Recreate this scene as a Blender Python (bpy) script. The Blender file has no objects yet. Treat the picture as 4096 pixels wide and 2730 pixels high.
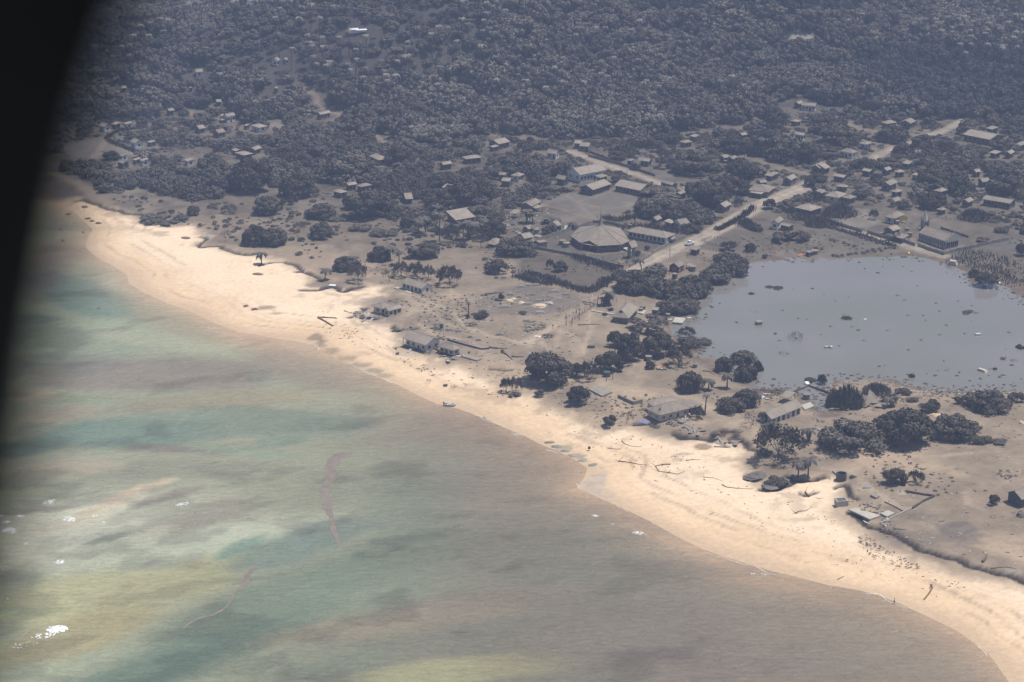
import bpy, math, random
import numpy as np
from mathutils import Vector, Matrix

# ------------------------------------------------------------------ camera, world, sun, exposure
SC = bpy.context.scene
COL = SC.collection
CAM_H = 285.0
PITCH = math.radians(18.3)
FPX = 9600.0            # focal length in pixels of the 4096 px wide photograph
cd = bpy.data.cameras.new("camera")
cam = bpy.data.objects.new("camera", cd)
COL.objects.link(cam)
cam.location = (0, 0, CAM_H)
cam.rotation_euler = (math.radians(90) - PITCH, 0, 0)
cd.sensor_width = 36.0
cd.lens = FPX / 4096 * 36.0
cd.clip_start = 0.05
cd.clip_end = 40000
cd.dof.use_dof = True
cd.dof.focus_distance = 950
cd.dof.aperture_fstop = 3.2
SC.camera = cam

SUN = Vector((0.33, 0.07, 0.94)).normalized()       # towards the sun
W = bpy.data.worlds.new("World")
SC.world = W
W.use_nodes = True
wn = W.node_tree
bg = wn.nodes["Background"]
sky = wn.nodes.new("ShaderNodeTexSky")
sky.sky_type = 'NISHITA'
sky.sun_disc = False
sky.sun_elevation = math.asin(SUN.z)
sky.sun_rotation = math.atan2(SUN.x, SUN.y)
sky.dust_density = 1.5
bg.inputs[1].default_value = 0.085
wn.links.new(sky.outputs[0], bg.inputs[0])
sl = bpy.data.lights.new("sun", 'SUN')
sl.energy = 4.5
sl.angle = math.radians(0.53)
sl.color = (1.0, 0.95, 0.87)
sun = bpy.data.objects.new("sun", sl)
COL.objects.link(sun)
sun.rotation_euler = SUN.to_track_quat('Z', 'Y').to_euler()
SC.view_settings.view_transform = 'Standard'
SC.view_settings.look = 'None'
SC.view_settings.gamma = 1
SC.view_settings.use_curve_mapping = False
SC.view_settings.exposure = 0.13
SC.cycles.max_bounces = 5
SC.cycles.diffuse_bounces = 2
SC.cycles.glossy_bounces = 2
SC.cycles.volume_bounces = 0
SC.cycles.transparent_max_bounces = 4

rng = np.random.default_rng(11)
rnd = random.Random(5)

# ------------------------------------------------------------------ picture -> place
REG = {'A': (200, 0, 2.136), 'B': (1200, 0, 2.136), 'C': (2200, 0, 2.136), 'D': (3100, 0, 2.361),
       'E': (200, 600, 2.136), 'G': (1200, 600, 2.351), 'H': (2100, 600, 2.351), 'I': (3096, 600, 2.351),
       'J': (1200, 1150, 2.351), 'K': (2100, 1150, 2.351), 'L': (3096, 1150, 2.351), 'M': (3096, 1800, 2.351),
       'N': (2200, 1700, 2.136), 'P': (1560, 1240, 5.8725), 'Q': (2480, 1540, 2.941), 'R': (2200, 860, 3.92),
       'S': (0, 1200, 1.568), 'U': (0, 1900, 1.889), 'F': (0, 0, 1.0), 'V': (0, 0, 1 / 1.741)}
def px(reg, p):
    ox, oy, s = REG[reg]
    return (ox + p[0] / s, oy + p[1] / s)
def pxs(reg, pts): return [px(reg, p) for p in pts]
CP, SP = math.cos(PITCH), math.sin(PITCH)
def rays(P):
    P = np.atleast_2d(np.asarray(P, float))
    u = (P[:, 0] - 2048) / FPX; v = (P[:, 1] - 1365) / FPX
    # camera basis: right x, forward (0,CP,-SP), down (0,-SP,-CP)
    d = np.stack([u, CP - v * SP, -SP - v * CP], 1)
    return d
def plane(P, z=0.0):
    d = rays(P); t = (z - CAM_H) / d[:, 2]
    return np.stack([d[:, 0] * t, d[:, 1] * t], 1)
def proj(x, y, z):
    zz = z - CAM_H
    f = y * CP - zz * SP; dn = -y * SP - zz * CP
    return 2048 + FPX * x / f, 1365 + FPX * dn / f, f

# ------------------------------------------------------------------ noise and distances
_perm = rng.random((256, 256)).astype(np.float32)
def vnoise(x, y):
    xi = np.floor(x).astype(np.int64); yi = np.floor(y).astype(np.int64)
    fx = x - xi; fy = y - yi
    fx = fx * fx * (3 - 2 * fx); fy = fy * fy * (3 - 2 * fy)
    a = _perm[xi & 255, yi & 255]; b = _perm[(xi + 1) & 255, yi & 255]
    c = _perm[xi & 255, (yi + 1) & 255]; d = _perm[(xi + 1) & 255, (yi + 1) & 255]
    return (a * (1 - fx) + b * fx) * (1 - fy) + (c * (1 - fx) + d * fx) * fy
def fbm(x, y, s, o=4, seed=0.0):
    r = 0; a = 0.5; x = x / s + seed * 17.3; y = y / s + seed * 9.1
    for _ in range(o):
        r = r + a * vnoise(x, y); x = x * 2.03 + 5.1; y = y * 2.03 + 3.7; a *= 0.5
    return r / (1 - 0.5 ** o) - 0.5
def sstep(a, b, x):
    t = np.clip((x - a) / (b - a), 0, 1); return t * t * (3 - 2 * t)
def polydist(x, y, pts, closed=False, far=None):
    pts = np.asarray(pts, float); n = len(pts); best = np.full(x.shape, 1e9)
    if far is not None:
        m = (x > pts[:, 0].min() - far) & (x < pts[:, 0].max() + far) & (y > pts[:, 1].min() - far) & (y < pts[:, 1].max() + far)
        if m.any(): best[m] = polydist(x[m], y[m], pts, closed)
        return best
    for i in range(n if closed else n - 1):
        a = pts[i]; b = pts[(i + 1) % n]; d = b - a; L = d @ d
        t = np.clip(((x - a[0]) * d[0] + (y - a[1]) * d[1]) / max(L, 1e-9), 0, 1)
        q = (x - a[0] - t * d[0]) ** 2 + (y - a[1] - t * d[1]) ** 2
        np.minimum(best, q, out=best)
    return np.sqrt(best)
def inside(x, y, pts):
    pts = np.asarray(pts, float); r = np.zeros(np.shape(x), bool); n = len(pts)
    for i in range(n):
        x0, y0 = pts[i]; x1, y1 = pts[(i + 1) % n]
        if y0 == y1: continue
        c = (y0 > y) != (y1 > y)
        r ^= c & (x < (x1 - x0) * (y - y0) / (y1 - y0) + x0)
    return r
def smooth_line(pts, n=4):
    P = np.asarray(pts, float); out = []
    for i in range(len(P) - 1):
        p0 = P[max(i - 1, 0)]; p1 = P[i]; p2 = P[i + 1]; p3 = P[min(i + 2, len(P) - 1)]
        for k in range(n):
            t = k / n
            out.append(0.5 * ((2 * p1) + (-p0 + p2) * t + (2 * p0 - 5 * p1 + 4 * p2 - p3) * t * t + (-p0 + 3 * p1 - 3 * p2 + p3) * t ** 3))
    out.append(P[-1]); return np.array(out)

# ------------------------------------------------------------------ the lie of the land
SHORE_PX = [(-2500, 690), (-600, 740), (-100, 770), (150, 795), (237, 811), (300, 850), (340, 890), (373, 918), (350, 956), (342, 989), (387, 1031), (462, 1068), (509, 1101), (518, 1134),
    (575, 1171), (668, 1213), (762, 1245), (850, 1290), (960, 1330), (1100, 1352), (1253, 1378), (1297, 1410), (1362, 1439), (1438, 1473), (1519, 1512), (1604, 1546), (1668, 1580),
    (1753, 1618), (1817, 1631), (1881, 1652), (1944, 1677), (2008, 1707), (2093, 1741), (2157, 1775), (2247, 1812), (2294, 1836), (2350, 1873), (2338, 1911), (2308, 1953),
    (2354, 1972), (2425, 2004), (2481, 2028), (2598, 2084), (2706, 2145), (2809, 2196), (2902, 2229), (2996, 2257), (3090, 2285), (3181, 2306), (3309, 2340), (3436, 2361),
    (3521, 2383), (3585, 2408), (3649, 2438), (3713, 2467), (3830, 2524), (3952, 2612), (4039, 2730), (4150, 2900), (4300, 3200), (4500, 3900)]
ASH_PX = [(-2500, 660), (-300, 740), (200, 790), (317, 785), (387, 811), (443, 834), (528, 862), (574, 881), (668, 904), (780, 900), (823, 951), (794, 979), (879, 989), (949, 1012), (1005, 1021),
    (1136, 1045), (1230, 1087), (1255, 1150), (1379, 1157), (1438, 1140), (1532, 1149), (1519, 1183), (1464, 1222), (1404, 1265), (1480, 1290), (1562, 1307), (1591, 1345), (1575, 1384),
    (1625, 1414), (1710, 1436), (1838, 1460), (1902, 1490), (1987, 1533), (2100, 1572), (2185, 1622), (2313, 1680), (2398, 1712), (2525, 1720), (2653, 1762), (2738, 1780),
    (2844, 1770), (2990, 1794), (2960, 1880), (3000, 1930), (3066, 1956), (3160, 1928), (3220, 1915), (3309, 1919), (3351, 1945), (3334, 2038), (3326, 2072), (3394, 2106), (3479, 2166), (3564, 2204),
    (3691, 2259), (3819, 2298), (3947, 2323), (4096, 2370), (4400, 2450), (5500, 2900)]
LAKE_PX = [(2789, 1212), (2797, 1187), (2861, 1136), (2908, 1127), (2951, 1089), (2993, 1060), (3020, 1045), (3096, 1038), (3138, 1030), (3224, 1038), (3309, 1032), (3394, 1034),
    (3479, 1030), (3628, 1021), (3691, 1030), (3777, 1051), (3840, 1072), (3883, 1102), (3904, 1136), (3989, 1140), (4032, 1157), (4096, 1204), (4300, 1260), (4600, 1400),
    (4500, 1580), (4096, 1558), (3904, 1563), (3777, 1567), (3713, 1558), (3606, 1546), (3564, 1524), (3458, 1516), (3340, 1520), (3325, 1575), (3335, 1618), (3309, 1660),
    (3266, 1643), (3240, 1614), (3224, 1575), (3173, 1567), (3121, 1554), (3045, 1580), (3023, 1558), (3006, 1541), (2951, 1533), (2920, 1480), (2861, 1441), (2798, 1443), (2780, 1422),
    (2806, 1392), (2738, 1371), (2695, 1340), (2683, 1312), (2691, 1295), (2751, 1276), (2780, 1278), (2802, 1252)]
SHORE = plane(SHORE_PX, 0.0)
ASH = plane(ASH_PX, 2.3)
LAKE = plane(LAKE_PX, 1.2)
LAND = np.vstack([SHORE, [(9000, 100), (9000, 9000), (-9000, 9000), (-9000, SHORE[0, 1])]])
LANDASH = np.vstack([ASH, [(9000, 300), (9000, 9000), (-9000, 9000), (-9000, ASH[0, 1])]])

def axis(a, b, step, lo, hi):
    mid = list(np.arange(a, b + step, step)); s = step; v = mid[-1]; up = []
    while v < hi: s = min(s * 1.35, 600); v += s; up.append(v)
    s = step; v = mid[0]; dn = []
    while v > lo: s = min(s * 1.35, 600); v -= s; dn.append(v)
    return np.array(dn[::-1] + mid + up)
GX = axis(-345, 345, 1.15, -6500, 6500)
GY = axis(575, 1500, 1.45, -1200, 9000)
XX, YY = np.meshgrid(GX, GY, indexing='ij')
near = (np.abs(XX) < 900) & (YY < 1700) & (YY > 400)

def height(x, y):
    s = np.where(inside(x, y, LAND), 1, -1) * polydist(x, y, SHORE)
    a = polydist(x, y, ASH, far=60)
    ia = inside(x, y, LANDASH)
    z = np.where(s > 0, np.minimum(0.075 * s, 2.0), np.maximum(0.05 * s, -6))
    up = np.where(ia, np.minimum(a, 14), 0)
    z = z + np.where(ia & (s > 0), 0.35 * sstep(0, 1.2, up) + 0.05 * up, 0)
    inland = sstep(20, 90, s)
    z = z + inland * 0.5 * fbm(x, y, 40, 4, 1) + sstep(8, 30, s) * 0.35 * fbm(x, y, 9, 3, 2)
    # flanks and hills behind the village
    rise = np.clip(y - 1235, 0, 900)
    z = z + 0.055 * rise + 0.02 * np.clip(y - 2100, 0, 6000)
    wl = np.exp(-((x + 60) / 130) ** 2)
    z = z + 30 * np.exp(-((x + 88) / 105) ** 2 - ((y - 1312) / 50) ** 2)
    z = z + 20 * np.exp(-((x + 10) / 70) ** 2 - ((y - 1345) / 50) ** 2)
    z = z + 22 * np.exp(-((x - 112) / 95) ** 2 - ((y - 1365) / 50) ** 2)
    z = z + 10 * np.exp(-((x - 190) / 70) ** 2 - ((y - 1400) / 60) ** 2)
    z = z - 9 * np.exp(-((x - 230) / 70) ** 2 - ((y - 1330) / 45) ** 2)
    z = z + 9 * np.exp(-((x + 230) / 90) ** 2 - ((y - 1330) / 80) ** 2)
    z = z + sstep(1220, 1330, y) * (26 * fbm(x, y, 120, 3, 3) + 5 * fbm(x, y, 35, 2, 14))
    # lake basin
    ex = x + 7 * fbm(x, y, 9, 4, 15); ey = y + 10 * fbm(x, y, 9, 4, 16)
    dl = polydist(ex, ey, LAKE, closed=True, far=60)
    il = inside(ex, ey, LAKE)
    z = np.where(il, np.maximum(1.2 - 0.06 * dl, 0.35), np.where(dl < 40, np.minimum(z, 1.24 + 0.075 * dl + 0.2 * fbm(x, y, 7, 3, 4)), z))
    return z
ZZ = np.where(YY < 500, -6.0, 3.0) * np.ones_like(XX)
m_ = (YY > -1300)
ZZ = height(XX, YY)
# low broken scarps where the wave cut the ash layer: (region, points, half width m, drop m)
SCARPS = [('M', [(700, 590), (760, 650), (880, 720), (1000, 735), (1040, 780), (1200, 850), (1350, 920), (1600, 1000), (1720, 1030), (1850, 1100), (2100, 1160), (2350, 1240), (2600, 1330)], 1.0),
    ('N', [(1040, 80), (1100, 108), (1230, 112), (1370, 130), (1400, 105), (1420, 80), (1500, 55), (1600, 70)], 0.95),
    ('N', [(1550, 110), (1650, 150), (1720, 200), (1780, 230), (1850, 260)], 0.95),
    ('K', [(1000, 1300), (1150, 1293), (1250, 1318)], 0.8), ('K', [(1370, 1380), (1500, 1400), (1600, 1420)], 0.6),
    ('E', [(1270, 740), (1330, 755), (1280, 820), (1440, 820), (1500, 850), (1640, 890), (1750, 890)], .7),
    ('E', [(1800, 970), (1900, 955), (2000, 950), (2100, 985), (2200, 1040), (2280, 1080)], .7),
    ('E', [(0, 440), (150, 430), (260, 400), (420, 450), (560, 510), (700, 540), (820, 560)], .7),
    ('N', [(2000, 440), (2100, 465), (2200, 470), (2350, 450)], 0.8), ('N', [(1820, 545), (1880, 560), (1950, 545), (2040, 490)], 0.9), ('N', [(1660, 430), (1720, 470), (1800, 480)], 0.6),
    ('J', [(870, 370), (930, 412), (1000, 400), (1100, 392)], 0.9), ('J', [(1770, 765), (1900, 792), (1960, 790)], 0.6), ('J', [(560, 270), (640, 285), (700, 300)], 1.1), ('J', [(480, 270), (560, 230), (600, 190)], .7),
    ('M', [(680, 330), (700, 400), (700, 450), (770, 480)], 0.7), ('M', [(280, 400), (340, 430), (400, 390)], 0.6), ('M', [(570, 340), (620, 330), (680, 360)], 0.6),
    ('G', [(0, 1310), (150, 1310), (300, 1290), (420, 1320), (560, 1280)], .9), ('G', [(0, 1130), (100, 1150), (200, 1240)], .8)]
SC_W = [(smooth_line(plane(pxs(r, p), 2.3), 5), w) for r, p, w in SCARPS]
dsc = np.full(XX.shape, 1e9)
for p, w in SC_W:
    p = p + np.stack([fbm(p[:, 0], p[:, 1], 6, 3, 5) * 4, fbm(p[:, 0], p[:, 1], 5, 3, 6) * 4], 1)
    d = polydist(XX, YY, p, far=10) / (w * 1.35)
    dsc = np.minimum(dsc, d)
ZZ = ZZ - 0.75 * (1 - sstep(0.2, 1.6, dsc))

def hz(x, y):
    x = np.asarray(x, float); y = np.asarray(y, float)
    i = np.clip(np.searchsorted(GX, x) - 1, 0, len(GX) - 2); j = np.clip(np.searchsorted(GY, y) - 1, 0, len(GY) - 2)
    fx = np.clip((x - GX[i]) / (GX[i + 1] - GX[i]), 0, 1); fy = np.clip((y - GY[j]) / (GY[j + 1] - GY[j]), 0, 1)
    return (ZZ[i, j] * (1 - fx) + ZZ[i + 1, j] * fx) * (1 - fy) + (ZZ[i, j + 1] * (1 - fx) + ZZ[i + 1, j + 1] * fx) * fy
_T = np.linspace(560, 1900, 900)
def gp(P, off=0.0, water=True):
    """first point where the rays of the pixels P meet the ground raised by off"""
    d = rays(P); out = []
    for q in d:
        k = _T / q[1]; x = q[0] * k; z = CAM_H + q[2] * k
        g = hz(x, _T)
        if water: g = np.maximum(g, 0)
        e = z - g - off
        w = np.nonzero(e <= 0)[0]
        i = w[0] if len(w) else len(_T) - 1
        if i == 0: y = _T[0]
        else:
            a, b = e[i - 1], e[i]; y = _T[i - 1] + (_T[i] - _T[i - 1]) * (a / (a - b) if a != b else 0)
        x = q[0] * y / q[1]
        out.append((x, y, float(max(hz(x, y), 0 if water else -9))))
    return np.array(out)
def G1(reg, p, off=0.0): return gp([px(reg, p)], off)[0]
def ppm(x, y, z=2.0): return FPX / proj(x, y, z)[2]

# ------------------------------------------------------------------ object helpers
def tag(o, label=None, cat=None, group=None, kind=None):
    if label: o['label'] = label
    if cat: o['category'] = cat
    if group: o['group'] = group
    if kind: o['kind'] = kind
    elif cat: o['kind'] = 'thing'
    return o
def empty(name, loc, rz=0.0, scale=1.0, label=None, cat=None, group=None):
    o = bpy.data.objects.new(name, None); COL.objects.link(o)
    o.location = loc; o.rotation_euler = (0, 0, rz)
    o.scale = (scale,) * 3 if not hasattr(scale, '__len__') else scale
    o.empty_display_size = 0.5
    return tag(o, label, cat, group)
def link(name, me, parent=None, loc=None, rz=None):
    o = bpy.data.objects.new(name, me); COL.objects.link(o)
    if parent is not None: o.parent = parent
    if loc is not None: o.location = loc
    if rz is not None: o.rotation_euler = (0, 0, rz)
    return o
class MB:
    def __init__(s): s.v = []; s.f = []; s.mi = []; s.cur = 0
    def face(s, pts, mi=None):
        b = len(s.v); s.v += [tuple(p) for p in pts]; s.f.append(list(range(b, b + len(pts)))); s.mi.append(s.cur if mi is None else mi)
    def box(s, c, d, rz=0.0, rx=0.0, ry=0.0, taper=1.0):
        M = Matrix.Translation(c) @ Matrix.Rotation(rz, 4, 'Z') @ Matrix.Rotation(ry, 4, 'Y') @ Matrix.Rotation(rx, 4, 'X')
        b = len(s.v)
        for z in (-.5, .5):
            t = taper if z > 0 else 1
            for x, y in ((-.5, -.5), (.5, -.5), (.5, .5), (-.5, .5)):
                s.v.append(tuple(M @ Vector((x * d[0] * t, y * d[1] * t, z * d[2]))))
        for q in ((0, 3, 2, 1), (4, 5, 6, 7), (0, 1, 5, 4), (1, 2, 6, 5), (2, 3, 7, 6), (3, 0, 4, 7)):
            s.f.append([b + i for i in q]); s.mi.append(s.cur)
        return s
    def tube(s, pts, rad, n=6, cap=True):
        P = [Vector(p) for p in pts]; R = rad if hasattr(rad, '__len__') else [rad] * len(P); rings = []
        for i, p in enumerate(P):
            t = (P[min(i + 1, len(P) - 1)] - P[max(i - 1, 0)]).normalized()
            a = t.orthogonal().normalized() if i == 0 else (a - t * a.dot(t)).normalized()
            c = t.cross(a); b = len(s.v)
            for k in range(n):
                w = 2 * math.pi * k / n; s.v.append(tuple(p + (a * math.cos(w) + c * math.sin(w)) * R[i]))
            rings.append(b)
        for i in range(len(rings) - 1):
            for k in range(n):
                s.f.append([rings[i] + k, rings[i] + (k + 1) % n, rings[i + 1] + (k + 1) % n, rings[i + 1] + k]); s.mi.append(s.cur)
        if cap:
            s.f.append([rings[0] + k for k in range(n)][::-1]); s.mi.append(s.cur)
            s.f.append([rings[-1] + k for k in range(n)]); s.mi.append(s.cur)
        return s
    def lathe(s, c, prof, n=14):
        b0 = None
        for (r, z) in prof:
            b = len(s.v)
            for k in range(n):
                w = 2 * math.pi * k / n; s.v.append((c[0] + r * math.cos(w), c[1] + r * math.sin(w), c[2] + z))
            if b0 is not None:
                for k in range(n): s.f.append([b0 + k, b0 + (k + 1) % n, b + (k + 1) % n, b + k]); s.mi.append(s.cur)
            b0 = b
        s.f.append([b0 + k for k in range(n)]); s.mi.append(s.cur)
        return s
    def mesh(s, name, mats, smooth=False):
        me = bpy.data.meshes.new(name); me.from_pydata(s.v, [], s.f)
        for m in (mats if isinstance(mats, (list, tuple)) else [mats]): me.materials.append(m)
        if any(s.mi): me.polygons.foreach_set('material_index', s.mi)
        if smooth: me.polygons.foreach_set('use_smooth', [True] * len(s.f))
        me.update(); return me
    def build(s, name, mats, parent=None, loc=None, rz=None, smooth=False):
        return link(name, s.mesh(name, mats, smooth), parent, loc, rz)
def np_mesh(name, V, Q, mats, smooth=False):
    """V (n,3), Q (m,k) index array"""
    me = bpy.data.meshes.new(name); V = np.asarray(V, np.float32); Q = np.asarray(Q, np.int32); k = Q.shape[1]
    me.vertices.add(len(V)); me.vertices.foreach_set('co', V.ravel())
    me.loops.add(Q.size); me.loops.foreach_set('vertex_index', Q.ravel())
    me.polygons.add(len(Q)); me.polygons.foreach_set('loop_start', np.arange(0, Q.size, k, dtype=np.int32))
    try: me.polygons.foreach_set('loop_total', np.full(len(Q), k, np.int32))
    except Exception: pass
    if smooth: me.polygons.foreach_set('use_smooth', np.ones(len(Q), bool))
    for m in (mats if isinstance(mats, (list, tuple)) else [mats]): me.materials.append(m)
    me.update(calc_edges=True); me.validate(); return me

# ------------------------------------------------------------------ materials
def mat(name, col, rough=0.85, var=0.18, scale=1.5, spec=0.25, metal=0.0, rand=0.0, bump=0.0, up=None, attr=False, patch=0.0, detail=6):
    m = bpy.data.materials.new(name); m.use_nodes = True; nt = m.node_tree; N = nt.nodes; Lk = nt.links
    b = N["Principled BSDF"]; b.inputs['Roughness'].default_value = rough; b.inputs['Metallic'].default_value = metal
    b.inputs['Specular IOR Level'].default_value = spec
    tc = N.new("ShaderNodeTexCoord"); geo = N.new("ShaderNodeNewGeometry")
    no = N.new("ShaderNodeTexNoise"); no.inputs['Scale'].default_value = scale; no.inputs['Detail'].default_value = detail
    no.inputs['Roughness'].default_value = 0.65
    Lk.new(tc.outputs['Object'], no.inputs['Vector'])
    mr = N.new("ShaderNodeMapRange"); mr.inputs[1].default_value = 0.3; mr.inputs[2].default_value = 0.7
    mr.inputs[3].default_value = 1 - var; mr.inputs[4].default_value = 1 + var
    Lk.new(no.outputs['Fac'], mr.inputs[0])
    src = None
    if attr:
        a = N.new("ShaderNodeVertexColor"); a.layer_name = 'tint'; src = a.outputs['Color']
    else:
        c = N.new("ShaderNodeRGB"); c.outputs[0].default_value = (*col, 1); src = c.outputs[0]
    if up is not None:      # dust that settled on upward faces
        sx = N.new("ShaderNodeSeparateXYZ"); Lk.new(geo.outputs['Normal'], sx.inputs[0])
        ab = N.new("ShaderNodeMath"); ab.operation = 'ABSOLUTE'; Lk.new(sx.outputs['Z'], ab.inputs[0])
        mr2 = N.new("ShaderNodeMapRange"); mr2.inputs[1].default_value = 0.25; mr2.inputs[2].default_value = 0.95
        mr2.inputs[3].default_value = 0.0; mr2.inputs[4].default_value = 0.85; Lk.new(ab.outputs[0], mr2.inputs[0])
        mx = N.new("ShaderNodeMix"); mx.data_type = 'RGBA'; Lk.new(mr2.outputs[0], mx.inputs[0]); Lk.new(src, mx.inputs[6]); mx.inputs[7].default_value = (*up, 1); src = mx.outputs[2]
    vm = N.new("ShaderNodeVectorMath"); vm.operation = 'SCALE'; Lk.new(src, vm.inputs[0]); Lk.new(mr.outputs[0], vm.inputs[3]); src = vm.outputs[0]
    if patch:       # neighbouring plants share their tone: slow change over the land
        oi = N.new("ShaderNodeObjectInfo"); pn = N.new("ShaderNodeTexNoise"); pn.inputs['Scale'].default_value = .018; pn.inputs['Detail'].default_value = 3; Lk.new(oi.outputs['Location'], pn.inputs['Vector'])
        m4 = N.new("ShaderNodeMapRange"); m4.inputs[1].default_value = .35; m4.inputs[2].default_value = .65; m4.inputs[3].default_value = 1 - patch; m4.inputs[4].default_value = 1 + patch; Lk.new(pn.outputs['Fac'], m4.inputs[0])
        v4 = N.new("ShaderNodeVectorMath"); v4.operation = 'SCALE'; Lk.new(src, v4.inputs[0]); Lk.new(m4.outputs[0], v4.inputs[3]); src = v4.outputs[0]
    if rand:
        oi = N.new("ShaderNodeObjectInfo"); m3 = N.new("ShaderNodeMapRange"); m3.inputs[3].default_value = 1 - rand; m3.inputs[4].default_value = 1 + rand
        Lk.new(oi.outputs['Random'], m3.inputs[0]); v2 = N.new("ShaderNodeVectorMath"); v2.operation = 'SCALE'; Lk.new(src, v2.inputs[0]); Lk.new(m3.outputs[0], v2.inputs[3]); src = v2.outputs[0]
    Lk.new(src, b.inputs['Base Color'])
    if bump:
        bp = N.new("ShaderNodeBump"); bp.inputs['Strength'].default_value = 1.0; bp.inputs['Distance'].default_value = bump
        Lk.new(no.outputs['Fac'], bp.inputs['Height']); Lk.new(bp.outputs[0], b.inputs['Normal'])
    return m
M = {}
M['roof'] = mat('ash_covered_roofing', (0.255, 0.218, 0.18), 0.9, 0.2, 0.5, 0.15, rand=0.14)
M['rooflight'] = mat('bare_metal_roofing', (0.42, 0.40, 0.38), 0.6, 0.15, 0.6, 0.4, rand=0.05)
M['wall'] = mat('dusty_grey_wall', (0.16, 0.15, 0.145), 0.9, 0.2, 0.8, rand=0.2)
M['white'] = mat('white_painted_wall', (0.62, 0.61, 0.60), 0.8, 0.16, 0.6, rand=0.06)
M['cream'] = mat('cream_wall', (0.50, 0.45, 0.37), 0.85, 0.18, 0.6)
M['red'] = mat('dark_red_boards', (0.17, 0.045, 0.06), 0.8, 0.15, 0.9)
M['blue'] = mat('blue_painted_plinth', (0.06, 0.08, 0.18), 0.8, 0.3, 0.8)
M['timber'] = mat('weathered_timber', (0.16, 0.125, 0.10), 0.9, 0.3, 2.0)
M['darkwood'] = mat('brown_window_timber', (0.10, 0.045, 0.03), 0.8, 0.2, 2.0)
M['glass'] = mat('dark_window_glass', (0.02, 0.022, 0.026), 0.15, 0.1, 1.0, 0.5)
M['concrete'] = mat('ashy_concrete', (0.25, 0.225, 0.20), 0.9, 0.2, 0.7, rand=0.1)
M['palecon'] = mat('pale_concrete', (0.42, 0.39, 0.34), 0.9, 0.15, 0.5)
M['rubble'] = mat('rubble_of_ash_and_boards', (0.15, 0.135, 0.12), 0.95, 0.3, 1.4, rand=0.3)
M['tank'] = mat('grey_tank_concrete', (0.20, 0.185, 0.17), 0.85, 0.2, 1.0)
M['greytank'] = mat('dark_green_tank', (0.09, 0.10, 0.09), 0.8, 0.15, 1.0)
M['metal'] = mat('galvanised_metal', (0.30, 0.30, 0.30), 0.5, 0.1, 1.0, 0.5, 0.3)
M['leaf'] = mat('ash_dusted_leaves', (0.108, 0.095, 0.080), 1.0, 0.15, 0.5, 0.05, rand=0.2, patch=0.25, up=(0.20, 0.178, 0.152))
M['leafnear'] = mat('dusty_dark_leaves', (0.070, 0.062, 0.049), 1.0, 0.35, 3.0, 0.05, rand=0.25, up=(0.145, 0.128, 0.105))
M['leafdark'] = mat('dark_and_shade_toned_leaves', (0.050, 0.050, 0.048), 1.0, 0.2, 0.5, 0.05, rand=0.2, patch=0.2, up=(0.088, 0.086, 0.082))  # cloud shadow on the hills put into the leaf colour; dark crop rows share it
M['leafpale'] = mat('pale_dusted_leaves', (0.115, 0.10, 0.083), 1.0, 0.3, 1.2, 0.05, rand=0.25, up=(0.22, 0.195, 0.16))
M['frond'] = mat('dusty_palm_frond', (0.125, 0.115, 0.10), 0.9, 0.25, 1.0, 0.15, rand=0.35, up=(0.27, 0.245, 0.21))
M['frondnear'] = mat('dark_palm_frond', (0.062, 0.058, 0.05), 0.9, 0.25, 1.0, 0.15, rand=0.2, up=(0.16, 0.145, 0.125))
M['bark'] = mat('grey_bark', (0.10, 0.088, 0.078), 0.95, 0.3, 2.0, rand=0.2)
M['drift'] = mat('brown_driftwood', (0.19, 0.13, 0.085), 0.9, 0.3, 2.0, rand=0.25)
M['reed'] = mat('dry_reeds', (0.10, 0.09, 0.08), 0.95, 0.3, 2.0, 0.1, rand=0.25)
M['foam'] = mat('white_sea_foam', (0.80, 0.82, 0.82), 0.9, 0.1, 2.0)
M['pumice'] = mat('floating_pumice', (0.21, 0.178, 0.148), 0.95, 0.25, 0.25)
M['rock'] = mat('beach_rock', (0.26, 0.24, 0.19), 0.9, 0.25, 0.8, rand=0.15)
M['whitep'] = mat('white_plastic', (0.75, 0.76, 0.78), 0.5, 0.05, 2.0, 0.4)
M['rubber'] = mat('black_rubber', (0.02, 0.02, 0.02), 0.7, 0.1, 3.0)
M['boatgrey'] = mat('grey_inflatable_hull', (0.42, 0.45, 0.43), 0.5, 0.05, 2.0, 0.4)
M['skin'] = mat('brown_skin', (0.12, 0.06, 0.04), 0.7, 0.05, 5.0)
M['hair'] = mat('black_hair', (0.012, 0.01, 0.01), 0.8, 0.1, 8.0)
M['navy'] = mat('navy_cloth', (0.03, 0.04, 0.09), 0.9, 0.1, 5.0)
M['shirtw'] = mat('white_cloth', (0.7, 0.7, 0.68), 0.9, 0.05, 5.0)
M['shirtr'] = mat('red_cloth', (0.40, 0.06, 0.05), 0.9, 0.05, 5.0)
M['khaki'] = mat('khaki_cloth', (0.16, 0.13, 0.09), 0.9, 0.1, 5.0)
M['tarp'] = mat('blue_tarpaulin', (0.19, 0.19, 0.33), 0.7, 0.35, 0.9)
M['yellow'] = mat('yellow_paint', (0.75, 0.50, 0.05), 0.6, 0.1, 2.0)
M['orange'] = mat('orange_plastic', (0.70, 0.22, 0.06), 0.6, 0.1, 2.0)
M['green'] = mat('green_plastic', (0.10, 0.42, 0.22), 0.6, 0.1, 2.0)
M['frame'] = mat('black_cabin_trim', (0.0045, 0.0055, 0.0065), 0.9, 0.1, 20.0, 0.1)

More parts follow.
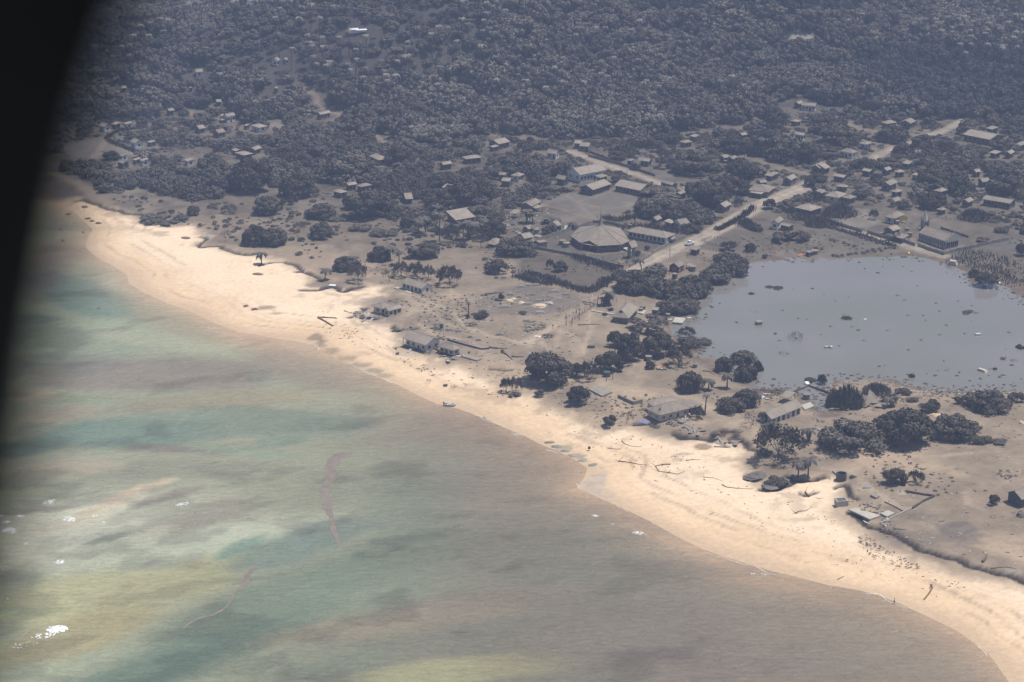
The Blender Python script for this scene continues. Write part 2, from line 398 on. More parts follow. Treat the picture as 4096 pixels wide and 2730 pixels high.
# ------------------------------------------------------------------ ground colour (what lies on it) and sheet
def C3(*c): return np.array(c, float)
SAND = C3(.66, .485, .315); SANDPALE = C3(.74, .575, .41); WET = C3(.47, .345, .235); ASHC = C3(.24, .19, .14); ASHP = C3(.39, .295, .205)
GRASS = C3(.098, .085, .07); SOIL = C3(.06, .054, .05); DARK = C3(.028, .023, .021); ROAD = C3(.31, .26, .205); PATH = C3(.40, .315, .235)
PATHS = [('J', [(960, 50), (1100, 90), (1250, 150), (1400, 210), (1450, 260), (1530, 330), (1560, 370), (1700, 420), (1950, 490), (2150, 510), (2351, 390)], 1.0, .9),
    ('J', [(1000, 100), (1150, 170), (1280, 260), (1370, 340), (1500, 380)], .8, .6), ('J', [(1100, 340), (1200, 390), (1270, 440), (1400, 470), (1600, 510), (1720, 600)], 1.0, .8),
    ('J', [(1420, 20), (1450, 150)], .6, .6), ('J', [(930, 60), (1000, 90), (1100, 200), (1000, 260), (900, 300)], 1.6, .5),
    ('K', [(0, 520), (100, 465), (180, 420), (270, 370)], 2.4, .9), ('K', [(270, 370), (380, 290), (480, 225), (600, 165), (700, 95), (840, 20)], 2.2, .45),
    ('K', [(620, 220), (600, 330), (625, 380), (600, 450), (560, 540), (560, 620)], .8, .8), ('K', [(340, 400), (450, 460), (520, 540), (540, 640)], 1.4, .7),
    ('K', [(330, 400), (310, 500), (290, 600)], 1.0, .5), ('K', [(130, 480), (230, 580)], 1.1, .7), ('K', [(90, 480), (50, 560)], 1.1, .7), ('K', [(440, 500), (470, 600), (480, 650)], 1.2, .5),
    ('K', [(700, 880), (850, 940), (1100, 965), (1400, 985), (1650, 1090), (1760, 1170), (1850, 1230)], 3.0, .55), ('K', [(1000, 800), (1100, 700), (1080, 860), (1000, 990)], 2.0, .4),
    ('K', [(620, 1000), (820, 1070)], .9, .5), ('K', [(1700, 1100), (2000, 1200), (1950, 1300)], 2.5, .5),
    ('H', [(385, 420), (440, 460), (490, 490), (570, 570), (650, 640)], .5, .6), ('H', [(490, 490), (650, 440), (840, 395), (960, 420), (1080, 440)], .5, .5),
    ('H', [(490, 500), (650, 530), (780, 550), (900, 540), (1050, 490)], .5, .5), ('H', [(150, 510), (400, 580), (680, 665)], .6, .65), ('H', [(1090, 960), (1200, 985)], 1.6, .6),
    ('H', [(860, 1070), (900, 1060), (912, 1040)], .5, .6), ('H', [(530, 940), (640, 975), (760, 975), (930, 950), (990, 925)], .9, .45),
    ('G', [(1600, 210), (1640, 260), (1720, 320), (1830, 390), (1880, 415)], 1.2, .6), ('G', [(1880, 440), (2080, 480), (2350, 540)], 1.0, .6), ('G', [(1880, 410), (1980, 340)], .8, .5),
    ('G', [(1600, 210), (1700, 180), (1820, 160)], 1.6, .5), ('G', [(1450, 940), (1470, 1000), (1600, 1000), (1750, 960)], 1.2, .4), ('G', [(1310, 1090), (1250, 1020), (1350, 980), (1450, 940)], 2.5, .4),
    ('A', [(360, 1350), (420, 1270), (480, 1190), (490, 1160), (560, 1100)], 1.6, .8), ('A', [(390, 1360), (440, 1280), (490, 1200)], 1.0, .7), ('A', [(480, 1190), (600, 1260), (740, 1330)], 1.4, .8), ('A', [(1170, 940), (1230, 985), (1240, 1020)], 2.0, .6),
    ('A', [(850, 1190), (880, 1130), (920, 1110)], 1.0, .6), ('A', [(190, 1310), (300, 1290), (400, 1230)], .8, .4), ('E', [(20, 200), (130, 240), (260, 300), (360, 380), (500, 455)], 3.0, .9),
    ('D', [(700, 1170), (800, 1220), (1000, 1250), (1200, 1270), (1400, 1280)], 2.0, .6), ('D', [(780, 1300), (900, 1330), (1050, 1360), (1130, 1385)], 3.5, .6),
    ('D', [(940, 1400), (940, 1500)], 1.5, .6), ('D', [(1330, 1240), (1400, 1250), (1430, 1190), (1380, 1170)], 1.2, .6), ('B', [(20, 750), (140, 830), (150, 920), (260, 950), (400, 1000)], 1.8, .7),
    ('B', [(640, 1150), (700, 1200), (740, 1260)], 1.6, .7), ('B', [(1120, 720), (1140, 800), (1150, 870)], 1.2, .5), ('B', [(1970, 1340), (2050, 1300), (2150, 1350)], 2.0, .4),
    ('I', [(1290, 840), (1330, 910), (1400, 925)], 1.2, .6), ('I', [(1400, 890), (1500, 920), (1600, 935), (1700, 930), (1790, 905)], 1.0, .5),
    ('M', [(450, 180), (700, 190), (800, 160)], 1.2, .7), ('M', [(700, 190), (900, 360), (1050, 440), (1100, 490), (1230, 560)], 1.4, .8), ('M', [(400, 60), (700, 75), (1100, 60), (1500, 60), (1850, 30)], 1.2, .6),
    ('M', [(1800, 400), (1850, 500), (1950, 570)], 1.2, .5), ('M', [(1370, 690), (1480, 730)], 1.0, .5), ('M', [(2050, 930), (2200, 970), (2350, 1020)], 1.0, .5), ('M', [(500, 260), (700, 330), (850, 370)], 1.2, .6)]
ROADS = [('F', [(2540, 1090), (2559, 1077), (2610, 1047), (2666, 1018), (2730, 990), (2789, 962), (2850, 930), (2908, 898), (2989, 851), (3036, 821), (3096, 798), (3160, 772), (3215, 750), (3240, 735)], 5.0, 1),
    ('F', [(2290, 606), (2331, 627), (2370, 640), (2420, 658), (2475, 676), (2528, 695), (2590, 715), (2640, 732), (2700, 760)], 3.2, .9),
    ('I', [(480, 695), (600, 730), (700, 760), (850, 792), (1000, 830), (1130, 862), (1240, 895), (1350, 928), (1480, 970), (1590, 1000)], 3.0, .8),
    ('D', [(1790, 1135), (1700, 1180), (1640, 1212), (1580, 1240), (1520, 1262), (1400, 1285), (1300, 1320), (1180, 1380), (1060, 1430), (950, 1490), (930, 1540)], 3.0, .8),
    ('C', [(1500, 1330), (1600, 1310), (1700, 1350), (1850, 1400), (2000, 1440), (2200, 1490)], 2.5, .5)]
FIELDS = [('H', [(160, 500), (390, 420), (620, 400), (840, 370), (1100, 430), (1150, 470), (980, 570), (740, 620), (700, 670), (150, 520)], (.15, .132, .112), .85),
    ('H', [(0, 380), (330, 410), (160, 490), (0, 480)], (.10, .098, .092), .8), ('G', [(1880, 440), (2050, 350), (2350, 380), (2350, 480), (2200, 500)], (.10, .098, .092), .8),
    ('H', [(-60, 1010), (120, 960), (930, 1110), (850, 1200), (700, 1260), (600, 1340), (330, 1250), (-60, 1150)], (.092, .078, .062), .85),
    ('H', [(110, 855), (660, 685), (950, 730), (1500, 830), (1190, 985), (980, 1100), (820, 1090), (100, 930)], (.098, .086, .072), .85),
    ('H', [(1610, 890), (2350, 640), (2350, 900), (2120, 1040), (1900, 960), (1640, 930)], (.115, .10, .082), .7),
    ('A', [(100, 1230), (470, 1180), (740, 1330), (600, 1330), (400, 1370), (110, 1300)], (.17, .155, .14), .8), ('A', [(540, 1180), (700, 1130), (850, 1120), (830, 1180), (700, 1190), (640, 1240)], (.15, .14, .125), .7),
    ('A', [(1850, 1070), (1950, 1040), (2040, 1080), (1900, 1110)], (.2, .18, .16), .7), ('A', [(1980, 960), (2250, 930), (2280, 1000), (2060, 1010)], (.17, .16, .14), .7),
    ('D', [(-10, 295), (100, 320), (340, 335), (590, 370), (560, 412), (400, 400), (290, 460), (120, 372)], (.27, .24, .215), .9), ('C', [(1890, 262), (2000, 290), (2350, 310), (2350, 330), (2170, 410), (2080, 350), (1990, 310)], (.27, .24, .215), .9),
    ('C', [(1600, 400), (1700, 420), (1840, 480), (1720, 510), (1640, 470)], (.22, .2, .18), .7), ('C', [(1690, 1190), (1930, 1200), (1960, 1370), (1720, 1340)], (.19, .17, .15), .9),
    ('I', [(560, 560), (890, 570), (930, 660), (1000, 690), (860, 770), (540, 690)], (.20, .175, .152), .8), ('I', [(1950, 330), (2351, 500), (2351, 560), (1950, 520), (1780, 430)], (.15, .135, .12), .7),
    ('I', [(520, 720), (1150, 880), (1100, 960), (560, 960), (420, 880), (330, 860), (430, 760)], (.13, .118, .10), .6), ('I', [(1900, 890), (2350, 820), (2350, 980), (1800, 1000), (1650, 990)], (.115, .105, .095), .7),
    ('D', [(420, 1480), (800, 1460), (930, 1500), (930, 1568), (420, 1568)], (.17, .155, .135), .6), ('C', [(700, 1240), (1050, 1290), (1060, 1450), (1050, 1568), (900, 1500), (650, 1390)], (.135, .122, .11), .6),
    ('D', [(460, 1000), (820, 1080), (830, 1130), (560, 1110)], (.12, .12, .115), .7), ('D', [(1600, 1200), (1780, 1150), (1650, 1320), (1540, 1300)], (.11, .11, .105), .6),
    ('G', [(1730, 1350), (2000, 1290), (2351, 1330), (2351, 1568), (1600, 1568), (1640, 1450)], (.145, .125, .108), .6), ('K', [(0, 10), (560, 60), (480, 200), (330, 260), (0, 260)], (.145, .125, .108), .6)]
# sand heaps and pale slabs of clean sand on the ash
PATCH = [('G', (2250, 1465, 55, 18), (.62, .48, .33), 1), ('G', (1965, 1418, 32, 7), (.6, .47, .32), 1), ('G', (2085, 1437, 30, 8), (.55, .43, .3), .9), ('G', (2330, 1440, 22, 12), (.75, .7, .64), 1),
    ('G', (2010, 1402, 25, 6), (.6, .47, .32), .9), ('K', (1260, 1195, 60, 60), (.3, .24, .19), .3), ('L', (1525, 1205, 55, 13), (.66, .5, .3), 1), ('M', (1200, 405, 55, 20), (.42, .36, .3), .8),
    ('M', (1730, 740, 150, 60), (.155, .13, .112), .8), ('M', (1400, 610, 150, 25), (.15, .125, .108), .7), ('M', (2230, 1150, 90, 25), (.36, .3, .25), .8), ('M', (1500, 850, 600, 90), (.18, .15, .127), .45),
    ('N', (1500, 75, 90, 26), (.05, .034, .027), .95), ('N', (1400, 130, 60, 20), (.11, .08, .065), .8), ('N', (1300, 190, 70, 22), (.2, .14, .10), .8), ('N', (1180, 250, 70, 18), (.24, .17, .13), .7), ('N', (1080, 300, 60, 14), (.3, .22, .17), .6),
    ('N', (380, 470, 90, 110), (.42, .36, .30), .7), ('N', (480, 590, 110, 50), (.45, .36, .28), .6), ('E', (500, 560, 60, 20), (.3, .21, .14), .5), ('E', (950, 720, 60, 30), (.35, .25, .16), .6), ('E', (420, 740, 200, 50), (.6, .44, .27), .4),
    ('E', (1350, 740, 50, 20), (.42, .36, .3), .9), ('J', (1050, 620, 90, 14), (.45, .4, .33), .6), ('G', (250, 1310, 60, 10), (.5, .45, .42), .6),
    ('N', (250, 270, 60, 14), (.27, .25, .19), .8), ('N', (100, 200, 80, 18), (.30, .28, .21), .8), ('N', (350, 320, 60, 14), (.27, .25, .19), .8), ('N', (450, 370, 60, 12), (.3, .26, .2), .7), ('N', (1200, 420, 200, 40), (.5, .4, .3), .4),
    ('J', (140, 470, 70, 26), (.22, .17, .12), .8), ('J', (200, 540, 60, 34), (.24, .19, .13), .8), ('J', (290, 600, 100, 30), (.26, .2, .14), .7), ('J', (420, 670, 120, 24), (.26, .2, .14), .7), ('J', (560, 730, 110, 22), (.26, .21, .15), .7), ('J', (700, 790, 110, 20), (.28, .24, .17), .8), ('J', (800, 830, 80, 22), (.3, .26, .19), .7),
    ('E', (1850, 1350, 60, 12), (.22, .17, .13), .7), ('E', (1930, 1400, 50, 10), (.22, .17, .13), .7), ('G', (150, 1260, 160, 25), (.19, .15, .12), .8), ('G', (500, 1290, 130, 30), (.2, .16, .13), .8), ('G', (800, 1230, 60, 40), (.22, .18, .15), .5),
    ('J', (800, 290, 140, 40), (.2, .165, .14), .5), ('J', (750, 240, 90, 40), (.16, .135, .12), .5), ('J', (700, 150, 120, 60), (.17, .145, .125), .5)]
XF, YF = XX, YY
n1 = fbm(XX, YY, 26, 5, 7); n2 = fbm(XX, YY, 7, 4, 8); n3 = fbm(XX, YY, 2.6, 3, 9)
sd = np.where(inside(XX, YY, LANDASH), 1, -1) * polydist(XX, YY, ASH, far=120)
sh = np.where(inside(XX, YY, LAND), 1, -1) * polydist(XX, YY, SHORE, far=120)
wa = sstep(-5, 5, sd + 9 * n2 + 7 * n1 + 4 * n3)
beach = SAND + (SANDPALE - SAND) * sstep(10, 28, sh + 20 * n1)[..., None]
beach = beach * (1 + 0.09 * n2 + 0.12 * n1)[..., None]
wetm = 1 - sstep(1.5, 10.0, sh + 6 * n1)
beach = beach + (WET - beach) * (wetm * .75)[..., None]
# wrack lines left by the tide run parallel to the water
for k, off in enumerate((9.5, 15.0, 19.0, 25.0)):
    lm = np.exp(-((sh - off + 7 * n1 + 2.5 * n2) / 0.55) ** 2) * sstep(-.12, .16, fbm(XX, YY, 18, 3, 20 + k))
    beach = beach + (C3(.22, .16, .11) - beach) * (0.5 * lm)[..., None]
lm = sstep(.10, .26, fbm(XX, YY, 3.2, 3, 31) * .6 + fbm(XX, YY, 16, 3, 32)) * sstep(-26, -3, sd)
beach = beach + (C3(.25, .19, .14) - beach) * (0.5 * lm)[..., None]
ash = ASHC * (1 + 0.5 * n2 + 0.35 * n1 + .3 * n3)[..., None]
pm = sstep(-.02, .22, n1 + .35 * n2 + .12 - .006 * np.clip(sd, 0, 60))
ash = ash + (ASHP - ash) * (0.75 * pm)[..., None]
inl = sstep(880, 1060, YY + 50 * n1 + .25 * XX)
vil = GRASS * (1 + 1.1 * n2 + 1.0 * n1 + .5 * n3)[..., None]
ash = ash + (vil - ash) * (inl * .85)[..., None]
T = beach + (ash - beach) * wa[..., None]
T = T + (SOIL * (1 + .5 * n2)[..., None] - T) * (.9 * sstep(1215, 1275, YY + 60 * n1))[..., None]
U1, U2 = XX + 5 * n2, YY + 9 * n2
dlk = np.where(inside(XX, YY, LAKE), 0, polydist(XX, YY, LAKE, closed=True, far=60)); mw = .8 * (1 - sstep(0, 9, dlk + 14 * n2 + 8 * n1))
T = T + (C3(.125, .098, .078) * (1 + .8 * n3)[..., None] - T) * mw[..., None]
for reg, poly, c, st in FIELDS:
    P = plane(pxs(reg, poly), 2.5) if reg in 'HGIKM' else gp(pxs(reg, poly))[:, :2]
    x0, x1, y0, y1 = P[:, 0].min() - 8, P[:, 0].max() + 8, P[:, 1].min() - 12, P[:, 1].max() + 12
    ix = np.nonzero((GX > x0) & (GX < x1))[0]; iy = np.nonzero((GY > y0) & (GY < y1))[0]
    if not len(ix) or not len(iy): continue
    s_ = np.s_[ix[0]:ix[-1] + 1, iy[0]:iy[-1] + 1]
    d = np.where(inside(U1[s_], U2[s_], P), 1, -1) * polydist(U1[s_], U2[s_], P, closed=True)
    w = st * sstep(-1.5, 2.0, d)
    T[s_] = T[s_] + (np.array(c) * (1 + .35 * n2[s_] + .25 * n3[s_])[..., None] - T[s_]) * w[..., None]
for reg, (cx, cy, rx, ry), c, st in PATCH:
    x, y, z = G1(reg, (cx, cy)); s = ppm(x, y) * REG[reg][2]; sn = CAM_H / math.hypot(CAM_H, y)
    q = ((XX - x) / (rx / s)) ** 2 + ((YY - y) / (ry / s / sn)) ** 2 + 3.2 * n2 + 2.2 * n3
    w = st * (1 - sstep(.4, 1.5, q)); T = T + (np.array(c) * (1 + .5 * n3)[..., None] - T) * w[..., None]
BLOCK = []       # polylines trees must keep clear of
for reg, pts, w, st in PATHS + ROADS:
    P = smooth_line(gp(pxs(reg, pts))[:, :2], 4); road = st >= .8 and w >= 3 and (reg, pts, w, st) in ROADS
    if w >= 1.4: BLOCK.append((P, w))
    x0, x1, y0, y1 = P[:, 0].min() - 9, P[:, 0].max() + 9, P[:, 1].min() - 9, P[:, 1].max() + 9
    ix = np.nonzero((GX > x0) & (GX < x1))[0]; iy = np.nonzero((GY > y0) & (GY < y1))[0]
    if not len(ix) or not len(iy): continue
    s_ = np.s_[ix[0]:ix[-1] + 1, iy[0]:iy[-1] + 1]
    d = polydist(XX[s_] + 1.6 * n2[s_], YY[s_] + 2.5 * n2[s_], P)
    m = st * (1 - sstep(w * .55, w * 1.1 + .5, d)) * ((0.95 if road else .72) + .4 * n3[s_] + .3 * n2[s_])
    base = ROAD if road else PATH * (1 - .35 * float(P[:, 1].mean() > 960))
    cc = np.broadcast_to(base, T[s_].shape).copy()
    if road:   # two darker wheel ruts with a pale crown and pale edges
        rut = np.exp(-((d - w * .42) / .7) ** 2); cc = cc * (1.12 - .28 * rut + .5 * n3[s_])[..., None]
    T[s_] = T[s_] + (cc - T[s_]) * np.clip(m, 0, 1)[..., None]
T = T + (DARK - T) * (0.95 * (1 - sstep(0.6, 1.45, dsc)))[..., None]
# planted rows in the plot by the big trees
d = inside(XX, YY, gp(pxs('C', [(1690, 1195), (1930, 1205), (1960, 1370), (1720, 1340)]))[:, :2])
Tn = np.clip(T, 0.01, 0.85)
nx, ny = XX.shape
V = np.stack([XX, YY, ZZ], -1).reshape(-1, 3)
idx = np.arange(nx * ny).reshape(nx, ny)
Q = np.stack([idx[:-1, :-1], idx[1:, :-1], idx[1:, 1:], idx[:-1, 1:]], -1).reshape(-1, 4)
def tinted(me, T):
    a = me.color_attributes.new('tint', 'FLOAT_COLOR', 'POINT')
    a.data.foreach_set('color', np.concatenate([T.reshape(-1, 3), np.ones((T.size // 3, 1))], 1).astype(np.float32).ravel())
M['ground'] = mat('sand_and_ash_ground', (0, 0, 0), 0.95, 0.13, 0.55, 0.1, attr=True, bump=0.22, detail=9)
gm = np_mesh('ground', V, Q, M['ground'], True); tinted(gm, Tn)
tag(link('ground', gm), kind='structure')

# ------------------------------------------------------------------ sea
SEAC = C3(.205, .172, .128)
# centre x, y, radius x, y, slant, colour, strength, raggedness (1 = broken reef edge, .3 = soft plume)
SEAB = [(2000, 2450, 900, 500, -.2, (.165, .158, .115), .8, .4), (1350, 2250, 520, 420, -.5, (.155, .172, .12), .95, .4), (700, 1900, 900, 520, 0, (.235, .235, .165), .9, .4),
    (260, 1330, 460, 120, 0, (.22, .245, .17), .85, .8), (330, 1185, 280, 70, .25, (.11, .165, .125), .85, .8), (120, 1280, 150, 26, 0, (.10, .13, .105), .7, 1), (130, 1100, 160, 80, 0, (.16, .14, .12), .8, .6), (240, 1010, 130, 60, 0, (.20, .155, .125), .8, .5),
    (560, 1350, 380, 32, .14, (.27, .28, .195), .8, .8), (700, 1290, 260, 40, .3, (.24, .22, .15), .7, .6), (1060, 1365, 230, 44, .18, (.37, .28, .195), .9, .4), (880, 1300, 180, 26, .35, (.36, .27, .185), .7, .4),
    (1230, 1480, 260, 70, .3, (.195, .165, .125), .8, .4), (620, 1500, 520, 75, .02, (.185, .155, .125), .8, .9), (250, 1460, 260, 45, 0, (.155, .15, .12), .6, 1), (130, 1585, 120, 26, 0, (.31, .26, .19), .8, .8), (320, 1600, 180, 22, 0, (.20, .215, .145), .7, .8),
    (900, 1600, 380, 40, -.06, (.225, .20, .13), .7, .8), (200, 1660, 170, 34, -.1, (.28, .24, .17), .7, .8), (520, 1735, 400, 66, -.04, (.13, .172, .13), .95, .8), (960, 1690, 420, 60, .02, (.145, .175, .13), .75, .9), (1120, 1765, 140, 26, -.1, (.145, .19, .135), .7, .8),
    (110, 1790, 170, 40, -.1, (.10, .135, .105), .8, .8), (1330, 1700, 200, 50, 0, (.135, .165, .125), .7, .5), (760, 1795, 320, 18, .02, (.15, .125, .10), .75, 1), (960, 1805, 260, 16, .1, (.20, .25, .17), .7, 1), (760, 1880, 420, 40, -.02, (.19, .185, .135), .7, 1), (230, 1880, 240, 40, -.08, (.28, .245, .175), .8, .9),
    (330, 2120, 560, 150, -.16, (.39, .385, .295), .95, .5), (900, 2080, 380, 130, -.15, (.29, .27, .205), .85, .6), (700, 2200, 620, 90, -.25, (.34, .355, .265), .85, .5), (560, 1958, 150, 20, -.32, (.42, .35, .25), 1, .6), (430, 2025, 150, 24, -.3, (.43, .37, .27), 1, .6), (280, 2095, 170, 24, -.28, (.40, .36, .27), .9, .6),
    (660, 1992, 160, 26, -.3, (.20, .18, .14), .85, 1), (450, 2150, 130, 22, -.28, (.17, .18, .14), .8, 1), (150, 2040, 190, 16, -.1, (.18, .165, .13), .8, 1), (560, 2270, 120, 14, -.4, (.20, .20, .15), .7, 1),
    (300, 2400, 460, 130, -.14, (.32, .305, .18), .95, .5), (680, 2330, 330, 80, -.35, (.29, .275, .16), .85, .5), (900, 2290, 130, 80, -.5, (.255, .25, .145), .8, .6), (240, 2560, 340, 100, -.28, (.255, .225, .125), .9, .6), (60, 2450, 160, 34, 0, (.19, .23, .135), .6, .6),
    (1080, 2430, 560, 130, -.42, (.135, .160, .11), .92, .4), (640, 2680, 560, 110, -.35, (.112, .145, .103), 1, .5), (1180, 2185, 240, 70, -.3, (.135, .168, .132), .85, .6), (1350, 2110, 200, 40, -.1, (.14, .16, .13), .6, .5), (960, 2190, 100, 34, -.4, (.13, .19, .145), .8, .6),
    (1180, 1960, 260, 130, -.1, (.215, .215, .15), .75, .7), (1500, 2500, 560, 60, -.16, (.215, .185, .125), .75, .5), (1900, 2430, 520, 60, -.14, (.20, .17, .125), .7, .5), (1780, 2690, 460, 56, -.1, (.27, .26, .15), .95, .6), (2150, 2650, 330, 50, -.1, (.225, .205, .125), .8, .6), (1300, 2680, 300, 60, -.2, (.15, .17, .115), .7, .5),
    (2550, 2540, 460, 160, -.05, (.175, .15, .118), .8, .4), (3000, 2680, 500, 90, 0, (.19, .16, .125), .6, .4), (2330, 1910, 40, 50, 0, (.29, .22, .16), .8, .4), (3100, 2340, 320, 24, .14, (.29, .215, .145), .8, .5), (2700, 2180, 280, 24, .45, (.34, .25, .165), .8, .5), (3500, 2455, 320, 26, .25, (.25, .19, .135), .7, .5)]
SX = axis(-350, 350, 2.2, -12000, 12000); SY = axis(540, 1180, 2.6, -3000, 12000)
sx, sy = np.meshgrid(SX, SY, indexing='ij')
rx_ = sx * .94 + sy * .34; ry_ = sy * .94 - sx * .34
a1 = fbm(rx_ * .6, ry_ * .8, 45, 5, 41); a2 = fbm(rx_ * .5, ry_ * .8, 14, 4, 42); a3 = fbm(rx_ * .5, ry_ * .8, 6, 3, 43)
_u, _v, _ = proj(sx, sy, 0 * sx)
green = 1 - sstep(-500, 500, _u - 1560 + .1 * (_v - 1900) + 900 * a1)
ST = SEAC + (C3(.235, .25, .172) - SEAC) * green[..., None]
ST = ST * (1 + .10 * a1 + .05 * a2)[..., None]
for cx, cy, rx, ry, sl_, c, st, rg in SEAB:
    x, y = plane([(cx, cy)])[0]; s = ppm(x, y, 0); sn = CAM_H / math.hypot(CAM_H, y)
    dx = (sx - x) * s; dy = -(sy - y) * s * sn - dx * sl_
    q = np.sqrt((dx / rx) ** 2 + (dy / ry) ** 2) + .75 * a1 + rg * (.7 * a2 + .35 * a3)
    w = st * (1 - sstep(.75 - .45 * (1 - rg), 1.05 + .35 * (1 - rg), q)); ST = ST + (np.array(c) - ST) * w[..., None]
left = 1 - sstep(-30, 60, sx + .25 * (sy - 800))
mott = sstep(.04, .2, a2 + .7 * a3 + .5 * a1)
ST = ST * (1 - .28 * (mott * (.03 + .97 * left)))[..., None] * (1 + .10 * a3 + .10 * a2)[..., None]
ds = polydist(sx, sy, SHORE, far=60); shal = np.exp(-(ds + 9 * a2 + 10 * a1) / 9).clip(0, 1) * .9
ST = ST + (C3(.43, .31, .21) - ST) * shal[..., None]
ST = ST * (1.16 + .26 * green)[..., None]
lum = ST.mean(-1, keepdims=True); ST = lum + (ST - lum) * 1.12
m = bpy.data.materials.new('shallow_silty_sea'); m.use_nodes = True; nt = m.node_tree; N = nt.nodes; Lk = nt.links
b = N["Principled BSDF"]; b.inputs['Roughness'].default_value = 0.24; b.inputs['IOR'].default_value = 1.33; b.inputs['Specular IOR Level'].default_value = .5
vc = N.new("ShaderNodeVertexColor"); vc.layer_name = 'tint'
tc = N.new("ShaderNodeTexCoord"); mp = N.new("ShaderNodeMapping"); mp.inputs['Scale'].default_value = (.55, 1.6, 1); mp.inputs['Rotation'].default_value = (0, 0, .25)
Lk.new(tc.outputs['Object'], mp.inputs[0])
w1 = N.new("ShaderNodeTexNoise"); w1.inputs['Scale'].default_value = .34; w1.inputs['Detail'].default_value = 5; w1.inputs['Roughness'].default_value = .62; w1.inputs['Distortion'].default_value = .15
Lk.new(mp.outputs[0], w1.inputs['Vector'])
w2 = N.new("ShaderNodeTexNoise"); w2.inputs['Scale'].default_value = .028; w2.inputs['Detail'].default_value = 6; w2.inputs['Roughness'].default_value = .65; Lk.new(mp.outputs[0], w2.inputs['Vector'])
mr = N.new("ShaderNodeMapRange"); mr.inputs[1].default_value = .3; mr.inputs[2].default_value = .7; mr.inputs[3].default_value = .86; mr.inputs[4].default_value = 1.14; Lk.new(w2.outputs['Fac'], mr.inputs[0])
vs = N.new("ShaderNodeVectorMath"); vs.operation = 'SCALE'; Lk.new(vc.outputs[0], vs.inputs[0]); Lk.new(mr.outputs[0], vs.inputs[3]); Lk.new(vs.outputs[0], b.inputs['Base Color'])
bp = N.new("ShaderNodeBump"); bp.inputs['Distance'].default_value = 2.4; bp.inputs['Strength'].default_value = 1; Lk.new(w1.outputs['Fac'], bp.inputs['Height']); Lk.new(bp.outputs[0], b.inputs['Normal'])
M['sea'] = m
nx, ny = sx.shape; idx = np.arange(nx * ny).reshape(nx, ny)
Q = np.stack([idx[:-1, :-1], idx[1:, :-1], idx[1:, 1:], idx[:-1, 1:]], -1).reshape(-1, 4)
sm = np_mesh('sea', np.stack([sx, sy, 0 * sx], -1).reshape(-1, 3), Q, m, True); tinted(sm, np.clip(ST, .02, .6))
tag(link('sea', sm), kind='structure')

# ------------------------------------------------------------------ flooded lagoon
m = bpy.data.materials.new('still_muddy_water'); m.use_nodes = True; nt = m.node_tree; N = nt.nodes; Lk = nt.links
b = N["Principled BSDF"]; b.inputs['Roughness'].default_value = 0.06; b.inputs['IOR'].default_value = 1.45
tc = N.new("ShaderNodeTexCoord"); w1 = N.new("ShaderNodeTexNoise"); w1.inputs['Scale'].default_value = .012; w1.inputs['Detail'].default_value = 5; Lk.new(tc.outputs['Object'], w1.inputs['Vector'])
rp = N.new("ShaderNodeValToRGB"); rp.color_ramp.elements[0].position = .35; rp.color_ramp.elements[0].color = (.17, .165, .135, 1); rp.color_ramp.elements[1].position = .65; rp.color_ramp.elements[1].color = (.21, .19, .185, 1)
Lk.new(w1.outputs['Fac'], rp.inputs[0]); Lk.new(rp.outputs[0], b.inputs['Base Color'])
w3 = N.new("ShaderNodeTexNoise"); w3.inputs['Scale'].default_value = .5; w3.inputs['Detail'].default_value = 3; Lk.new(tc.outputs['Object'], w3.inputs['Vector'])
bp = N.new("ShaderNodeBump"); bp.inputs['Distance'].default_value = .02; Lk.new(w3.outputs['Fac'], bp.inputs['Height']); Lk.new(bp.outputs[0], b.inputs['Normal'])
x0, x1, y0, y1 = LAKE[:, 0].min() - 6, LAKE[:, 0].max() + 8, LAKE[:, 1].min() - 6, LAKE[:, 1].max() + 8
lx, ly = np.meshgrid(np.linspace(x0, x1, 40), np.linspace(y0, y1, 40), indexing='ij'); idx = np.arange(1600).reshape(40, 40)
dl = np.where(inside(lx, ly, LAKE), 0, polydist(lx, ly, LAKE, closed=True))
Q = np.stack([idx[:-1, :-1], idx[1:, :-1], idx[1:, 1:], idx[:-1, 1:]], -1).reshape(-1, 4)
Q = Q[dl.ravel()[Q].min(1) < 16]
lm_ = np_mesh('lagoon_water', np.stack([lx, ly, 0 * lx + 1.2], -1).reshape(-1, 3), Q, m, True)
tag(link('lagoon_water', lm_), kind='structure')

# ------------------------------------------------------------------ buildings
BRECT = []     # picture rectangles + distance, so that scattered trees do not hide the houses
def note_rect(pts3, pad=6):
    u, v, f = proj(*np.array(pts3).T); BRECT.append((u.min() - pad, v.min() - pad * .5, u.max() + pad, v.max() + pad * .3, f.mean()))
_wc = {}
def window_mesh(w, h, frame, pane='glass'):
    k = (round(w, 1), round(h, 1), frame, pane)
    if k not in _wc:
        f = MB(); t = .09
        f.box((0, -.03, h / 2 - t / 2), (w, .1, t)); f.box((0, -.03, -h / 2 + t / 2), (w, .1, t))
        for x in (-w / 2 + t / 2, w / 2 - t / 2) + ((0,) if w > .9 else ()): f.box((x, -.03, 0), (t, .09, h - 2 * t))
        p = MB(); p.box((0, -.012, 0), (w - .04, .03, h - .04))
        _wc[k] = (f.mesh('window', M[frame]), p.mesh('pane', M[pane]))
    return _wc[k]
def put_window(root, x, y, z, ang, w, h, frame='timber', detail=True, pane='glass'):
    fm, pm_ = window_mesh(w, h, frame, pane)
    if detail:
        o = link('window', fm, root, (x, y, z), ang); link('pane', pm_, o)
    else: link('window', pm_, root, (x, y, z), ang)
def put_door(root, x, y, z, ang, col='darkwood'):
    k = ('door', col)
    if k not in _wc: _wc[k] = MB().box((0, -.02, 1.0), (.95, .07, 2.0)).mesh('door', M[col])
    link('door', _wc[k], root, (x, y, z), ang)
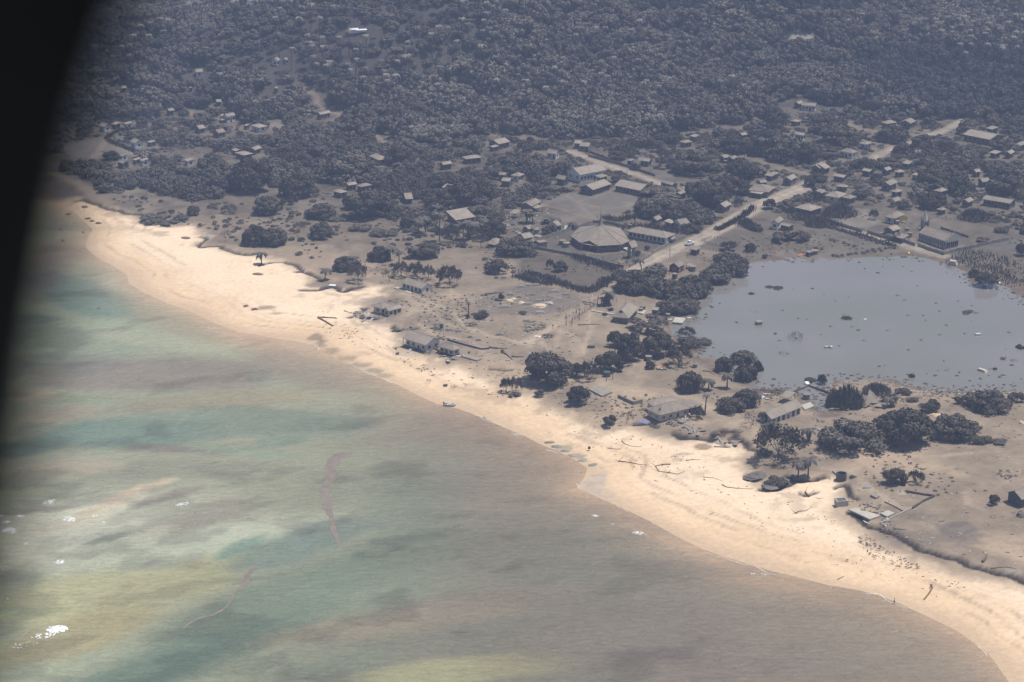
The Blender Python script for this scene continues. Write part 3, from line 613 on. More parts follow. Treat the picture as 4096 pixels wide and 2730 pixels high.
def roof_mesh(w, d, rise, kind, th=.14, hipk=1.0):
    """w along x (ridge), d across; eaves at z 0"""
    b = MB(); W2, D2 = w / 2, d / 2
    if kind == 'gable':
        nseg = max(2, int(w / 3)); xs = np.linspace(-W2, W2, nseg + 1)
        pr = [(-D2, 0), (0, rise), (D2, 0)]; lo = [(-D2, -th), (0, rise - th), (D2, -th)]
        for i in range(nseg):
            a, c = xs[i], xs[i + 1]
            for j in (0, 1):
                b.face([(a, pr[j][0], pr[j][1]), (c, pr[j][0], pr[j][1]), (c, pr[j + 1][0], pr[j + 1][1]), (a, pr[j + 1][0], pr[j + 1][1])][::1])
                b.face([(a, lo[j][0], lo[j][1]), (a, lo[j + 1][0], lo[j + 1][1]), (c, lo[j + 1][0], lo[j + 1][1]), (c, lo[j][0], lo[j][1])])
            for y, s in ((-D2, 1), (D2, -1)):
                q = [(a, y, -th), (c, y, -th), (c, y, 0), (a, y, 0)]; b.face(q if s > 0 else q[::-1])
        for x, s in ((-W2, 1), (W2, -1)):
            for j in (0, 1):
                q = [(x, pr[j][0], pr[j][1]), (x, pr[j + 1][0], pr[j + 1][1]), (x, lo[j + 1][0], lo[j + 1][1]), (x, lo[j][0], lo[j][1])]; b.face(q if s > 0 else q[::-1])
        b.tube([(-W2 - .02, 0, rise + .02), (W2 + .02, 0, rise + .02)], .11, 5)
    elif kind == 'hip':
        r = max(W2 - D2 * hipk, .01); c = [(-W2, -D2, 0), (W2, -D2, 0), (W2, D2, 0), (-W2, D2, 0)]; R0, R1 = (-r, 0, rise), (r, 0, rise)
        b.face([c[0], c[1], R1, R0]); b.face([c[1], c[2], R1]); b.face([c[2], c[3], R0, R1]); b.face([c[3], c[0], R0])
        lo = [(p[0], p[1], -th) for p in c]; b.face(lo[::-1])
        for i in range(4): b.face([lo[i], lo[(i + 1) % 4], c[(i + 1) % 4], c[i]])
        b.tube([R0, R1], .11, 5)
        for p, q in ((c[0], R0), (c[3], R0), (c[1], R1), (c[2], R1)): b.tube([p, q], .08, 4)
    elif kind == 'gablet':
        r = W2 - D2 * .55; g = .32; c = [(-W2, -D2, 0), (W2, -D2, 0), (W2, D2, 0), (-W2, D2, 0)]
        R0, R1 = (-r - D2 * g * .5, 0, rise), (r + D2 * g * .5, 0, rise); zz = rise * (1 - g); dy = D2 * g
        xi = r + D2 * g * .25
        A0, A1, B0, B1 = (-xi, -dy, zz), (-xi, dy, zz), (xi, -dy, zz), (xi, dy, zz)
        b.face([c[0], c[1], B0, R1, R0, A0]); b.face([c[2], c[3], A1, R0, R1, B1]); b.face([c[3], c[0], A0, A1]); b.face([c[1], c[2], B1, B0])
        b.face([A0, R0, A1], 1); b.face([B1, R1, B0], 1)
        lo = [(p[0], p[1], -th) for p in c]; b.face(lo[::-1])
        for i in range(4): b.face([lo[i], lo[(i + 1) % 4], c[(i + 1) % 4], c[i]])
    else:   # one slope, falling towards -y
        b.face([(-W2, -D2, 0), (W2, -D2, 0), (W2, D2, rise), (-W2, D2, rise)]); b.face([(-W2, -D2, -th), (-W2, D2, rise - th), (W2, D2, rise - th), (W2, -D2, -th)])
        b.face([(-W2, -D2, -th), (W2, -D2, -th), (W2, -D2, 0), (-W2, -D2, 0)]); b.face([(W2, D2, rise - th), (-W2, D2, rise - th), (-W2, D2, rise), (W2, D2, rise)])
        b.face([(W2, -D2, -th), (W2, D2, rise - th), (W2, D2, rise), (W2, -D2, 0)]); b.face([(-W2, D2, rise - th), (-W2, -D2, -th), (-W2, -D2, 0), (-W2, D2, rise)])
    return b
def wall_mesh(w, d, h, rise, kind, oh):
    b = MB(); X, Y = w / 2, d / 2; z0 = -1.0; g = rise * (Y / (Y + oh)) if kind == 'gable' else 0
    zt = h - .02; dz = rise - g - .17 if kind == 'gable' else -.15
    c = [(-X, -Y), (X, -Y), (X, Y), (-X, Y)]; ht = h + (0 if kind != 'gable' else rise * oh / (Y + oh)) - .16
    if kind == 'mono': hb = h + rise - .35
    for i in range(4):
        p, q = c[i], c[(i + 1) % 4]; h1 = h2 = ht
        if kind == 'mono':
            f = lambda y: h - .17 + rise * (y + Y + oh) / (2 * Y + 2 * oh); h1, h2 = f(p[1]), f(q[1])
        pts = [(p[0], p[1], z0), (q[0], q[1], z0), (q[0], q[1], h2), (p[0], p[1], h1)]
        if kind == 'gable' and i in (1, 3): pts = [pts[0], pts[1], pts[2], (p[0], 0, h + rise - .16), pts[3]]
        b.face(pts)
    return b
def building(reg, Lp, Fp, Rp, ridge, wh, rise, label, wallm='wall', roofm='roof', oh=.55, cat='house', name='house', wins=None, detail=True,
             group=None, maxd=15, mind=3.6, porch=None, tilt=0, kind=None, door=True, posts=False, plinth=None, pane='glass', frame=None, whz=1.1, eave=True, nowall=False):
    gx = gp(pxs(reg, [Lp, Fp, Rp]), wh)
    Lw, Fw, Rw = [Vector(p[:2]) for p in gx]
    z0 = float(min(gx[:, 2])) if max(gx[:, 2]) - min(gx[:, 2]) < 1.5 else float(np.median(gx[:, 2]))
    a, b = Lw - Fw, Rw - Fw
    if a.length >= b.length:
        u = a.normalized(); v = Vector((-u.y, u.x)); v = v if v.dot(b) > 0 else -v
        la = a.length; lb = min(max(abs(b.dot(v)), mind), maxd)
    else:
        v = b.normalized(); u = Vector((-v.y, v.x)); u = u if u.dot(a) > 0 else -u
        lb = b.length; la = min(max(abs(a.dot(u)), mind), maxd)
    c = Fw + u * la / 2 + v * lb / 2
    if ridge in ('a',): X, w, d = u, la, lb
    elif ridge == 'b': X, w, d = v, lb, la
    else: X, w, d = (u, la, lb) if la >= lb else (v, lb, la)
    if ridge in ('ma', 'mb'):      # one slope, falling towards the camera
        X, w, d = (u, la, lb) if ridge == 'ma' else (v, lb, la)
    k = kind or {'a': 'gable', 'b': 'gable', 'h': 'hip', 'g': 'gablet', 'ma': 'mono', 'mb': 'mono', 'f': 'mono'}[ridge]
    ang = math.atan2(X.y, X.x)
    n = Vector((-math.sin(ang), math.cos(ang)))
    if n.y < 0: ang += math.pi                    # local -y looks towards the sea
    root = empty(name, (c.x, c.y, z0), ang, 1, label, cat, group)
    if tilt: root.rotation_euler[0] = tilt
    rb = roof_mesh(w, d, rise, k, .16 if w > 9 else .1)
    ro = rb.build('roof', [M[roofm], M['rubber']], root, (0, 0, wh))
    W_, D_ = max(w - 2 * oh, 1.5), max(d - 2 * oh, 1.5)
    if not nowall: wall_mesh(W_, D_, wh, rise, k, oh).build('wall', M[wallm], root)
    if posts or nowall:
        pm2 = MB().box((0, 0, wh / 2 - .1), (.16, .16, wh - .1)).mesh('post', M['timber'])
        npo = max(2, int(w / 3) + 1)
        for i in range(npo):
            x = -w / 2 + .2 + (w - .4) * i / (npo - 1); link('post', pm2, root, (x, -d / 2 + .2, 0))
            if nowall: link('post', pm2, root, (x, d / 2 - .2, 0))
    if plinth: MB().box((0, 0, .15), (W_ + .16, D_ + .16, .9)).build('plinth', M[plinth], root)
    if not nowall:
        frame = frame or ('timber' if detail else 'wall')
        nw = wins if wins is not None else max(1, int(W_ / 3.2)); zc = wh * .55
        dr = nw // 2 if door and nw > 1 else -1
        for i in range(nw):
            x = -W_ / 2 + W_ * (i + .5) / nw
            if i == dr: put_door(root, x, -D_ / 2, .05, 0, 'darkwood')
            else: put_window(root, x, -D_ / 2, zc, 0, 1.3, whz, frame, detail, pane)
        ns = max(1, int(D_ / 3.4))
        for i in range(ns):
            y = -D_ / 2 + D_ * (i + .5) / ns
            for s, an in ((1, math.pi / 2), (-1, -math.pi / 2)):
                # only the end wall that the sea side can see
                e = Vector((math.cos(ang) * s, math.sin(ang) * s))
                if e.y < .35: put_window(root, s * W_ / 2, y, zc, an, 1.2, whz, frame, detail, pane)
    ca, sa = math.cos(ang), math.sin(ang)
    note_rect([(c.x + (x * ca - y * sa), c.y + (x * sa + y * ca), z0 + zz) for x in (-w / 2, w / 2) for y in (-d / 2, d / 2) for zz in (0, wh + rise)])
    return root, w, d, W_, D_
B = building
# --- seaside houses
r, w, d, W_, D_ = B('P', (290, 660), (840, 820), (1255, 665), 'a', 3.4, 2.0, 'long white beach house with broad grey gable roof and blue plinth above the sand', 'white', oh=.9, plinth='blue', wins=4, frame='timber', posts=True)
MB().box((0, -D_ / 2 - .9, .1), (W_, 1.7, .5)).build('veranda', M['timber'], r)
r, w, d, W_, D_ = B('P', (1100, 840), (1490, 960), (1740, 885), 'h', 2.8, 1.4, 'small hip-roofed cottage with open corner porch beside the long white beach house', 'cream', oh=.8, plinth='blue', wins=3, posts=True)
r, w, d, W_, D_ = B('G', (948, 1250), (1145, 1300), (1252, 1263), 'a', 2.5, 1.5, 'white gabled bungalow with broken dark windows standing alone on the ash plain', 'white', oh=.45, wins=5, whz=1.3)
MB().box((0, -D_ / 2 - 1.3, .1), (4, 2.4, .35)).build('step', M['palecon'], r)
r, *_ = B('J', (672, 172), (768, 196), (872, 158), 'h', 2.9, 1.3, 'wrecked house with sagging grey roof at the edge of the beach', 'cream', oh=.6, wins=3, tilt=.05)
r, *_ = B('J', (778, 205), (836, 226), (966, 186), 'b', 2.4, 1.0, 'lower wrecked wing of pale walls in front of the sagging beach roof', 'cream', oh=.4, wins=3, tilt=-.04)
r, w, d, W_, D_ = B('K', (815, 262), (975, 288), (1072, 192), 'g', 2.8, 2.6, 'dark-walled house under a tall gablet roof near the twin coconut palms', 'wall', oh=.7, wins=3)
r, w, d, W_, D_ = B('Q', (265, 285), (465, 362), (838, 268), 'h', 3.1, 2.1, 'large cream seaside house with a torn hipped roof and open corner veranda', 'cream', oh=.6, plinth='timber', wins=4, frame='white', detail=True, maxd=12)
# rear wing and lean-to of that house are parts of it
def wing(root, reg, Lp, Fp, Rp, wh, rise, k, wm='cream', nm='wing'):
    g = gp(pxs(reg, [Lp, Fp, Rp]), wh); Lw, Fw, Rw = [Vector(p[:2]) for p in g]; a, b = Lw - Fw, Rw - Fw
    if a.length >= b.length: u = a.normalized(); v = Vector((-u.y, u.x)); v = v if v.dot(b) > 0 else -v; la = a.length; lb = min(max(abs(b.dot(v)), 3.5), 11)
    else: v = b.normalized(); u = Vector((-v.y, v.x)); u = u if u.dot(a) > 0 else -u; lb = b.length; la = min(max(abs(a.dot(u)), 3.5), 11)
    c = Fw + u * la / 2 + v * lb / 2; X, w, d = (u, la, lb) if la >= lb else (v, lb, la); ang = math.atan2(X.y, X.x)
    if math.cos(ang) < 0: ang += math.pi
    Mi = root.matrix_basis.inverted() if False else (Matrix.Translation(root.location) @ Matrix.Rotation(root.rotation_euler[2], 4, 'Z')).inverted()
    loc = Mi @ Vector((c.x, c.y, root.location.z)); ra = ang - root.rotation_euler[2]
    roof_mesh(w, d, rise, k).build('roof', [M['roof'], M['rubber']], root, (loc.x, loc.y, wh), ra)
    wall_mesh(w - 1, d - 1, wh, rise, k, .5).build(nm, M[wm], root, (loc.x, loc.y, 0), ra)
wing(r, 'Q', (262, 190), (375, 246), (735, 205), 3.2, 1.6, 'hip'); wing(r, 'Q', (715, 215), (868, 272), (995, 245), 2.6, .5, 'mono', 'wall')
hole = MB(); hole.box((0, 0, 0), (2.6, 1.6, .1), .3); hole.cur = 1
for i in range(5): hole.box((-1 + i * .5, 0, .09), (.09, 1.9, .08), .3)
hole.build('roof_hole', [M['rubber'], M['timber']], r, (-w / 2 + 3.0, -d / 2 + 2.3, 3.1 + 1.0), 0).rotation_euler = (math.atan2(2.1, d / 2), 0, .2)
r, w, d, W_, D_ = B('Q', (1640, 315), (1785, 372), (2152, 256), 'b', 3.2, 2.1, 'long house with brown slatted windows and plain grey roof beside the flooded yard', 'white', oh=.55, wins=6, frame='darkwood', whz=1.9)
B('Q', (1880, 122), (1985, 150), (2068, 104), 'ma', 2.6, .5, 'open lean-to shelter behind the house with brown slatted windows', nowall=True, cat='shelter', name='shelter', oh=.1)
B('K', (1188, 205), (1250, 216), (1268, 197), 'ma', 2.5, .4, 'small grey outhouse between the tank stand and the lagoon scrub', cat='shed', name='shed', oh=.2, wins=1, mind=2.2, detail=False)
B('M', (2180, 400), (2330, 470), (2460, 430), 'b', 3.0, 1.8, 'dark-ended shed roof cut by the right edge of the picture, on open ash', 'greytank', cat='shed', name='shed', wins=1)
# --- church compound
B('R', (1190, 250), (1818, 368), (1985, 300), 'h', 3.1, 1.7, 'long low hall with a row of dark windows next to the great church roof', 'white', oh=.9, wins=9, cat='hall', name='hall', maxd=11, whz=1.5, plinth='concrete')
B('H', (525, 345), (640, 378), (812, 320), 'b', 2.9, 1.7, 'left of the two long school blocks along the playing field', cat='school', name='school_block', wins=5)
B('H', (838, 332), (1085, 384), (1118, 322), 'a', 2.9, 1.9, 'right school block with broad pale roof, partly behind the spreading rain tree', cat='school', name='school_block', wins=7, maxd=13, mind=9)
B('H', (445, 182), (520, 236), (774, 188), 'b', 4.2, 2.2, 'white two-row school building with a big roof behind thin trees', 'white', cat='school', name='school_block', wins=8, mind=10, whz=1.4)
B('H', (682, 250), (712, 262), (782, 242), 'mb', 2.6, .4, 'low white annexe at the foot of the big-roofed school', 'white', cat='annexe', name='annexe', wins=4, detail=False)
B('H', (285, 266), (370, 284), (428, 272), 'a', 3.0, 1.5, 'small grey gabled hut with an arched dark end window, left of the school', wins=1)
B('H', (200, 18), (290, 36), (336, 26), 'a', 2.8, 1.4, 'little hut with a bright gable end above the thin school trees', 'white', oh=.3, wins=1, detail=False)
B('H', (1060, 96), (1168, 112), (1202, 99), 'a', 2.7, 1.3, 'bungalow with a bright right-hand gable behind a lone palm by the walled road', wins=2, detail=False)
B('H', (968, 100), (1000, 106), (1032, 96), 'ma', 2.2, .3, 'tiny flat-roofed store next to the palm by the walled road', cat='shed', name='shed', oh=.1, wins=1, mind=2.5, detail=False)
B('H', (1272, 302), (1385, 334), (1412, 318), 'a', 2.8, 1.0, 'narrow shed with its end against the walled road', cat='shed', name='shed', wins=2, detail=False, oh=.3)
B('H', (1425, 365), (1500, 385), (1562, 358), 'h', 2.6, 1.1, 'pale hip-roofed house between the rain tree and the dark orchard', wins=2, detail=False)
B('H', (1425, 400), (1462, 418), (1508, 405), 'ma', 2.4, .8, 'pale lean-to below the hip-roofed house by the rain tree', cat='shed', name='shed', wins=1, detail=False)
B('H', (1190, 648), (1240, 665), (1292, 642), 'b', 2.4, 1.2, 'tiny gabled hut half buried in the dark trees behind the hall', wins=1, detail=False, oh=.3)
B('H', (1385, 668), (1465, 702), (1530, 678), 'b', 2.9, 1.5, 'house with a bright doorway side in the trees behind the hall', 'white', oh=.4, wins=3)
B('H', (1326, 686), (1375, 694), (1420, 672), 'mb', 2.7, .7, 'left annexe roof joined to the house with the bright doorway', cat='annexe', name='annexe', wins=1, detail=False)
B('H', (1795, 525), (1880, 542), (1942, 512), 'b', 2.8, 1.4, 'house behind the hedge on the inland side of the main road', wins=3)
B('H', (2098, 372), (2290, 400), (2360, 345), 'h', 2.9, 1.9, 'large pale-roofed house in the bend above the main road', wins=4, maxd=12)
B('H', (2110, 398), (2220, 418), (2258, 398), 'ma', 2.4, .5, 'front veranda roof of the pale house in the road bend', cat='shelter', name='shelter', nowall=True, oh=.1)
B('H', (2180, 292), (2215, 310), (2242, 295), 'b', 2.4, .9, 'small hut beside the round tank above the road bend', wins=1, detail=False, oh=.3)
B('H', (2248, 238), (2320, 250), (2362, 235), 'ma', 2.4, .6, 'low pale roof on the hillside above the road bend', wins=1, detail=False)
B('H', (1348, 1082), (1446, 1106), (1506, 1072), 'b', 2.7, 1.5, 'dark red hut on stilts between the road fence and the lagoon', 'red', oh=.25, wins=3, frame='white')
r, *_ = B('H', (1562, 930), (1614, 944), (1656, 928), 'ma', 2.6, .6, 'dark red roadside stall with a flat ash-covered roof and pole porch', 'red', oh=.5, wins=1, cat='stall', name='stall', posts=True)
B('H', (1518, 1082), (1556, 1092), (1592, 1080), 'ma', 1.8, .2, 'low flat shelter behind the two tanks of the red hut', cat='shelter', name='shelter', nowall=True, oh=.1, mind=2.5)
B('H', (1396, 1165), (1418, 1172), (1436, 1164), 'ma', 2.2, .2, 'grey box privy below the red hut', cat='shed', name='shed', oh=.1, wins=1, mind=1.8, detail=False)
B('H', (268, 706), (302, 714), (348, 706), 'b', 2.7, 1.2, 'cottage with a white end wall outside the church compound', 'white', oh=.3, wins=2, mind=7, maxd=12)
B('H', (-5, 740), (40, 746), (88, 730), 'a', 2.3, .9, 'small dark shed left of the round tank outside the church wall', cat='shed', name='shed', wins=1, detail=False, oh=.3)
B('H', (1366, 832), (1392, 842), (1420, 830), 'ma', 1.8, .5, 'small lean-to at the road end of the long low hall', cat='shelter', name='shelter', nowall=True, oh=.1, mind=2.2)
# --- around the fallen roofs left of the church
B('G', (2080, 512), (2178, 532), (2272, 488), 'b', 3.0, 1.4, 'shed with a long bright-edged roof at the left end of the playing field', wins=3, oh=.4)
B('G', (2186, 545), (2215, 552), (2284, 535), 'mb', 2.1, .5, 'open porch roof in front of the shed by the playing field', cat='shelter', name='shelter', nowall=True, oh=.1)
B('G', (1985, 585), (2030, 600), (2082, 580), 'ma', 2.6, .6, 'open pole shelter among debris below the playing field', cat='shelter', name='shelter', nowall=True, oh=.1)
B('G', (1422, 615), (1462, 655), (1648, 622), 'mb', 2.2, 1.9, 'big fallen sheet-metal roof lying tilted among dark trees and palms', wins=0, door=False, oh=.6, tilt=.08, mind=8)
B('G', (1545, 562), (1575, 575), (1612, 556), 'b', 2.2, .8, 'dark shed roof behind the big fallen sheet-metal roof', cat='shed', name='shed', wins=1, detail=False, oh=.3)
B('G', (2036, 806), (2110, 836), (2168, 806), 'b', 3.2, 1.5, 'gabled house with a small loft window above the wall of scrub', wins=1, oh=.5, frame='white')
B('G', (2160, 850), (2190, 868), (2228, 858), 'a', 2.2, .8, 'tiny pale shed right of the house with the loft window', cat='shed', name='shed', wins=1, detail=False, oh=.2, mind=3)
B('G', (1768, 868), (1842, 893), (1906, 842), 'h', 1.6, 1.3, 'collapsed house roof lying low in the branches left of the loft-window house', wins=0, door=False, tilt=.1)
B('G', (2108, 735), (2150, 748), (2202, 730), 'b', 2.4, 1.0, 'grey hut beside the round tank left of the church compound', wins=1, detail=False, oh=.3)
B('G', (955, 412), (992, 458), (1048, 440), 'b', 2.8, 1.5, 'storm-broken house with a lifted roof in the dark wood', wins=1, detail=False, tilt=.06)
B('G', (1336, 350), (1390, 362), (1438, 345), 'ma', 2.6, .9, 'single pale roof above the crown of the central wood', wins=1, detail=False)
B('G', (402, 322), (455, 336), (540, 322), 'b', 2.6, .9, 'left pale roof of the pair at the seaward edge of the wood', wins=2, detail=False)
B('G', (512, 335), (570, 350), (682, 330), 'h', 2.6, .9, 'right pale roof of the pair at the seaward edge of the wood', wins=2, detail=False)
B('G', (302, 385), (380, 408), (462, 392), 'h', 2.6, 1.0, 'low pale hip roof in front of the pair of roofs at the wood edge', wins=2, detail=False)
B('G', (706, 86), (735, 96), (832, 84), 'h', 3.0, 1.6, 'pale square roof with one corner hidden by trees above the central wood', wins=2, detail=False, mind=10)
B('G', (1315, 125), (1345, 142), (1432, 128), 'b', 2.8, 1.0, 'teal-walled cabin with a flat pale roof in the bushes', 'greytank', wins=2, detail=False, oh=.3)
B('G', (1490, 68), (1560, 88), (1715, 72), 'h', 2.7, 1.0, 'wide low pale roof right of the teal-walled cabin', wins=3, detail=False)
B('G', (1880, 232), (1930, 240), (1962, 222), 'a', 2.7, .9, 'hut with a pale roof at the top of the three by the bending track', wins=1, detail=False, oh=.3)
B('G', (1905, 280), (1972, 298), (2006, 272), 'a', 2.9, 1.0, 'dark hut with a flat pale roof, lowest of the three by the bending track', 'greytank', wins=1, detail=False, oh=.3)
B('G', (1980, 238), (2060, 252), (2116, 228), 'h', 2.7, 1.2, 'hip-roofed house half behind a thin tree by the bending track', 'white', wins=2, detail=False)
# --- left village
B('A', (1200, 606), (1246, 618), (1306, 606), 'b', 2.9, 1.3, 'white-gabled cottage alone high in the left forest', 'white', wins=1, detail=False, oh=.3)
B('A', (1892, 512), (1944, 522), (1992, 506), 'b', 3.0, 1.3, 'white house with a side annexe in a clearing high on the left slope', 'white', wins=3, detail=False, oh=.3)
B('A', (1990, 508), (2010, 512), (2034, 504), 'mb', 2.6, .4, 'flat annexe right of the white house high on the left slope', 'white', wins=1, detail=False, oh=.2, cat='annexe', name='annexe')
B('A', (412, 1072), (462, 1088), (526, 1074), 'a', 2.8, 1.4, 'white-ended cottage at the head of the forking track', 'white', wins=1, detail=False, oh=.3)
B('A', (520, 1058), (560, 1068), (604, 1056), 'ma', 2.6, .6, 'shaded hut right behind the white-ended cottage at the track fork', wins=1, detail=False, oh=.3)
B('A', (616, 1055), (650, 1064), (706, 1056), 'ma', 2.6, .5, 'pale-roofed cabin, rightmost of the three above the track fork', 'white', wins=2, detail=False, oh=.3)
B('A', (680, 1208), (724, 1226), (798, 1212), 'a', 2.9, 1.4, 'pale blue-white cottage with an arched end window near the track fork', 'white', wins=1, detail=False, oh=.3)
B('A', (828, 1212), (860, 1222), (908, 1212), 'ma', 2.2, .4, 'long low shed to the right of the arched-window cottage', cat='shed', name='shed', wins=1, detail=False, oh=.2)
B('A', (1230, 1088), (1276, 1104), (1324, 1092), 'b', 2.7, 1.3, 'plain grey cottage between thin trees, left of its twin', wins=1, detail=False, oh=.3)
B('A', (1385, 1122), (1440, 1140), (1496, 1124), 'b', 2.7, 1.3, 'plain cottage with a white side post, right of its twin', wins=2, detail=False, oh=.3)
B('A', (1484, 990), (1512, 1000), (1586, 986), 'b', 3.4, 1.3, 'bright white house with two dark doors and a porch at its foot', 'white', wins=3, detail=False, oh=.3)
B('A', (1446, 985), (1468, 996), (1490, 990), 'a', 3.0, .8, 'small gable joined to the left of the bright white house', 'white', wins=1, detail=False, oh=.2)
B('A', (1446, 1022), (1472, 1030), (1510, 1026), 'ma', 1.8, .3, 'flat porch roof in front of the bright white house', cat='shelter', name='shelter', nowall=True, oh=.1, mind=2)
B('A', (1712, 1072), (1782, 1092), (1866, 1078), 'h', 2.8, 1.1, 'dark-sided house with a white front porch beside the round grey plot', 'white', wins=3, detail=False)
B('A', (1662, 1070), (1682, 1076), (1706, 1068), 'ma', 2.2, .3, 'little grey shed left of the dark-sided house', cat='shed', name='shed', wins=1, detail=False, oh=.1, mind=2)
B('A', (572, 1382), (622, 1400), (656, 1382), 'a', 2.8, .9, 'tall grey shed at the left edge of the coastal wood', cat='shed', name='shed', wins=1, detail=False, oh=.3)
B('A', (588, 1328), (612, 1336), (642, 1328), 'ma', 2.6, .5, 'white box hut behind the tall grey shed', 'white', wins=1, detail=False, oh=.2, cat='hut', name='hut')
B('A', (702, 1362), (728, 1372), (754, 1362), 'ma', 2.3, .5, 'first pale roof right of the bush by the tall grey shed', wins=1, detail=False, oh=.2)
B('A', (764, 1366), (788, 1378), (814, 1368), 'ma', 2.6, .6, 'second pale roof, doubled, right of the tall grey shed', 'white', wins=1, detail=False, oh=.2)
B('A', (1142, 1366), (1176, 1378), (1212, 1364), 'ma', 2.6, .6, 'pale roof with a white wall above the coastal wood', 'white', wins=1, detail=False, oh=.2)
B('A', (1575, 1305), (1655, 1328), (1740, 1312), 'h', 2.7, .9, 'widest pale roof of the cluster above the round dark tree', wins=2, detail=False)
B('A', (1700, 1272), (1752, 1284), (1812, 1262), 'b', 2.7, 1.0, 'pale gable roof on the right of the cluster above the round dark tree', wins=1, detail=False)
B('A', (1565, 1285), (1590, 1292), (1625, 1284), 'ma', 2.4, .4, 'small pale roof on the left of the cluster above the round dark tree', wins=1, detail=False, oh=.2)
B('A', (1388, 864), (1425, 874), (1470, 866), 'b', 2.6, 1.0, 'grey roof among dense trees high above the left village', wins=1, detail=False)
B('A', (986, 940), (1020, 952), (1062, 946), 'b', 2.6, 1.0, 'sloping pale roof in the trees left of the sandy bank', wins=1, detail=False)
B('A', (1912, 750), (1936, 756), (1962, 750), 'ma', 3.2, .3, 'little square tower hut with a pale lid in the slope forest', 'wall', wins=1, detail=False, oh=.2, cat='hut', name='hut', mind=2.5)
B('A', (578, 750), (612, 755), (652, 752), 'b', 2.4, .9, 'half-hidden pale roof deep in the left forest', wins=1, detail=False)
B('A', (1175, 750), (1192, 754), (1214, 750), 'ma', 2.4, .3, 'tiny shed below the alone cottage in the left forest', cat='shed', name='shed', wins=1, detail=False, oh=.2, mind=2)
B('B', (148, 970), (175, 982), (264, 960), 'b', 2.9, .9, 'long pale-roofed house on the spur where the track climbs', wins=3, detail=False, oh=.3)
B('B', (1645, 1208), (1698, 1234), (1798, 1212), 'b', 3.0, 1.5, 'large pale gable roof at the foot of the wooded hill', wins=4, detail=False, mind=8)
B('B', (1618, 1250), (1650, 1262), (1692, 1258), 'ma', 2.2, .3, 'small flat outbuilding below the large roof at the hill foot', cat='shed', name='shed', wins=1, detail=False, oh=.2)
B('B', (2108, 1306), (2188, 1318), (2228, 1306), 'a', 2.8, 1.1, 'hut with a white right gable at the top of the school trees', 'white', wins=2, detail=False, oh=.3)
# --- right village
B('C', (212, 1218), (262, 1230), (290, 1208), 'a', 2.8, 1.0, 'left and upper roof of the touching pair at the road head', wins=1, detail=False, oh=.3)
B('C', (255, 1242), (330, 1255), (366, 1228), 'a', 2.8, 1.2, 'right and lower roof of the touching pair at the road head', wins=2, detail=False, oh=.3)
B('C', (1078, 1212), (1150, 1222), (1222, 1210), 'h', 2.6, .9, 'pale roof with a white patch behind leafless garden trees', wins=2, detail=False)
B('C', (1200, 1162), (1240, 1172), (1284, 1160), 'ma', 3.0, .3, 'box-like cottage with a flat pale lid below the forest edge', wins=1, detail=False, oh=.2)
B('C', (1600, 1148), (1640, 1158), (1690, 1150), 'b', 2.6, .9, 'pale roof peeping over the right shoulder of a round tree', wins=1, detail=False)
B('C', (1440, 1340), (1490, 1352), (1530, 1342), 'b', 2.5, .9, 'small pale roof left of its neighbour between two round trees', wins=1, detail=False)
B('C', (1508, 1350), (1560, 1362), (1610, 1348), 'b', 2.5, .9, 'small pale roof right of its neighbour between two round trees', wins=1, detail=False)
B('C', (1832, 1500), (1890, 1510), (1962, 1488), 'ma', 2.4, .6, 'low pale shed roof by the bare yard left of the grey gable house', wins=1, detail=False)
B('C', (1998, 1525), (2060, 1542), (2112, 1512), 'b', 2.9, 1.2, 'grey gable house on the bare yard beside the main road', wins=2, detail=False, oh=.3)
B('C', (2238, 1420), (2310, 1442), (2362, 1412), 'b', 2.9, 1.4, 'long grey house on the inland side of the bare yard', wins=3, detail=False)
B('D', (245, 990), (385, 1006), (434, 996), 'a', 3.0, 1.4, 'forest-edge farmhouse with a white right gable', 'white', wins=4, detail=False, maxd=9)
B('D', (180, 978), (225, 986), (275, 966), 'b', 2.8, 1.0, 'dark left wing beside the forest-edge farmhouse', 'greytank', wins=1, detail=False)
B('D', (140, 1140), (205, 1152), (282, 1146), 'h', 2.5, .8, 'buckled pale roof behind trees below the forest-edge farmhouse', wins=1, detail=False)
B('D', (178, 1266), (270, 1282), (310, 1270), 'a', 2.8, 1.0, 'house with a glinting white right end left of the sandy path', 'white', wins=3, detail=False)
B('D', (955, 1160), (1050, 1172), (1155, 1158), 'h', 2.7, 1.1, 'broad grey hip roof left of the sunlit double house', wins=2, detail=False)
B('D', (1190, 1148), (1282, 1168), (1334, 1144), 'b', 3.2, 1.3, 'sunlit double house with a dark front by the turning circle', wins=2, detail=False)
B('D', (1772, 1268), (2030, 1322), (2082, 1262), 'a', 3.2, 1.6, 'largest pale roof at the forest edge on the far right', wins=6, detail=False, mind=12, maxd=18)
B('D', (1980, 1212), (2050, 1225), (2114, 1212), 'ma', 2.8, .5, 'narrow pale roof just behind the largest forest-edge roof', wins=2, detail=False)
B('D', (2262, 1362), (2320, 1378), (2400, 1362), 'ma', 2.9, .8, 'pale roof touching the right edge of the picture above a bright sheet', wins=2, detail=False)
B('D', (775, 1355), (860, 1368), (922, 1352), 'h', 2.7, .9, 'flat-looking house with a white corner beside the curved yard', 'white', wins=2, detail=False)
B('D', (605, 1428), (732, 1450), (798, 1432), 'h', 3.0, 1.5, 'hip-roofed house with a raised white veranda above the lower lane', 'white', wins=3, detail=False)
B('I', (352, 152), (482, 178), (568, 168), 'b', 2.9, 1.5, 'pale double-gabled house behind the hedge below the lower lane', 'wall', wins=3, detail=False)
B('I', (548, 242), (655, 262), (708, 246), 'a', 2.6, .8, 'long low roof with a dark front left of the sprawling tree', wins=3, detail=False)
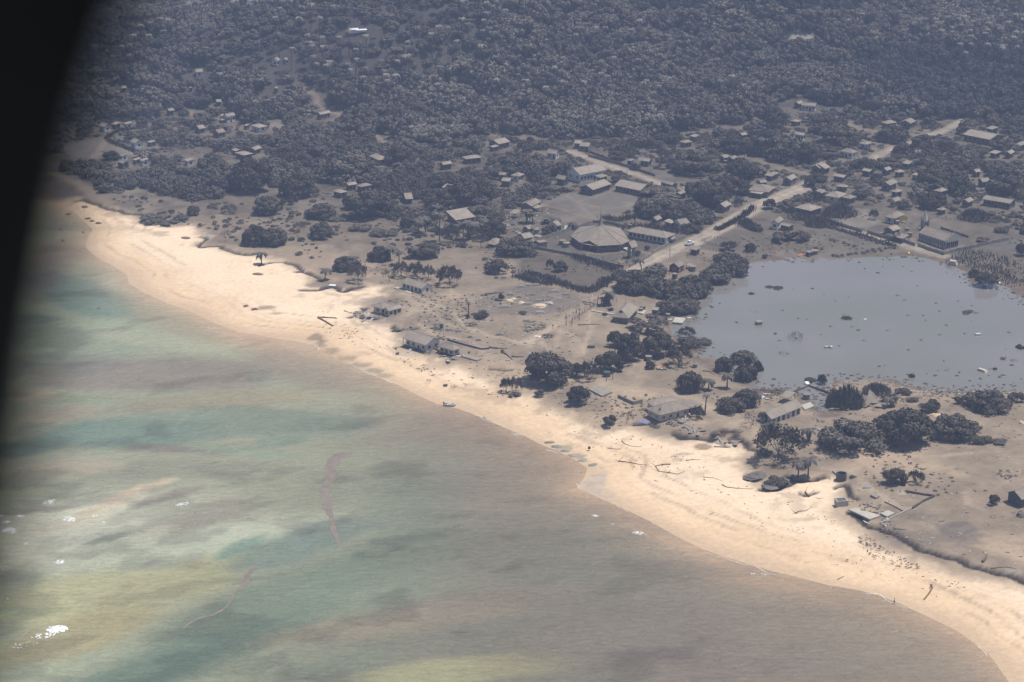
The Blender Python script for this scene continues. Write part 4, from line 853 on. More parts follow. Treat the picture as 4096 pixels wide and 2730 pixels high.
B('I', (500, 325), (575, 342), (682, 352), 'h', 2.4, .9, 'broken pale roof in leafless trees above the large cross-gabled house', wins=1, detail=False)
B('I', (822, 192), (898, 206), (944, 190), 'a', 2.8, .7, 'flat pale roof on dark walls between two round trees', 'greytank', wins=1, detail=False, oh=.3)
B('I', (1022, 180), (1062, 196), (1112, 180), 'b', 2.7, 1.0, 'left half of the pale pair of roofs right of the round tree', wins=1, detail=False)
B('I', (1110, 200), (1165, 214), (1236, 205), 'h', 2.6, .9, 'right half of the pale pair of roofs right of the round tree', wins=1, detail=False)
B('I', (1210, 122), (1268, 136), (1312, 120), 'ma', 2.7, .6, 'pale roof left of the silvery leafless tree', wins=1, detail=False)
B('I', (1282, 22), (1340, 34), (1402, 24), 'b', 2.8, 1.0, 'dark-sided hut just above the silvery leafless tree', wins=1, detail=False)
B('I', (1518, 45), (1550, 54), (1582, 44), 'ma', 2.6, .3, 'small pale cabin with a white end right of the silvery tree', 'white', wins=1, detail=False, oh=.2)
B('I', (2020, 22), (2085, 38), (2140, 26), 'ma', 2.6, .5, 'narrow bright roof strip in the far right trees', wins=1, detail=False)
B('I', (2178, 30), (2225, 40), (2268, 18), 'b', 2.6, 1.0, 'tilted pale gable in the far right trees', wins=1, detail=False)
B('I', (996, 320), (1092, 336), (1165, 304), 'b', 3.1, 1.3, 'tall pale-roofed house with dark walls above its smaller neighbour', wins=2, detail=False)
B('I', (1082, 388), (1150, 400), (1218, 384), 'h', 2.6, .8, 'smaller pale roof below the tall dark-walled house', wins=1, detail=False)
B('I', (1330, 238), (1356, 246), (1388, 236), 'ma', 2.5, .5, 'tiny pale roof in the scrub under the silvery tree', wins=1, detail=False, oh=.2, cat='hut', name='hut')
B('I', (478, 425), (608, 452), (692, 415), 'h', 3.1, 1.7, 'large cross-gabled house behind tall grey scrub', 'cream', wins=4, detail=False, maxd=13)
B('I', (398, 398), (450, 408), (500, 388), 'mb', 2.7, .6, 'left wing roof of the large house behind tall grey scrub', wins=1, detail=False, cat='annexe', name='annexe')
B('I', (645, 440), (712, 462), (782, 440), 'h', 2.8, 1.0, 'right wing roof of the large house behind tall grey scrub', wins=1, detail=False, cat='annexe', name='annexe')
B('I', (188, 540), (345, 575), (472, 540), 'h', 3.0, 1.6, 'broad blurred roof with a sunken porch beside the tall scrub', wins=3, detail=False, maxd=13)
B('I', (1082, 475), (1140, 490), (1196, 468), 'b', 2.8, 1.2, 'pale cottage alone in the scrub right of the large scrub house', 'cream', wins=1, detail=False)
B('I', (1028, 628), (1128, 646), (1244, 606), 'h', 2.9, 1.5, 'hip-roofed house with a double roof above the cream chapel hall', 'cream', wins=4)
B('I', (1020, 738), (1122, 764), (1216, 742), 'b', 3.0, 1.2, 'grey hall with a small gable beside the yellow flag', 'wall', wins=3)
B('I', (1125, 815), (1208, 836), (1278, 802), 'ma', 2.4, .3, 'open flat-roofed car shelter inside the lane wall', cat='shelter', name='shelter', nowall=True, oh=.1)
B('I', (1494, 382), (1570, 396), (1640, 374), 'h', 2.7, 1.0, 'smeared pale roof above the dark round scrub', wins=1, detail=False)
B('I', (1858, 198), (1900, 212), (1952, 204), 'b', 2.6, 1.0, 'tilted pale roof in the gap left of the big right tree', wins=1, detail=False)
B('I', (1898, 285), (1962, 305), (2040, 292), 'b', 2.8, 1.3, 'dark house with a bright roof corner left of the big right tree', 'greytank', wins=1, detail=False)
B('I', (1764, 478), (1828, 494), (1884, 470), 'b', 2.8, 1.1, 'pale gabled cottage left of the long barrack roof', wins=2, detail=False)
B('I', (1955, 462), (2222, 505), (2278, 486), 'a', 3.0, 1.1, 'long barrack-like roof at the right edge of the village', wins=7, detail=False, maxd=9, mind=7)
B('I', (1524, 555), (1580, 570), (1640, 572), 'h', 2.4, .8, 'pale patch of roof behind the white church spire', wins=1, detail=False)
B('I', (-8, 672), (40, 692), (92, 652), 'b', 3.0, 1.3, 'white-ended house at the lakeside end of the hedge', 'white', wins=1, detail=False)
B('I', (48, 702), (140, 724), (182, 702), 'a', 2.4, .5, 'flat-roofed block in front of the white-ended lakeside house', wins=3, detail=False)
B('I', (302, 958), (335, 968), (372, 956), 'ma', 2.0, .2, 'low flat pump house beside the round tank at the water edge', cat='hut', name='hut', wins=1, detail=False, oh=.15, mind=2.5)
B('I', (2365, 700), (2400, 720), (2440, 700), 'b', 2.4, 1.0, 'x', wins=0) if False else None

# --- the great church with its many-sided roof
def church():
    EAVE = 3.1
    fr = gp([px('R', p) for p in ((318, 325), (478, 440), (752, 488), (1118, 468), (1250, 402))], EAVE)[:, :2]
    c = Vector(gp([(2403, 941)], EAVE)[0][:2]); cc = np.array(c); apx = px('R', (808, 155))
    g = np.vstack([fr, 2 * cc - fr[1:4]]); RZ = [0] * 8
    g = np.insert(g, 2, gp([px('R', (620, 404))], EAVE + 1.1)[0][:2], 0); RZ.insert(2, 1.1)
    g3 = gp([px('R', (780, 560))])[0]; z0 = float(g3[2])
    # apex height from the picture
    best = min(np.arange(4, 20, .1), key=lambda h: abs(proj(c.x, c.y, z0 + h)[1] - apx[1]))
    cx = c.x
    root = empty('church', (cx, c.y, z0), 0, 1, 'great low church with a many-sided ash-covered roof and a pointed steeple on top', 'church')
    P = [(p[0] - cx, p[1] - c.y) for p in g]
    b = MB(); A = (0, 0, best)
    n = len(P)
    for i in range(n):
        p, q = P[i], P[(i + 1) % n]
        h0, h1 = EAVE + RZ[i], EAVE + RZ[(i + 1) % n]; b.face([(p[0], p[1], h0), (q[0], q[1], h1), A]); b.face([(p[0], p[1], h0 - .3), (p[0], p[1], h0), (q[0], q[1], h1), (q[0], q[1], h1 - .3)])
        b.tube([(p[0], p[1], h0 + .05), A], .14, 4)
    b.face([(p[0], p[1], EAVE - .28) for k_, p in enumerate(P) if k_ != 2])
    b.build('roof', M['roof'], root)
    W = [(p[0] * .93, p[1] * .93) for p in P]
    b = MB()
    for i in range(n):
        p, q = W[i], W[(i + 1) % n]; b.face([(p[0], p[1], -1), (q[0], q[1], -1), (q[0], q[1], EAVE - .25), (p[0], p[1], EAVE - .25)])
    b.build('wall', M['wall'], root)
    for i in (0, 1, 2, 3, 4):
        p, q = Vector(W[i]), Vector(W[(i + 1) % n]); L_ = (q - p).length; an = math.atan2((q - p).y, (q - p).x); k = max(1, int(L_ / 3.4))
        for j in range(k):
            m = p + (q - p) * ((j + .5) / k)
            if i in (1, 4) and j == k // 2: put_window(root, m.x, m.y, 1.3, an, 2.4, 2.5, 'blue')
            else: put_window(root, m.x, m.y, 2.35, an, 2.5, 1.7, 'concrete')
        for j in range(k + 1):
            m = p + (q - p) * (j / k); nrm = Vector((-(q - p).y, (q - p).x)).normalized()
            if nrm.y > 0: nrm = -nrm
            MB().box((0, 0, 1.5), (.35, .5, 4.0)).build('buttress', M['concrete'], root, (m.x + nrm.x * .1, m.y + nrm.y * .1, 0), an)
    b = MB(); b.lathe((0, 0, best - .9), [(1.75, 0), (1.0, 1.2), (.7, 2.2), (.1, 6.3), (.03, 7.6)], 6); b.build('steeple', M['roof'], root, None, .3)
    b = MB(); b.box((0, 0, best + 7.2), (.08, .08, 1.4)); b.box((0, 0, best + 7.5), (.7, .08, .08)); b.build('cross', M['metal'], root)
    q = (Vector(W[4]) + Vector(W[5])) / 2
    b = MB()
    for i in range(4): b.box((q.x + 1.4 + i * .45, q.y - 1.2 - i * .4, .75 - i * .2), (3.5, 2.2, .2), .6)
    b.build('steps', M['palecon'], root)
    note_rect([(cx + p[0], c.y + p[1], z0 + zz) for p in P for zz in (0, EAVE + 2)] + [(cx, c.y, z0 + best + 6)])
church()
# --- bell tower
def bell():
    x, y, z = G1('R', (1275, 668)); r = empty('bell_tower', (x, y, z), .35, 1, 'open four-legged bell tower with a peaked cap on the church lawn', 'bell tower')
    pm_ = MB().box((0, 0, 2.4), (.55, .55, 4.9)).mesh('pillar', M['concrete'])
    for a in (-1, 1):
        for c in (-1, 1): link('pillar', pm_, r, (a * 1.0, c * .9, 0))
    roof_mesh(4.2, 3.6, 2.3, 'gable').build('roof', M['roof'], r, (0, 0, 4.8), .5)
    MB().box((0, 0, 4.6), (2.6, 2.4, .3)).build('beam', M['concrete'], r)
    MB().lathe((0, 0, 3.5), [(.45, 0), (.3, .4), (.2, .7), (.05, .8)], 10).build('bell', M['metal'], r)
bell()
# --- right church with its detached white spire
def church2():
    r, w, d, W_, D_ = B('I', (1362, 772), (1622, 864), (1775, 838), 'a', 3.6, 2.6, 'plain church with buttressed side and arched cream front beside a white spire', 'cream', oh=.35, cat='church', name='church', wins=0, door=False, maxd=13)
    bm = MB().box((0, 0, 1.2), (.35, .6, 4.0)).mesh('buttress', M['concrete'])
    for i in range(8): link('buttress', bm, r, (-W_ / 2 + W_ * i / 7, -D_ / 2 - .15, 0))
    for i in range(7): put_window(r, -W_ / 2 + W_ * (i + .5) / 7, -D_ / 2, 1.9, 0, 1.1, 2.0, 'white')
    s = 1 if math.sin(r.rotation_euler[2]) < 0 else -1
    b = MB(); b.face([(0, -d / 2 - .1, 3.2), (0, d / 2 + .1, 3.2), (0, d / 2 + .1, 4.3), (0, 0, 7.0), (0, -d / 2 - .1, 4.3)]); b.face([(.3, -d / 2 - .1, 4.3), (.3, 0, 7.0), (.3, d / 2 + .1, 4.3), (.3, d / 2 + .1, 3.2), (.3, -d / 2 - .1, 3.2)])
    for i in range(5):
        q = [(-d / 2 - .1, 3.2), (d / 2 + .1, 3.2), (d / 2 + .1, 4.3), (0, 7.0), (-d / 2 - .1, 4.3)]; u, v = q[i], q[(i + 1) % 5]
        b.face([(0, u[0], u[1]), (.3, u[0], u[1]), (.3, v[0], v[1]), (0, v[0], v[1])])
    for t in np.linspace(-1, 1, 7): b.lathe((.15, t * d / 2, 4.3 + 2.7 * (1 - abs(t))), [(.22, 0), (.04, 1.2)], 5)
    b.build('parapet', M['palecon'], r, (s * (w / 2 - .1), 0, 0))
    for y in (-D_ / 3, 0, D_ / 3): put_window(r, s * W_ / 2, y, 1.7, s * math.pi / 2, 2.2, 2.6, 'white')
church2()
def spire():
    x, y, z = G1('I', (1418, 752)); r = empty('spire_tower', (x, y, z), .2, (.62, .62, .47), 'slim white spire with four pinnacles on a dark square tower', 'spire')
    MB().box((0, 0, 4.0), (4.4, 4.4, 9)).build('tower', M['wall'], r)
    MB().lathe((0, 0, 8.4), [(2.3, 0), (2.1, 1.0), (.15, 10.5), (.05, 11.5)], 8).build('spire', M['palecon'], r)
    pn = MB().lathe((0, 0, 0), [(.55, -4), (.55, 2.2), (.1, 5.5)], 6).mesh('pinnacle', M['palecon'])
    for a in (-1, 1):
        for c in (-1, 1): link('pinnacle', pn, r, (a * 2.0, c * 2.0, 8.5))
    for a in (-.9, .9): put_window(r, a, -2.2, 6.2, 0, .8, 3.0, 'palecon')
    note_rect([(x - 2, y, z), (x + 2, y, z + 20)])
spire()
# --- white station and mast on the hill
def station():
    x, y, z = G1('B', (460, 292)); r = empty('hilltop_cabin', (x, y, z + 1.0), .1, .62, 'bright white cabin glinting on the hilltop above the palms', 'cabin')
    MB().box((0, 0, .9), (7.5, 4, 3.2)).build('wall', M['whitep'], r); roof_mesh(8.2, 4.8, 1.0, 'gable').build('roof', M['whitep'], r, (0, 0, 2.6))
    x2, y2, z2 = G1('B', (522, 284)); r2 = empty('white_shed', (x2, y2, z2 + .8), .25, .6, 'long low white shed right of the hilltop cabin', 'shed')
    MB().box((0, 0, .6), (9.5, 3.4, 2.0)).build('wall', M['white'], r2); roof_mesh(10.2, 4.2, .7, 'gable').build('roof', M['whitep'], r2, (0, 0, 1.7))
    note_rect([(x - 4, y, z), (x + 11, y, z + 4)], 3)
    xm, ym, zm = G1('B', (440, 300)); m = empty('radio_mast', (xm, ym, zm), 0, 1, 'thin lattice radio mast rising from the hilltop cabin', 'mast')
    H = 30; lg = MB().tube([(0, 0, 0), (0, 0, H)], .09, 4).mesh('leg', M['metal'])
    c3 = [(.9 * math.cos(a), .9 * math.sin(a)) for a in (0.3, 2.39, 4.49)]
    for p in c3: link('leg', lg, m, (p[0], p[1], 0))
    b = MB()
    for k in range(20):
        for i in range(3):
            p, q = c3[i], c3[(i + 1) % 3]; b.tube([(p[0], p[1], k * 1.5), (q[0], q[1], k * 1.5 + 1.5)], .05, 3, False)
    tag(b.build('lattice', M['metal'], m), kind='stuff')
station()

# ------------------------------------------------------------------ tanks
_tk = {}
def tank(reg, p, r, h, label, m='tank', lid=True, z=0, stand=0):
    r *= .5; h *= .72; x, y, g = G1(reg, p); k = (r, h, m)
    root = empty('water_tank', (x, y, g - .1 + z), 0, 1, label, 'water tank')
    if k not in _tk: _tk[k] = (MB().lathe((0, 0, 0), [(r, 0), (r, h)], 18).mesh('drum', M[m], False), MB().lathe((0, 0, h), [(r + .12, -.1), (r + .12, .08), (r * .5, .22), (.1, .3)], 18).mesh('lid', M['roof'], False))
    link('drum', _tk[k][0], root, (0, 0, stand))
    if lid: link('lid', _tk[k][1], root, (0, 0, stand))
    if stand:
        for a in (-1, 1):
            for c in (-1, 1): MB().tube([(a * r, c * r, -.5), (a * r, c * r, stand)], .07, 4).build('leg', M['metal'], root)
        MB().box((0, 0, stand - .08), (2 * r + .3, 2 * r + .3, .12)).build('platform', M['metal'], root)
    return root
tank('H', (352, 890), 2.9, 2.6, 'left of the two squat round tanks on the church lawn')
tank('H', (390, 912), 2.9, 2.6, 'right of the two squat round tanks on the church lawn')
tank('H', (107, 790), 2.3, 3.0, 'round concrete tank outside the church wall beside a bushy tree')
tank('H', (1275, 1128), 1.8, 2.6, 'round tank standing left of the dark red hut')
tank('H', (1578, 1138), 2.3, 2.8, 'round tank standing right of the dark red hut')
tank('H', (985, 735), 1.6, 2.2, 'small round tank on the wall behind the great church')
tank('K', (1108, 210), 2.1, 2.2, 'larger and rear tank on the slab beside the gablet-roofed house')
tank('K', (1090, 228), 1.6, 1.9, 'smaller and front tank on the slab beside the gablet-roofed house')
tank('K', (1343, 288), 1.7, 2.4, 'round tank by the lagoon slab')
tank('K', (1160, 690), 2.3, 2.6, 'pale-lidded tank half hidden in the grove behind a bush', lid=True)
tank('K', (770, 838), 2.5, 2.6, 'dark green roofless tank on the sand by two leaning posts', 'greytank', False)
tank('K', (1598, 755), 1.7, 2.0, 'small tank in the scrub right of the grove')
tank('L', (304, 1050), 2.5, 2.6, 'round tank standing in the flooded yard')
tank('J', (1332, 480), 1.35, 2.2, 'dark tank raised on a thin pole stand behind the white beach house', 'greytank', False, 0, 4.2)
tank('I', (1278, 818), 1.9, 2.6, 'tank between the car shelter and the plain church')
tank('I', (1250, 760), 1.7, 1.6, 'low tank just left of the yellow flag mast base')
tank('I', (1160, 700), 1.9, 2.3, 'tank in front of the double-roofed house')
tank('I', (385, 978), 2.8, 2.2, 'wide tank at the lagoon edge joined to the pump house')
tank('H', (1885, 125), 1.6, 1.8, 'small tank in front of the twin roofs between round trees')
tank('G', (1870, 545), 1.8, 1.0, 'low pale round tank base at the edge of the dark wood', 'palecon')
r = empty('water_tank', tuple(G1('H', (156, 922))), .5, 1, 'grey box-shaped tank in the left corner of the church compound', 'water tank'); MB().box((0, 0, 1.3), (3.6, 3.2, 2.9)).build('body', M['tank'], r); MB().box((0, 0, 2.85), (3.9, 3.5, .2)).build('lid', M['roof'], r)

# ------------------------------------------------------------------ slabs left by vanished houses, low walls
def slab(reg, quad, h, label, m='palecon', cat='slab', name='concrete_slab', th=.5):
    g = gp(pxs(reg, quad), h)[:, :2]; z = float(hz(*g.mean(0))); c = g.mean(0); b = MB(); n = len(g); P = [(p[0] - c[0], p[1] - c[1]) for p in g]
    b.face([(p[0], p[1], h) for p in P]); b.face([(p[0], p[1], h - th) for p in P][::-1])
    for i in range(n):
        p, q = P[i], P[(i + 1) % n]; b.face([(p[0], p[1], h - th), (q[0], q[1], h - th), (q[0], q[1], h), (p[0], p[1], h)])
    ar = sum(P[i][0] * P[(i + 1) % n][1] - P[(i + 1) % n][0] * P[i][1] for i in range(n))
    if ar < 0: b.f = [f[::-1] for f in b.f]
    o = b.build(name, M[m], None, (c[0], c[1], z)); return tag(o, label, cat)
slab('K', [(598, 955), (722, 1020), (822, 982), (672, 922)], .6, 'bare house slab right of the round beach tree', 'concrete')
slab('K', [(1388, 325), (1478, 340), (1512, 288), (1412, 274)], .9, 'square concrete slab at the tip of the lagoon', 'palecon')
slab('K', [(1050, 232), (1110, 252), (1148, 215), (1090, 205)], .4, 'small slab carrying two tanks beside the gablet-roofed house', 'palecon')
slab('L', [(255, 1105), (290, 1150), (378, 1120), (340, 1085)], .5, 'pale slab outside the right end of the brown-windowed house', 'palecon')
slab('M', [(700, 580), (900, 655), (1000, 615), (770, 545)], .6, 'larger pale floor slab of the washed-away house above the scarp', 'palecon')
slab('M', [(1000, 598), (1062, 628), (1135, 592), (1072, 568)], .55, 'square pale floor slab right of the larger washed-away floor', 'palecon')
slab('M', [(705, 598), (820, 640), (850, 690), (940, 712), (985, 685), (900, 662)], .1, 'cracked pale apron broken off along the scarp edge', 'palecon', th=.3)
slab('M', [(835, 358), (908, 355), (920, 330), (850, 320)], .25, 'small square slab beside the sandy path on the right', 'concrete', th=.3)
slab('M', [(905, 425), (960, 448), (995, 428), (930, 405)], .6, 'little raised slab left of the washed-away floors', 'concrete', th=.4)
slab('M', [(545, 195), (610, 245), (680, 242), (620, 200)], .5, 'grey slab beside the dark open tank near the palms', 'concrete')
slab('P', [(1660, 1080), (2030, 1185), (2150, 1150), (1800, 1050)], .45, 'thin slab running out from the porch of the small hip-roofed cottage', 'concrete', th=.45)
slab('K', [(1432, 1258), (1475, 1272), (1518, 1258), (1478, 1240)], .7, 'small raised square slab in front of the cream seaside house', 'concrete')
slab('I', [(990, 780), (1110, 812), (1122, 803), (1005, 772)], .7, 'long low platform beside the hall with the yellow flag', 'concrete')
slab('J', [(2095, 345), (2130, 352), (2150, 340), (2110, 335)], .3, 'x', 'concrete') if False else None
MBt = MB().box((0, 0, .9), (3.6, 3.0, 2.0)); MBt.cur = 1; MBt.box((0, 0, 1.88), (2.9, 2.3, .1)); x, y, z = G1('M', (632, 520)); tag(MBt.build('open_cistern', [M['palecon'], M['greytank']], None, (x, y, z), .2), 'square pale cistern with greenish water at the edge of the beach', 'cistern')
x, y, z = G1('M', (632, 285)); o = MB().lathe((0, 0, 0), [(1.7, 0), (1.7, 2.4), (1.5, 2.4), (1.5, .3)], 14).build('broken_tank', M['greytank'], None, (x, y, z)); tag(o, 'dark open-topped tank near the two seaside palms on the right', 'water tank')

def wall_run(reg, pts, h, label, step=3.6, m='concrete', t=.2, post=.32, cat='wall', name='boundary_wall', posth=1.2):
    P = gp(pxs(reg, pts)); c = P[0]; root = empty(name, tuple(c), 0, 1, label, cat); k = 0; cache = {}
    pmesh = MB().box((0, 0, h * posth / 2 - .3), (post, post, h * posth + .6)).mesh('pillar', M[m]) if post else None
    for i in range(len(P) - 1):
        a, b = P[i], P[i + 1]; L_ = math.hypot(*(b - a)[:2]); n = max(1, round(L_ / step)); an = math.atan2(b[1] - a[1], b[0] - a[0]); s = L_ / n
        key = round(s, 2)
        if key not in cache: cache[key] = MB().box((0, 0, h / 2 - .3), (s - (post or 0) * .9, t, h + .6)).mesh('wall_panel', M[m])
        for j in range(n):
            q = a + (b - a) * ((j + .5) / n); zz = float(hz(q[0], q[1])); link('wall_panel', cache[key], root, tuple(Vector((q[0], q[1], zz)) - Vector(c)), an); k += 1
            if post:
                q = a + (b - a) * (j / n); link('pillar', pmesh, root, tuple(Vector((q[0], q[1], float(hz(q[0], q[1])))) - Vector(c)), an)
    return root
wall_run('H', [(105, 862), (400, 765), (640, 688), (700, 690), (830, 705), (950, 738)], 1.3, 'pillared wall along the upper left side of the church compound')
wall_run('H', [(100, 935), (320, 975), (560, 1018), (820, 1090), (930, 1112)], 1.3, 'pillared wall along the lower side of the church compound')
wall_run('H', [(980, 1105), (1090, 1052), (1190, 998)], 1.3, 'lower roadside wall of the church compound beside the leaning palm')
wall_run('H', [(1202, 978), (1280, 935), (1352, 893)], 1.3, 'roadside wall between the church gate and the street lamp')
wall_run('H', [(1392, 872), (1450, 850), (1512, 822)], 1.3, 'roadside wall at the end of the long low hall')
wall_run('C', [(330, 1340), (510, 1390), (560, 1400), (770, 1465), (900, 1510)], 1.2, 'dark wall with tall posts along the upper road', 4.5, 'wall')
wall_run('I', [(545, 690), (680, 735), (828, 778)], 1.4, 'left stretch of grey wall along the lane to the plain church', 3.6)
wall_run('I', [(880, 785), (990, 820), (1105, 850)], 1.4, 'grey lane wall in front of the hall with the yellow flag', 3.6)
wall_run('I', [(1128, 835), (1230, 872), (1328, 905)], 1.4, 'grey lane wall in front of the car shelter', 3.6)
wall_run('I', [(1356, 908), (1470, 950), (1595, 990), (1720, 955), (1850, 930), (2000, 895), (2210, 850)], 1.4, 'corner wall wrapping the seaward side of the plain church', 3.8)
wall_run('I', [(1570, 745), (1720, 790), (1830, 830)], 1.0, 'low dark wall behind the plain church', 4, 'wall')
wall_run('K', [(875, 1038), (1020, 1105), (1105, 1082)], 1.2, 'broken low wall corner left of the cream seaside house', 4, 'concrete', .3, 0)
wall_run('L', [(180, 992), (325, 942), (510, 1003)], 1.0, 'low wall rising from the flood around the yard of the brown-windowed house', 4, 'timber', .25, 0)
wall_run('P', [(1350, 720), (1800, 850), (2150, 940), (2330, 925)], .6, 'blue-faced low kerb wall running inland from the white beach house', 4, 'blue', .25, 0)
wall_run('M', [(1000, 700), (1200, 600), (1300, 550)], .5, 'straight pale kerb right of the washed-away floors', 5, 'palecon', .3, 0)
wall_run('M', [(1040, 495), (1130, 535), (1215, 582)], .4, 'thin kerb line behind the square floor slab', 4, 'concrete', .25, 0)
wall_run('M', [(1300, 555), (1400, 490), (1510, 440), (1400, 425), (1250, 400)], .6, 'brushy dark fence line below the wind-bent bushes', 3, 'reed', .5, 0, 'hedge', 'low_hedge')
wall_run('K', [(620, 222), (740, 243), (830, 258)], .35, 'pale path kerb leading to the gablet-roofed house', 4, 'palecon', 1.0, 0, 'path', 'footpath_slab')

def fence(reg, pts, h, label, step=1.6, rails=2, m='timber', thick=.07):
    P = gp(pxs(reg, pts)); c = P[0]; root = empty('fence', tuple(c), 0, 1, label, 'fence'); b = MB(); rl = MB()
    for i in range(len(P) - 1):
        a, e = P[i], P[i + 1]; L_ = math.hypot(*(e - a)[:2]); n = max(1, round(L_ / step)); pr = None
        for j in range(n + 1):
            q = a + (e - a) * (j / n); z = float(hz(q[0], q[1])) - c[2]; p = (q[0] - c[0], q[1] - c[1], z)
            b.box((p[0], p[1], z + h / 2), (thick * 2, thick * 2, h * rnd.uniform(.85, 1.1)))
            if pr:
                for r_ in range(rails): rl.tube([(pr[0], pr[1], pr[2] + h * (.4 + .45 * r_)), (p[0], p[1], p[2] + h * (.4 + .45 * r_))], .03, 3, False)
            pr = p
    tag(b.build('posts', M[m], root), kind='stuff'); tag(rl.build('rails', M[m], root), kind='stuff')
fence('H', [(1185, 1130), (1330, 1050), (1450, 985), (1590, 910)], 1.3, 'post fence along the lagoon side of the main road')
fence('H', [(1185, 1130), (1290, 1160), (1396, 1182)], 1.2, 'post fence running below the dark red hut')
fence('H', [(1670, 935), (1800, 960), (1950, 1000), (2110, 1040)], 1.2, 'post fence from the red stall to the lagoon corner')
fence('H', [(1670, 855), (1750, 830), (1870, 845), (1980, 875), (2010, 905), (1900, 920), (1760, 900), (1670, 862)], 1.1, 'oval fence round the umbrella tree garden')
fence('H', [(2010, 720), (2130, 760), (2240, 800)], 1.2, 'short fence on the lagoon side of the road bend')
fence('K', [(440, 370), (445, 320), (560, 240), (680, 165), (690, 110)], 1.9, 'tall posted fence along the lane to the shore', 2.5, 3, 'timber')
fence('K', [(380, 300), (520, 215), (660, 140)], 1.5, 'second thinner fence on the left of the lane to the shore', 3.5, 2, 'timber', .05)
fence('K', [(690, 110), (860, 135), (1030, 165)], 1.8, 'wire fence behind the twin coconut palms', 3.5, 3, 'timber', .05)
fence('I', [(200, 955), (300, 1000), (380, 995)], 1.3, 'short waterside fence left of the pump house', 1.2)
fence('K', [(200, 160), (360, 228), (420, 200)], 1.2, 'sagging wire fence across the old burial ground', 3, 2, 'timber', .04)
fence('I', [(2350, 560), (2250, 600), (2150, 690)], 1.2, 'x') if False else None
def pole(reg, base, top, label, lamp=False, name='street_lamp', cat='lamp post'):
    x, y, z = G1(reg, base); h = min(np.arange(2, 20, .1), key=lambda k: abs(proj(x, y, z + k)[1] - px(reg, top)[1])); r = empty(name, (x, y, z), 0, 1, label, cat)
    MB().tube([(0, 0, -.4), (0, 0, h)], [.14, .10], 6).build('pole', M['metal'] if lamp else M['timber'], r)
    if lamp: MB().tube([(0, 0, h - .1), (.5, 0, h + .2), (-.2, 0, h + .6), (-1.0, -.2, h + 1.2)], .09, 5).build('arm', M['metal'], r); MB().box((-1.2, -.25, h + 1.25), (.9, .3, .15)).build('lamp_head', M['whitep'], r)
pole('R', (1878, 680), (1882, 470), 'tall street lamp with a bent arm on the main road by the church gate', True)
pole('K', (387, 362), (387, 245), 'tall bare pole at the seaward end of the lane fence', name='pole', cat='pole')
pole('K', (508, 315), (508, 212), 'thin pole halfway along the lane fence', name='pole', cat='pole')
pole('K', (683, 180), (683, 100), 'pole at the inland end of the lane fence by the palms', name='pole', cat='pole')
pole('R', (1208, 795), (1212, 690), 'slim flagpole standing on the church lawn', name='pole', cat='pole')
pole('K', (765, 885), (772, 845), 'short leaning post below the roofless tank', name='post', cat='post')
pole('K', (825, 868), (840, 838), 'second short post right of the roofless tank', name='post', cat='post')

# ------------------------------------------------------------------ vegetation: crown, trunk, palm and bush shapes
def leaves(C, Nn, size, jit=.6, asp=1.0, seed=0):
    r = np.random.default_rng(seed); n = len(C)
    Nn = Nn + r.normal(0, jit, (n, 3)); Nn /= np.linalg.norm(Nn, axis=1)[:, None] + 1e-9
    h = r.normal(0, 1, (n, 3)); U = np.cross(Nn, h); U /= np.linalg.norm(U, axis=1)[:, None] + 1e-9; Vv = np.cross(Nn, U)
    s = size * r.uniform(.6, 1.35, (n, 1)); a = U * s; b = Vv * s * asp * r.uniform(.5, 1, (n, 1))
    V = np.stack([C - a * .9, C - b, C + a, C + b * r.uniform(.6, 1.1, (n, 1))], 1).reshape(-1, 3)
    return V, np.arange(4 * n).reshape(n, 4)
def crown(name, n, size, kind='broad', seed=0, m='leaf'):
    """unit crown: radius 1, height 1 (scaled later)"""
    r = np.random.default_rng(seed)
    spec = {'broad': (30, .34, .66, .30, .42), 'round': (24, .42, .52, .32, .3), 'flat': (26, .62, .34, .24, .35), 'bush': (20, .30, .62, .34, .1), 'weep': (22, .38, .55, .34, .05)}[kind]
    k, zc, hh, lr, under = spec
    th = r.uniform(0, 2 * math.pi, k); ph = np.arccos(r.uniform(-under, 1, k)); rr = r.uniform(.62, .86, k)
    L = np.stack([rr * np.sin(ph) * np.cos(th) * r.uniform(.8, 1.15, k), rr * np.sin(ph) * np.sin(th) * r.uniform(.8, 1.15, k), zc + hh * rr * .85 * np.cos(ph)], 1)
    lrad = lr * r.uniform(.75, 1.3, k); pick = r.integers(0, k, n)
    d = r.normal(0, 1, (n, 3)); d /= np.linalg.norm(d, axis=1)[:, None]; d[:, 2] = np.where(r.random(n) < .72, np.abs(d[:, 2]), d[:, 2])
    C = L[pick] + d * (lrad[pick] * r.uniform(.75, 1.05, n))[:, None] * np.array([1, 1, .62])
    if kind == 'weep':
        dn = r.random(n) < .45; C[dn, 2] *= r.uniform(.1, 1, dn.sum()); 
    C[:, 2] = np.clip(C[:, 2], .03, 1.1)
    V, Q = leaves(C, d, size, .22 if n < 2000 else .42, 1.0 if kind != 'weep' else 2.2, seed + 1)
    return np_mesh(name, V, Q, M[m])
def sparse_crown(name, seed, n=900, size=.05, m='leaf', dens=1.0):
    r = np.random.default_rng(seed); P = []
    for i in range(46):
        th = r.uniform(0, 2 * math.pi); rr = r.uniform(.25, .95) ** .7; z = .35 + .6 * (1 - rr ** 2) * r.uniform(.55, 1) + .1 * r.random()
        P.append((rr * math.cos(th), rr * math.sin(th), z))
    P = np.array(P); k = r.integers(0, len(P), n); C = P[k] + r.normal(0, .085, (n, 3)) * [1, 1, .8]
    V, Q = leaves(C, r.normal(0, 1, (n, 3)), size, .3, .8, seed); return np_mesh(name, V, Q, M[m]), P
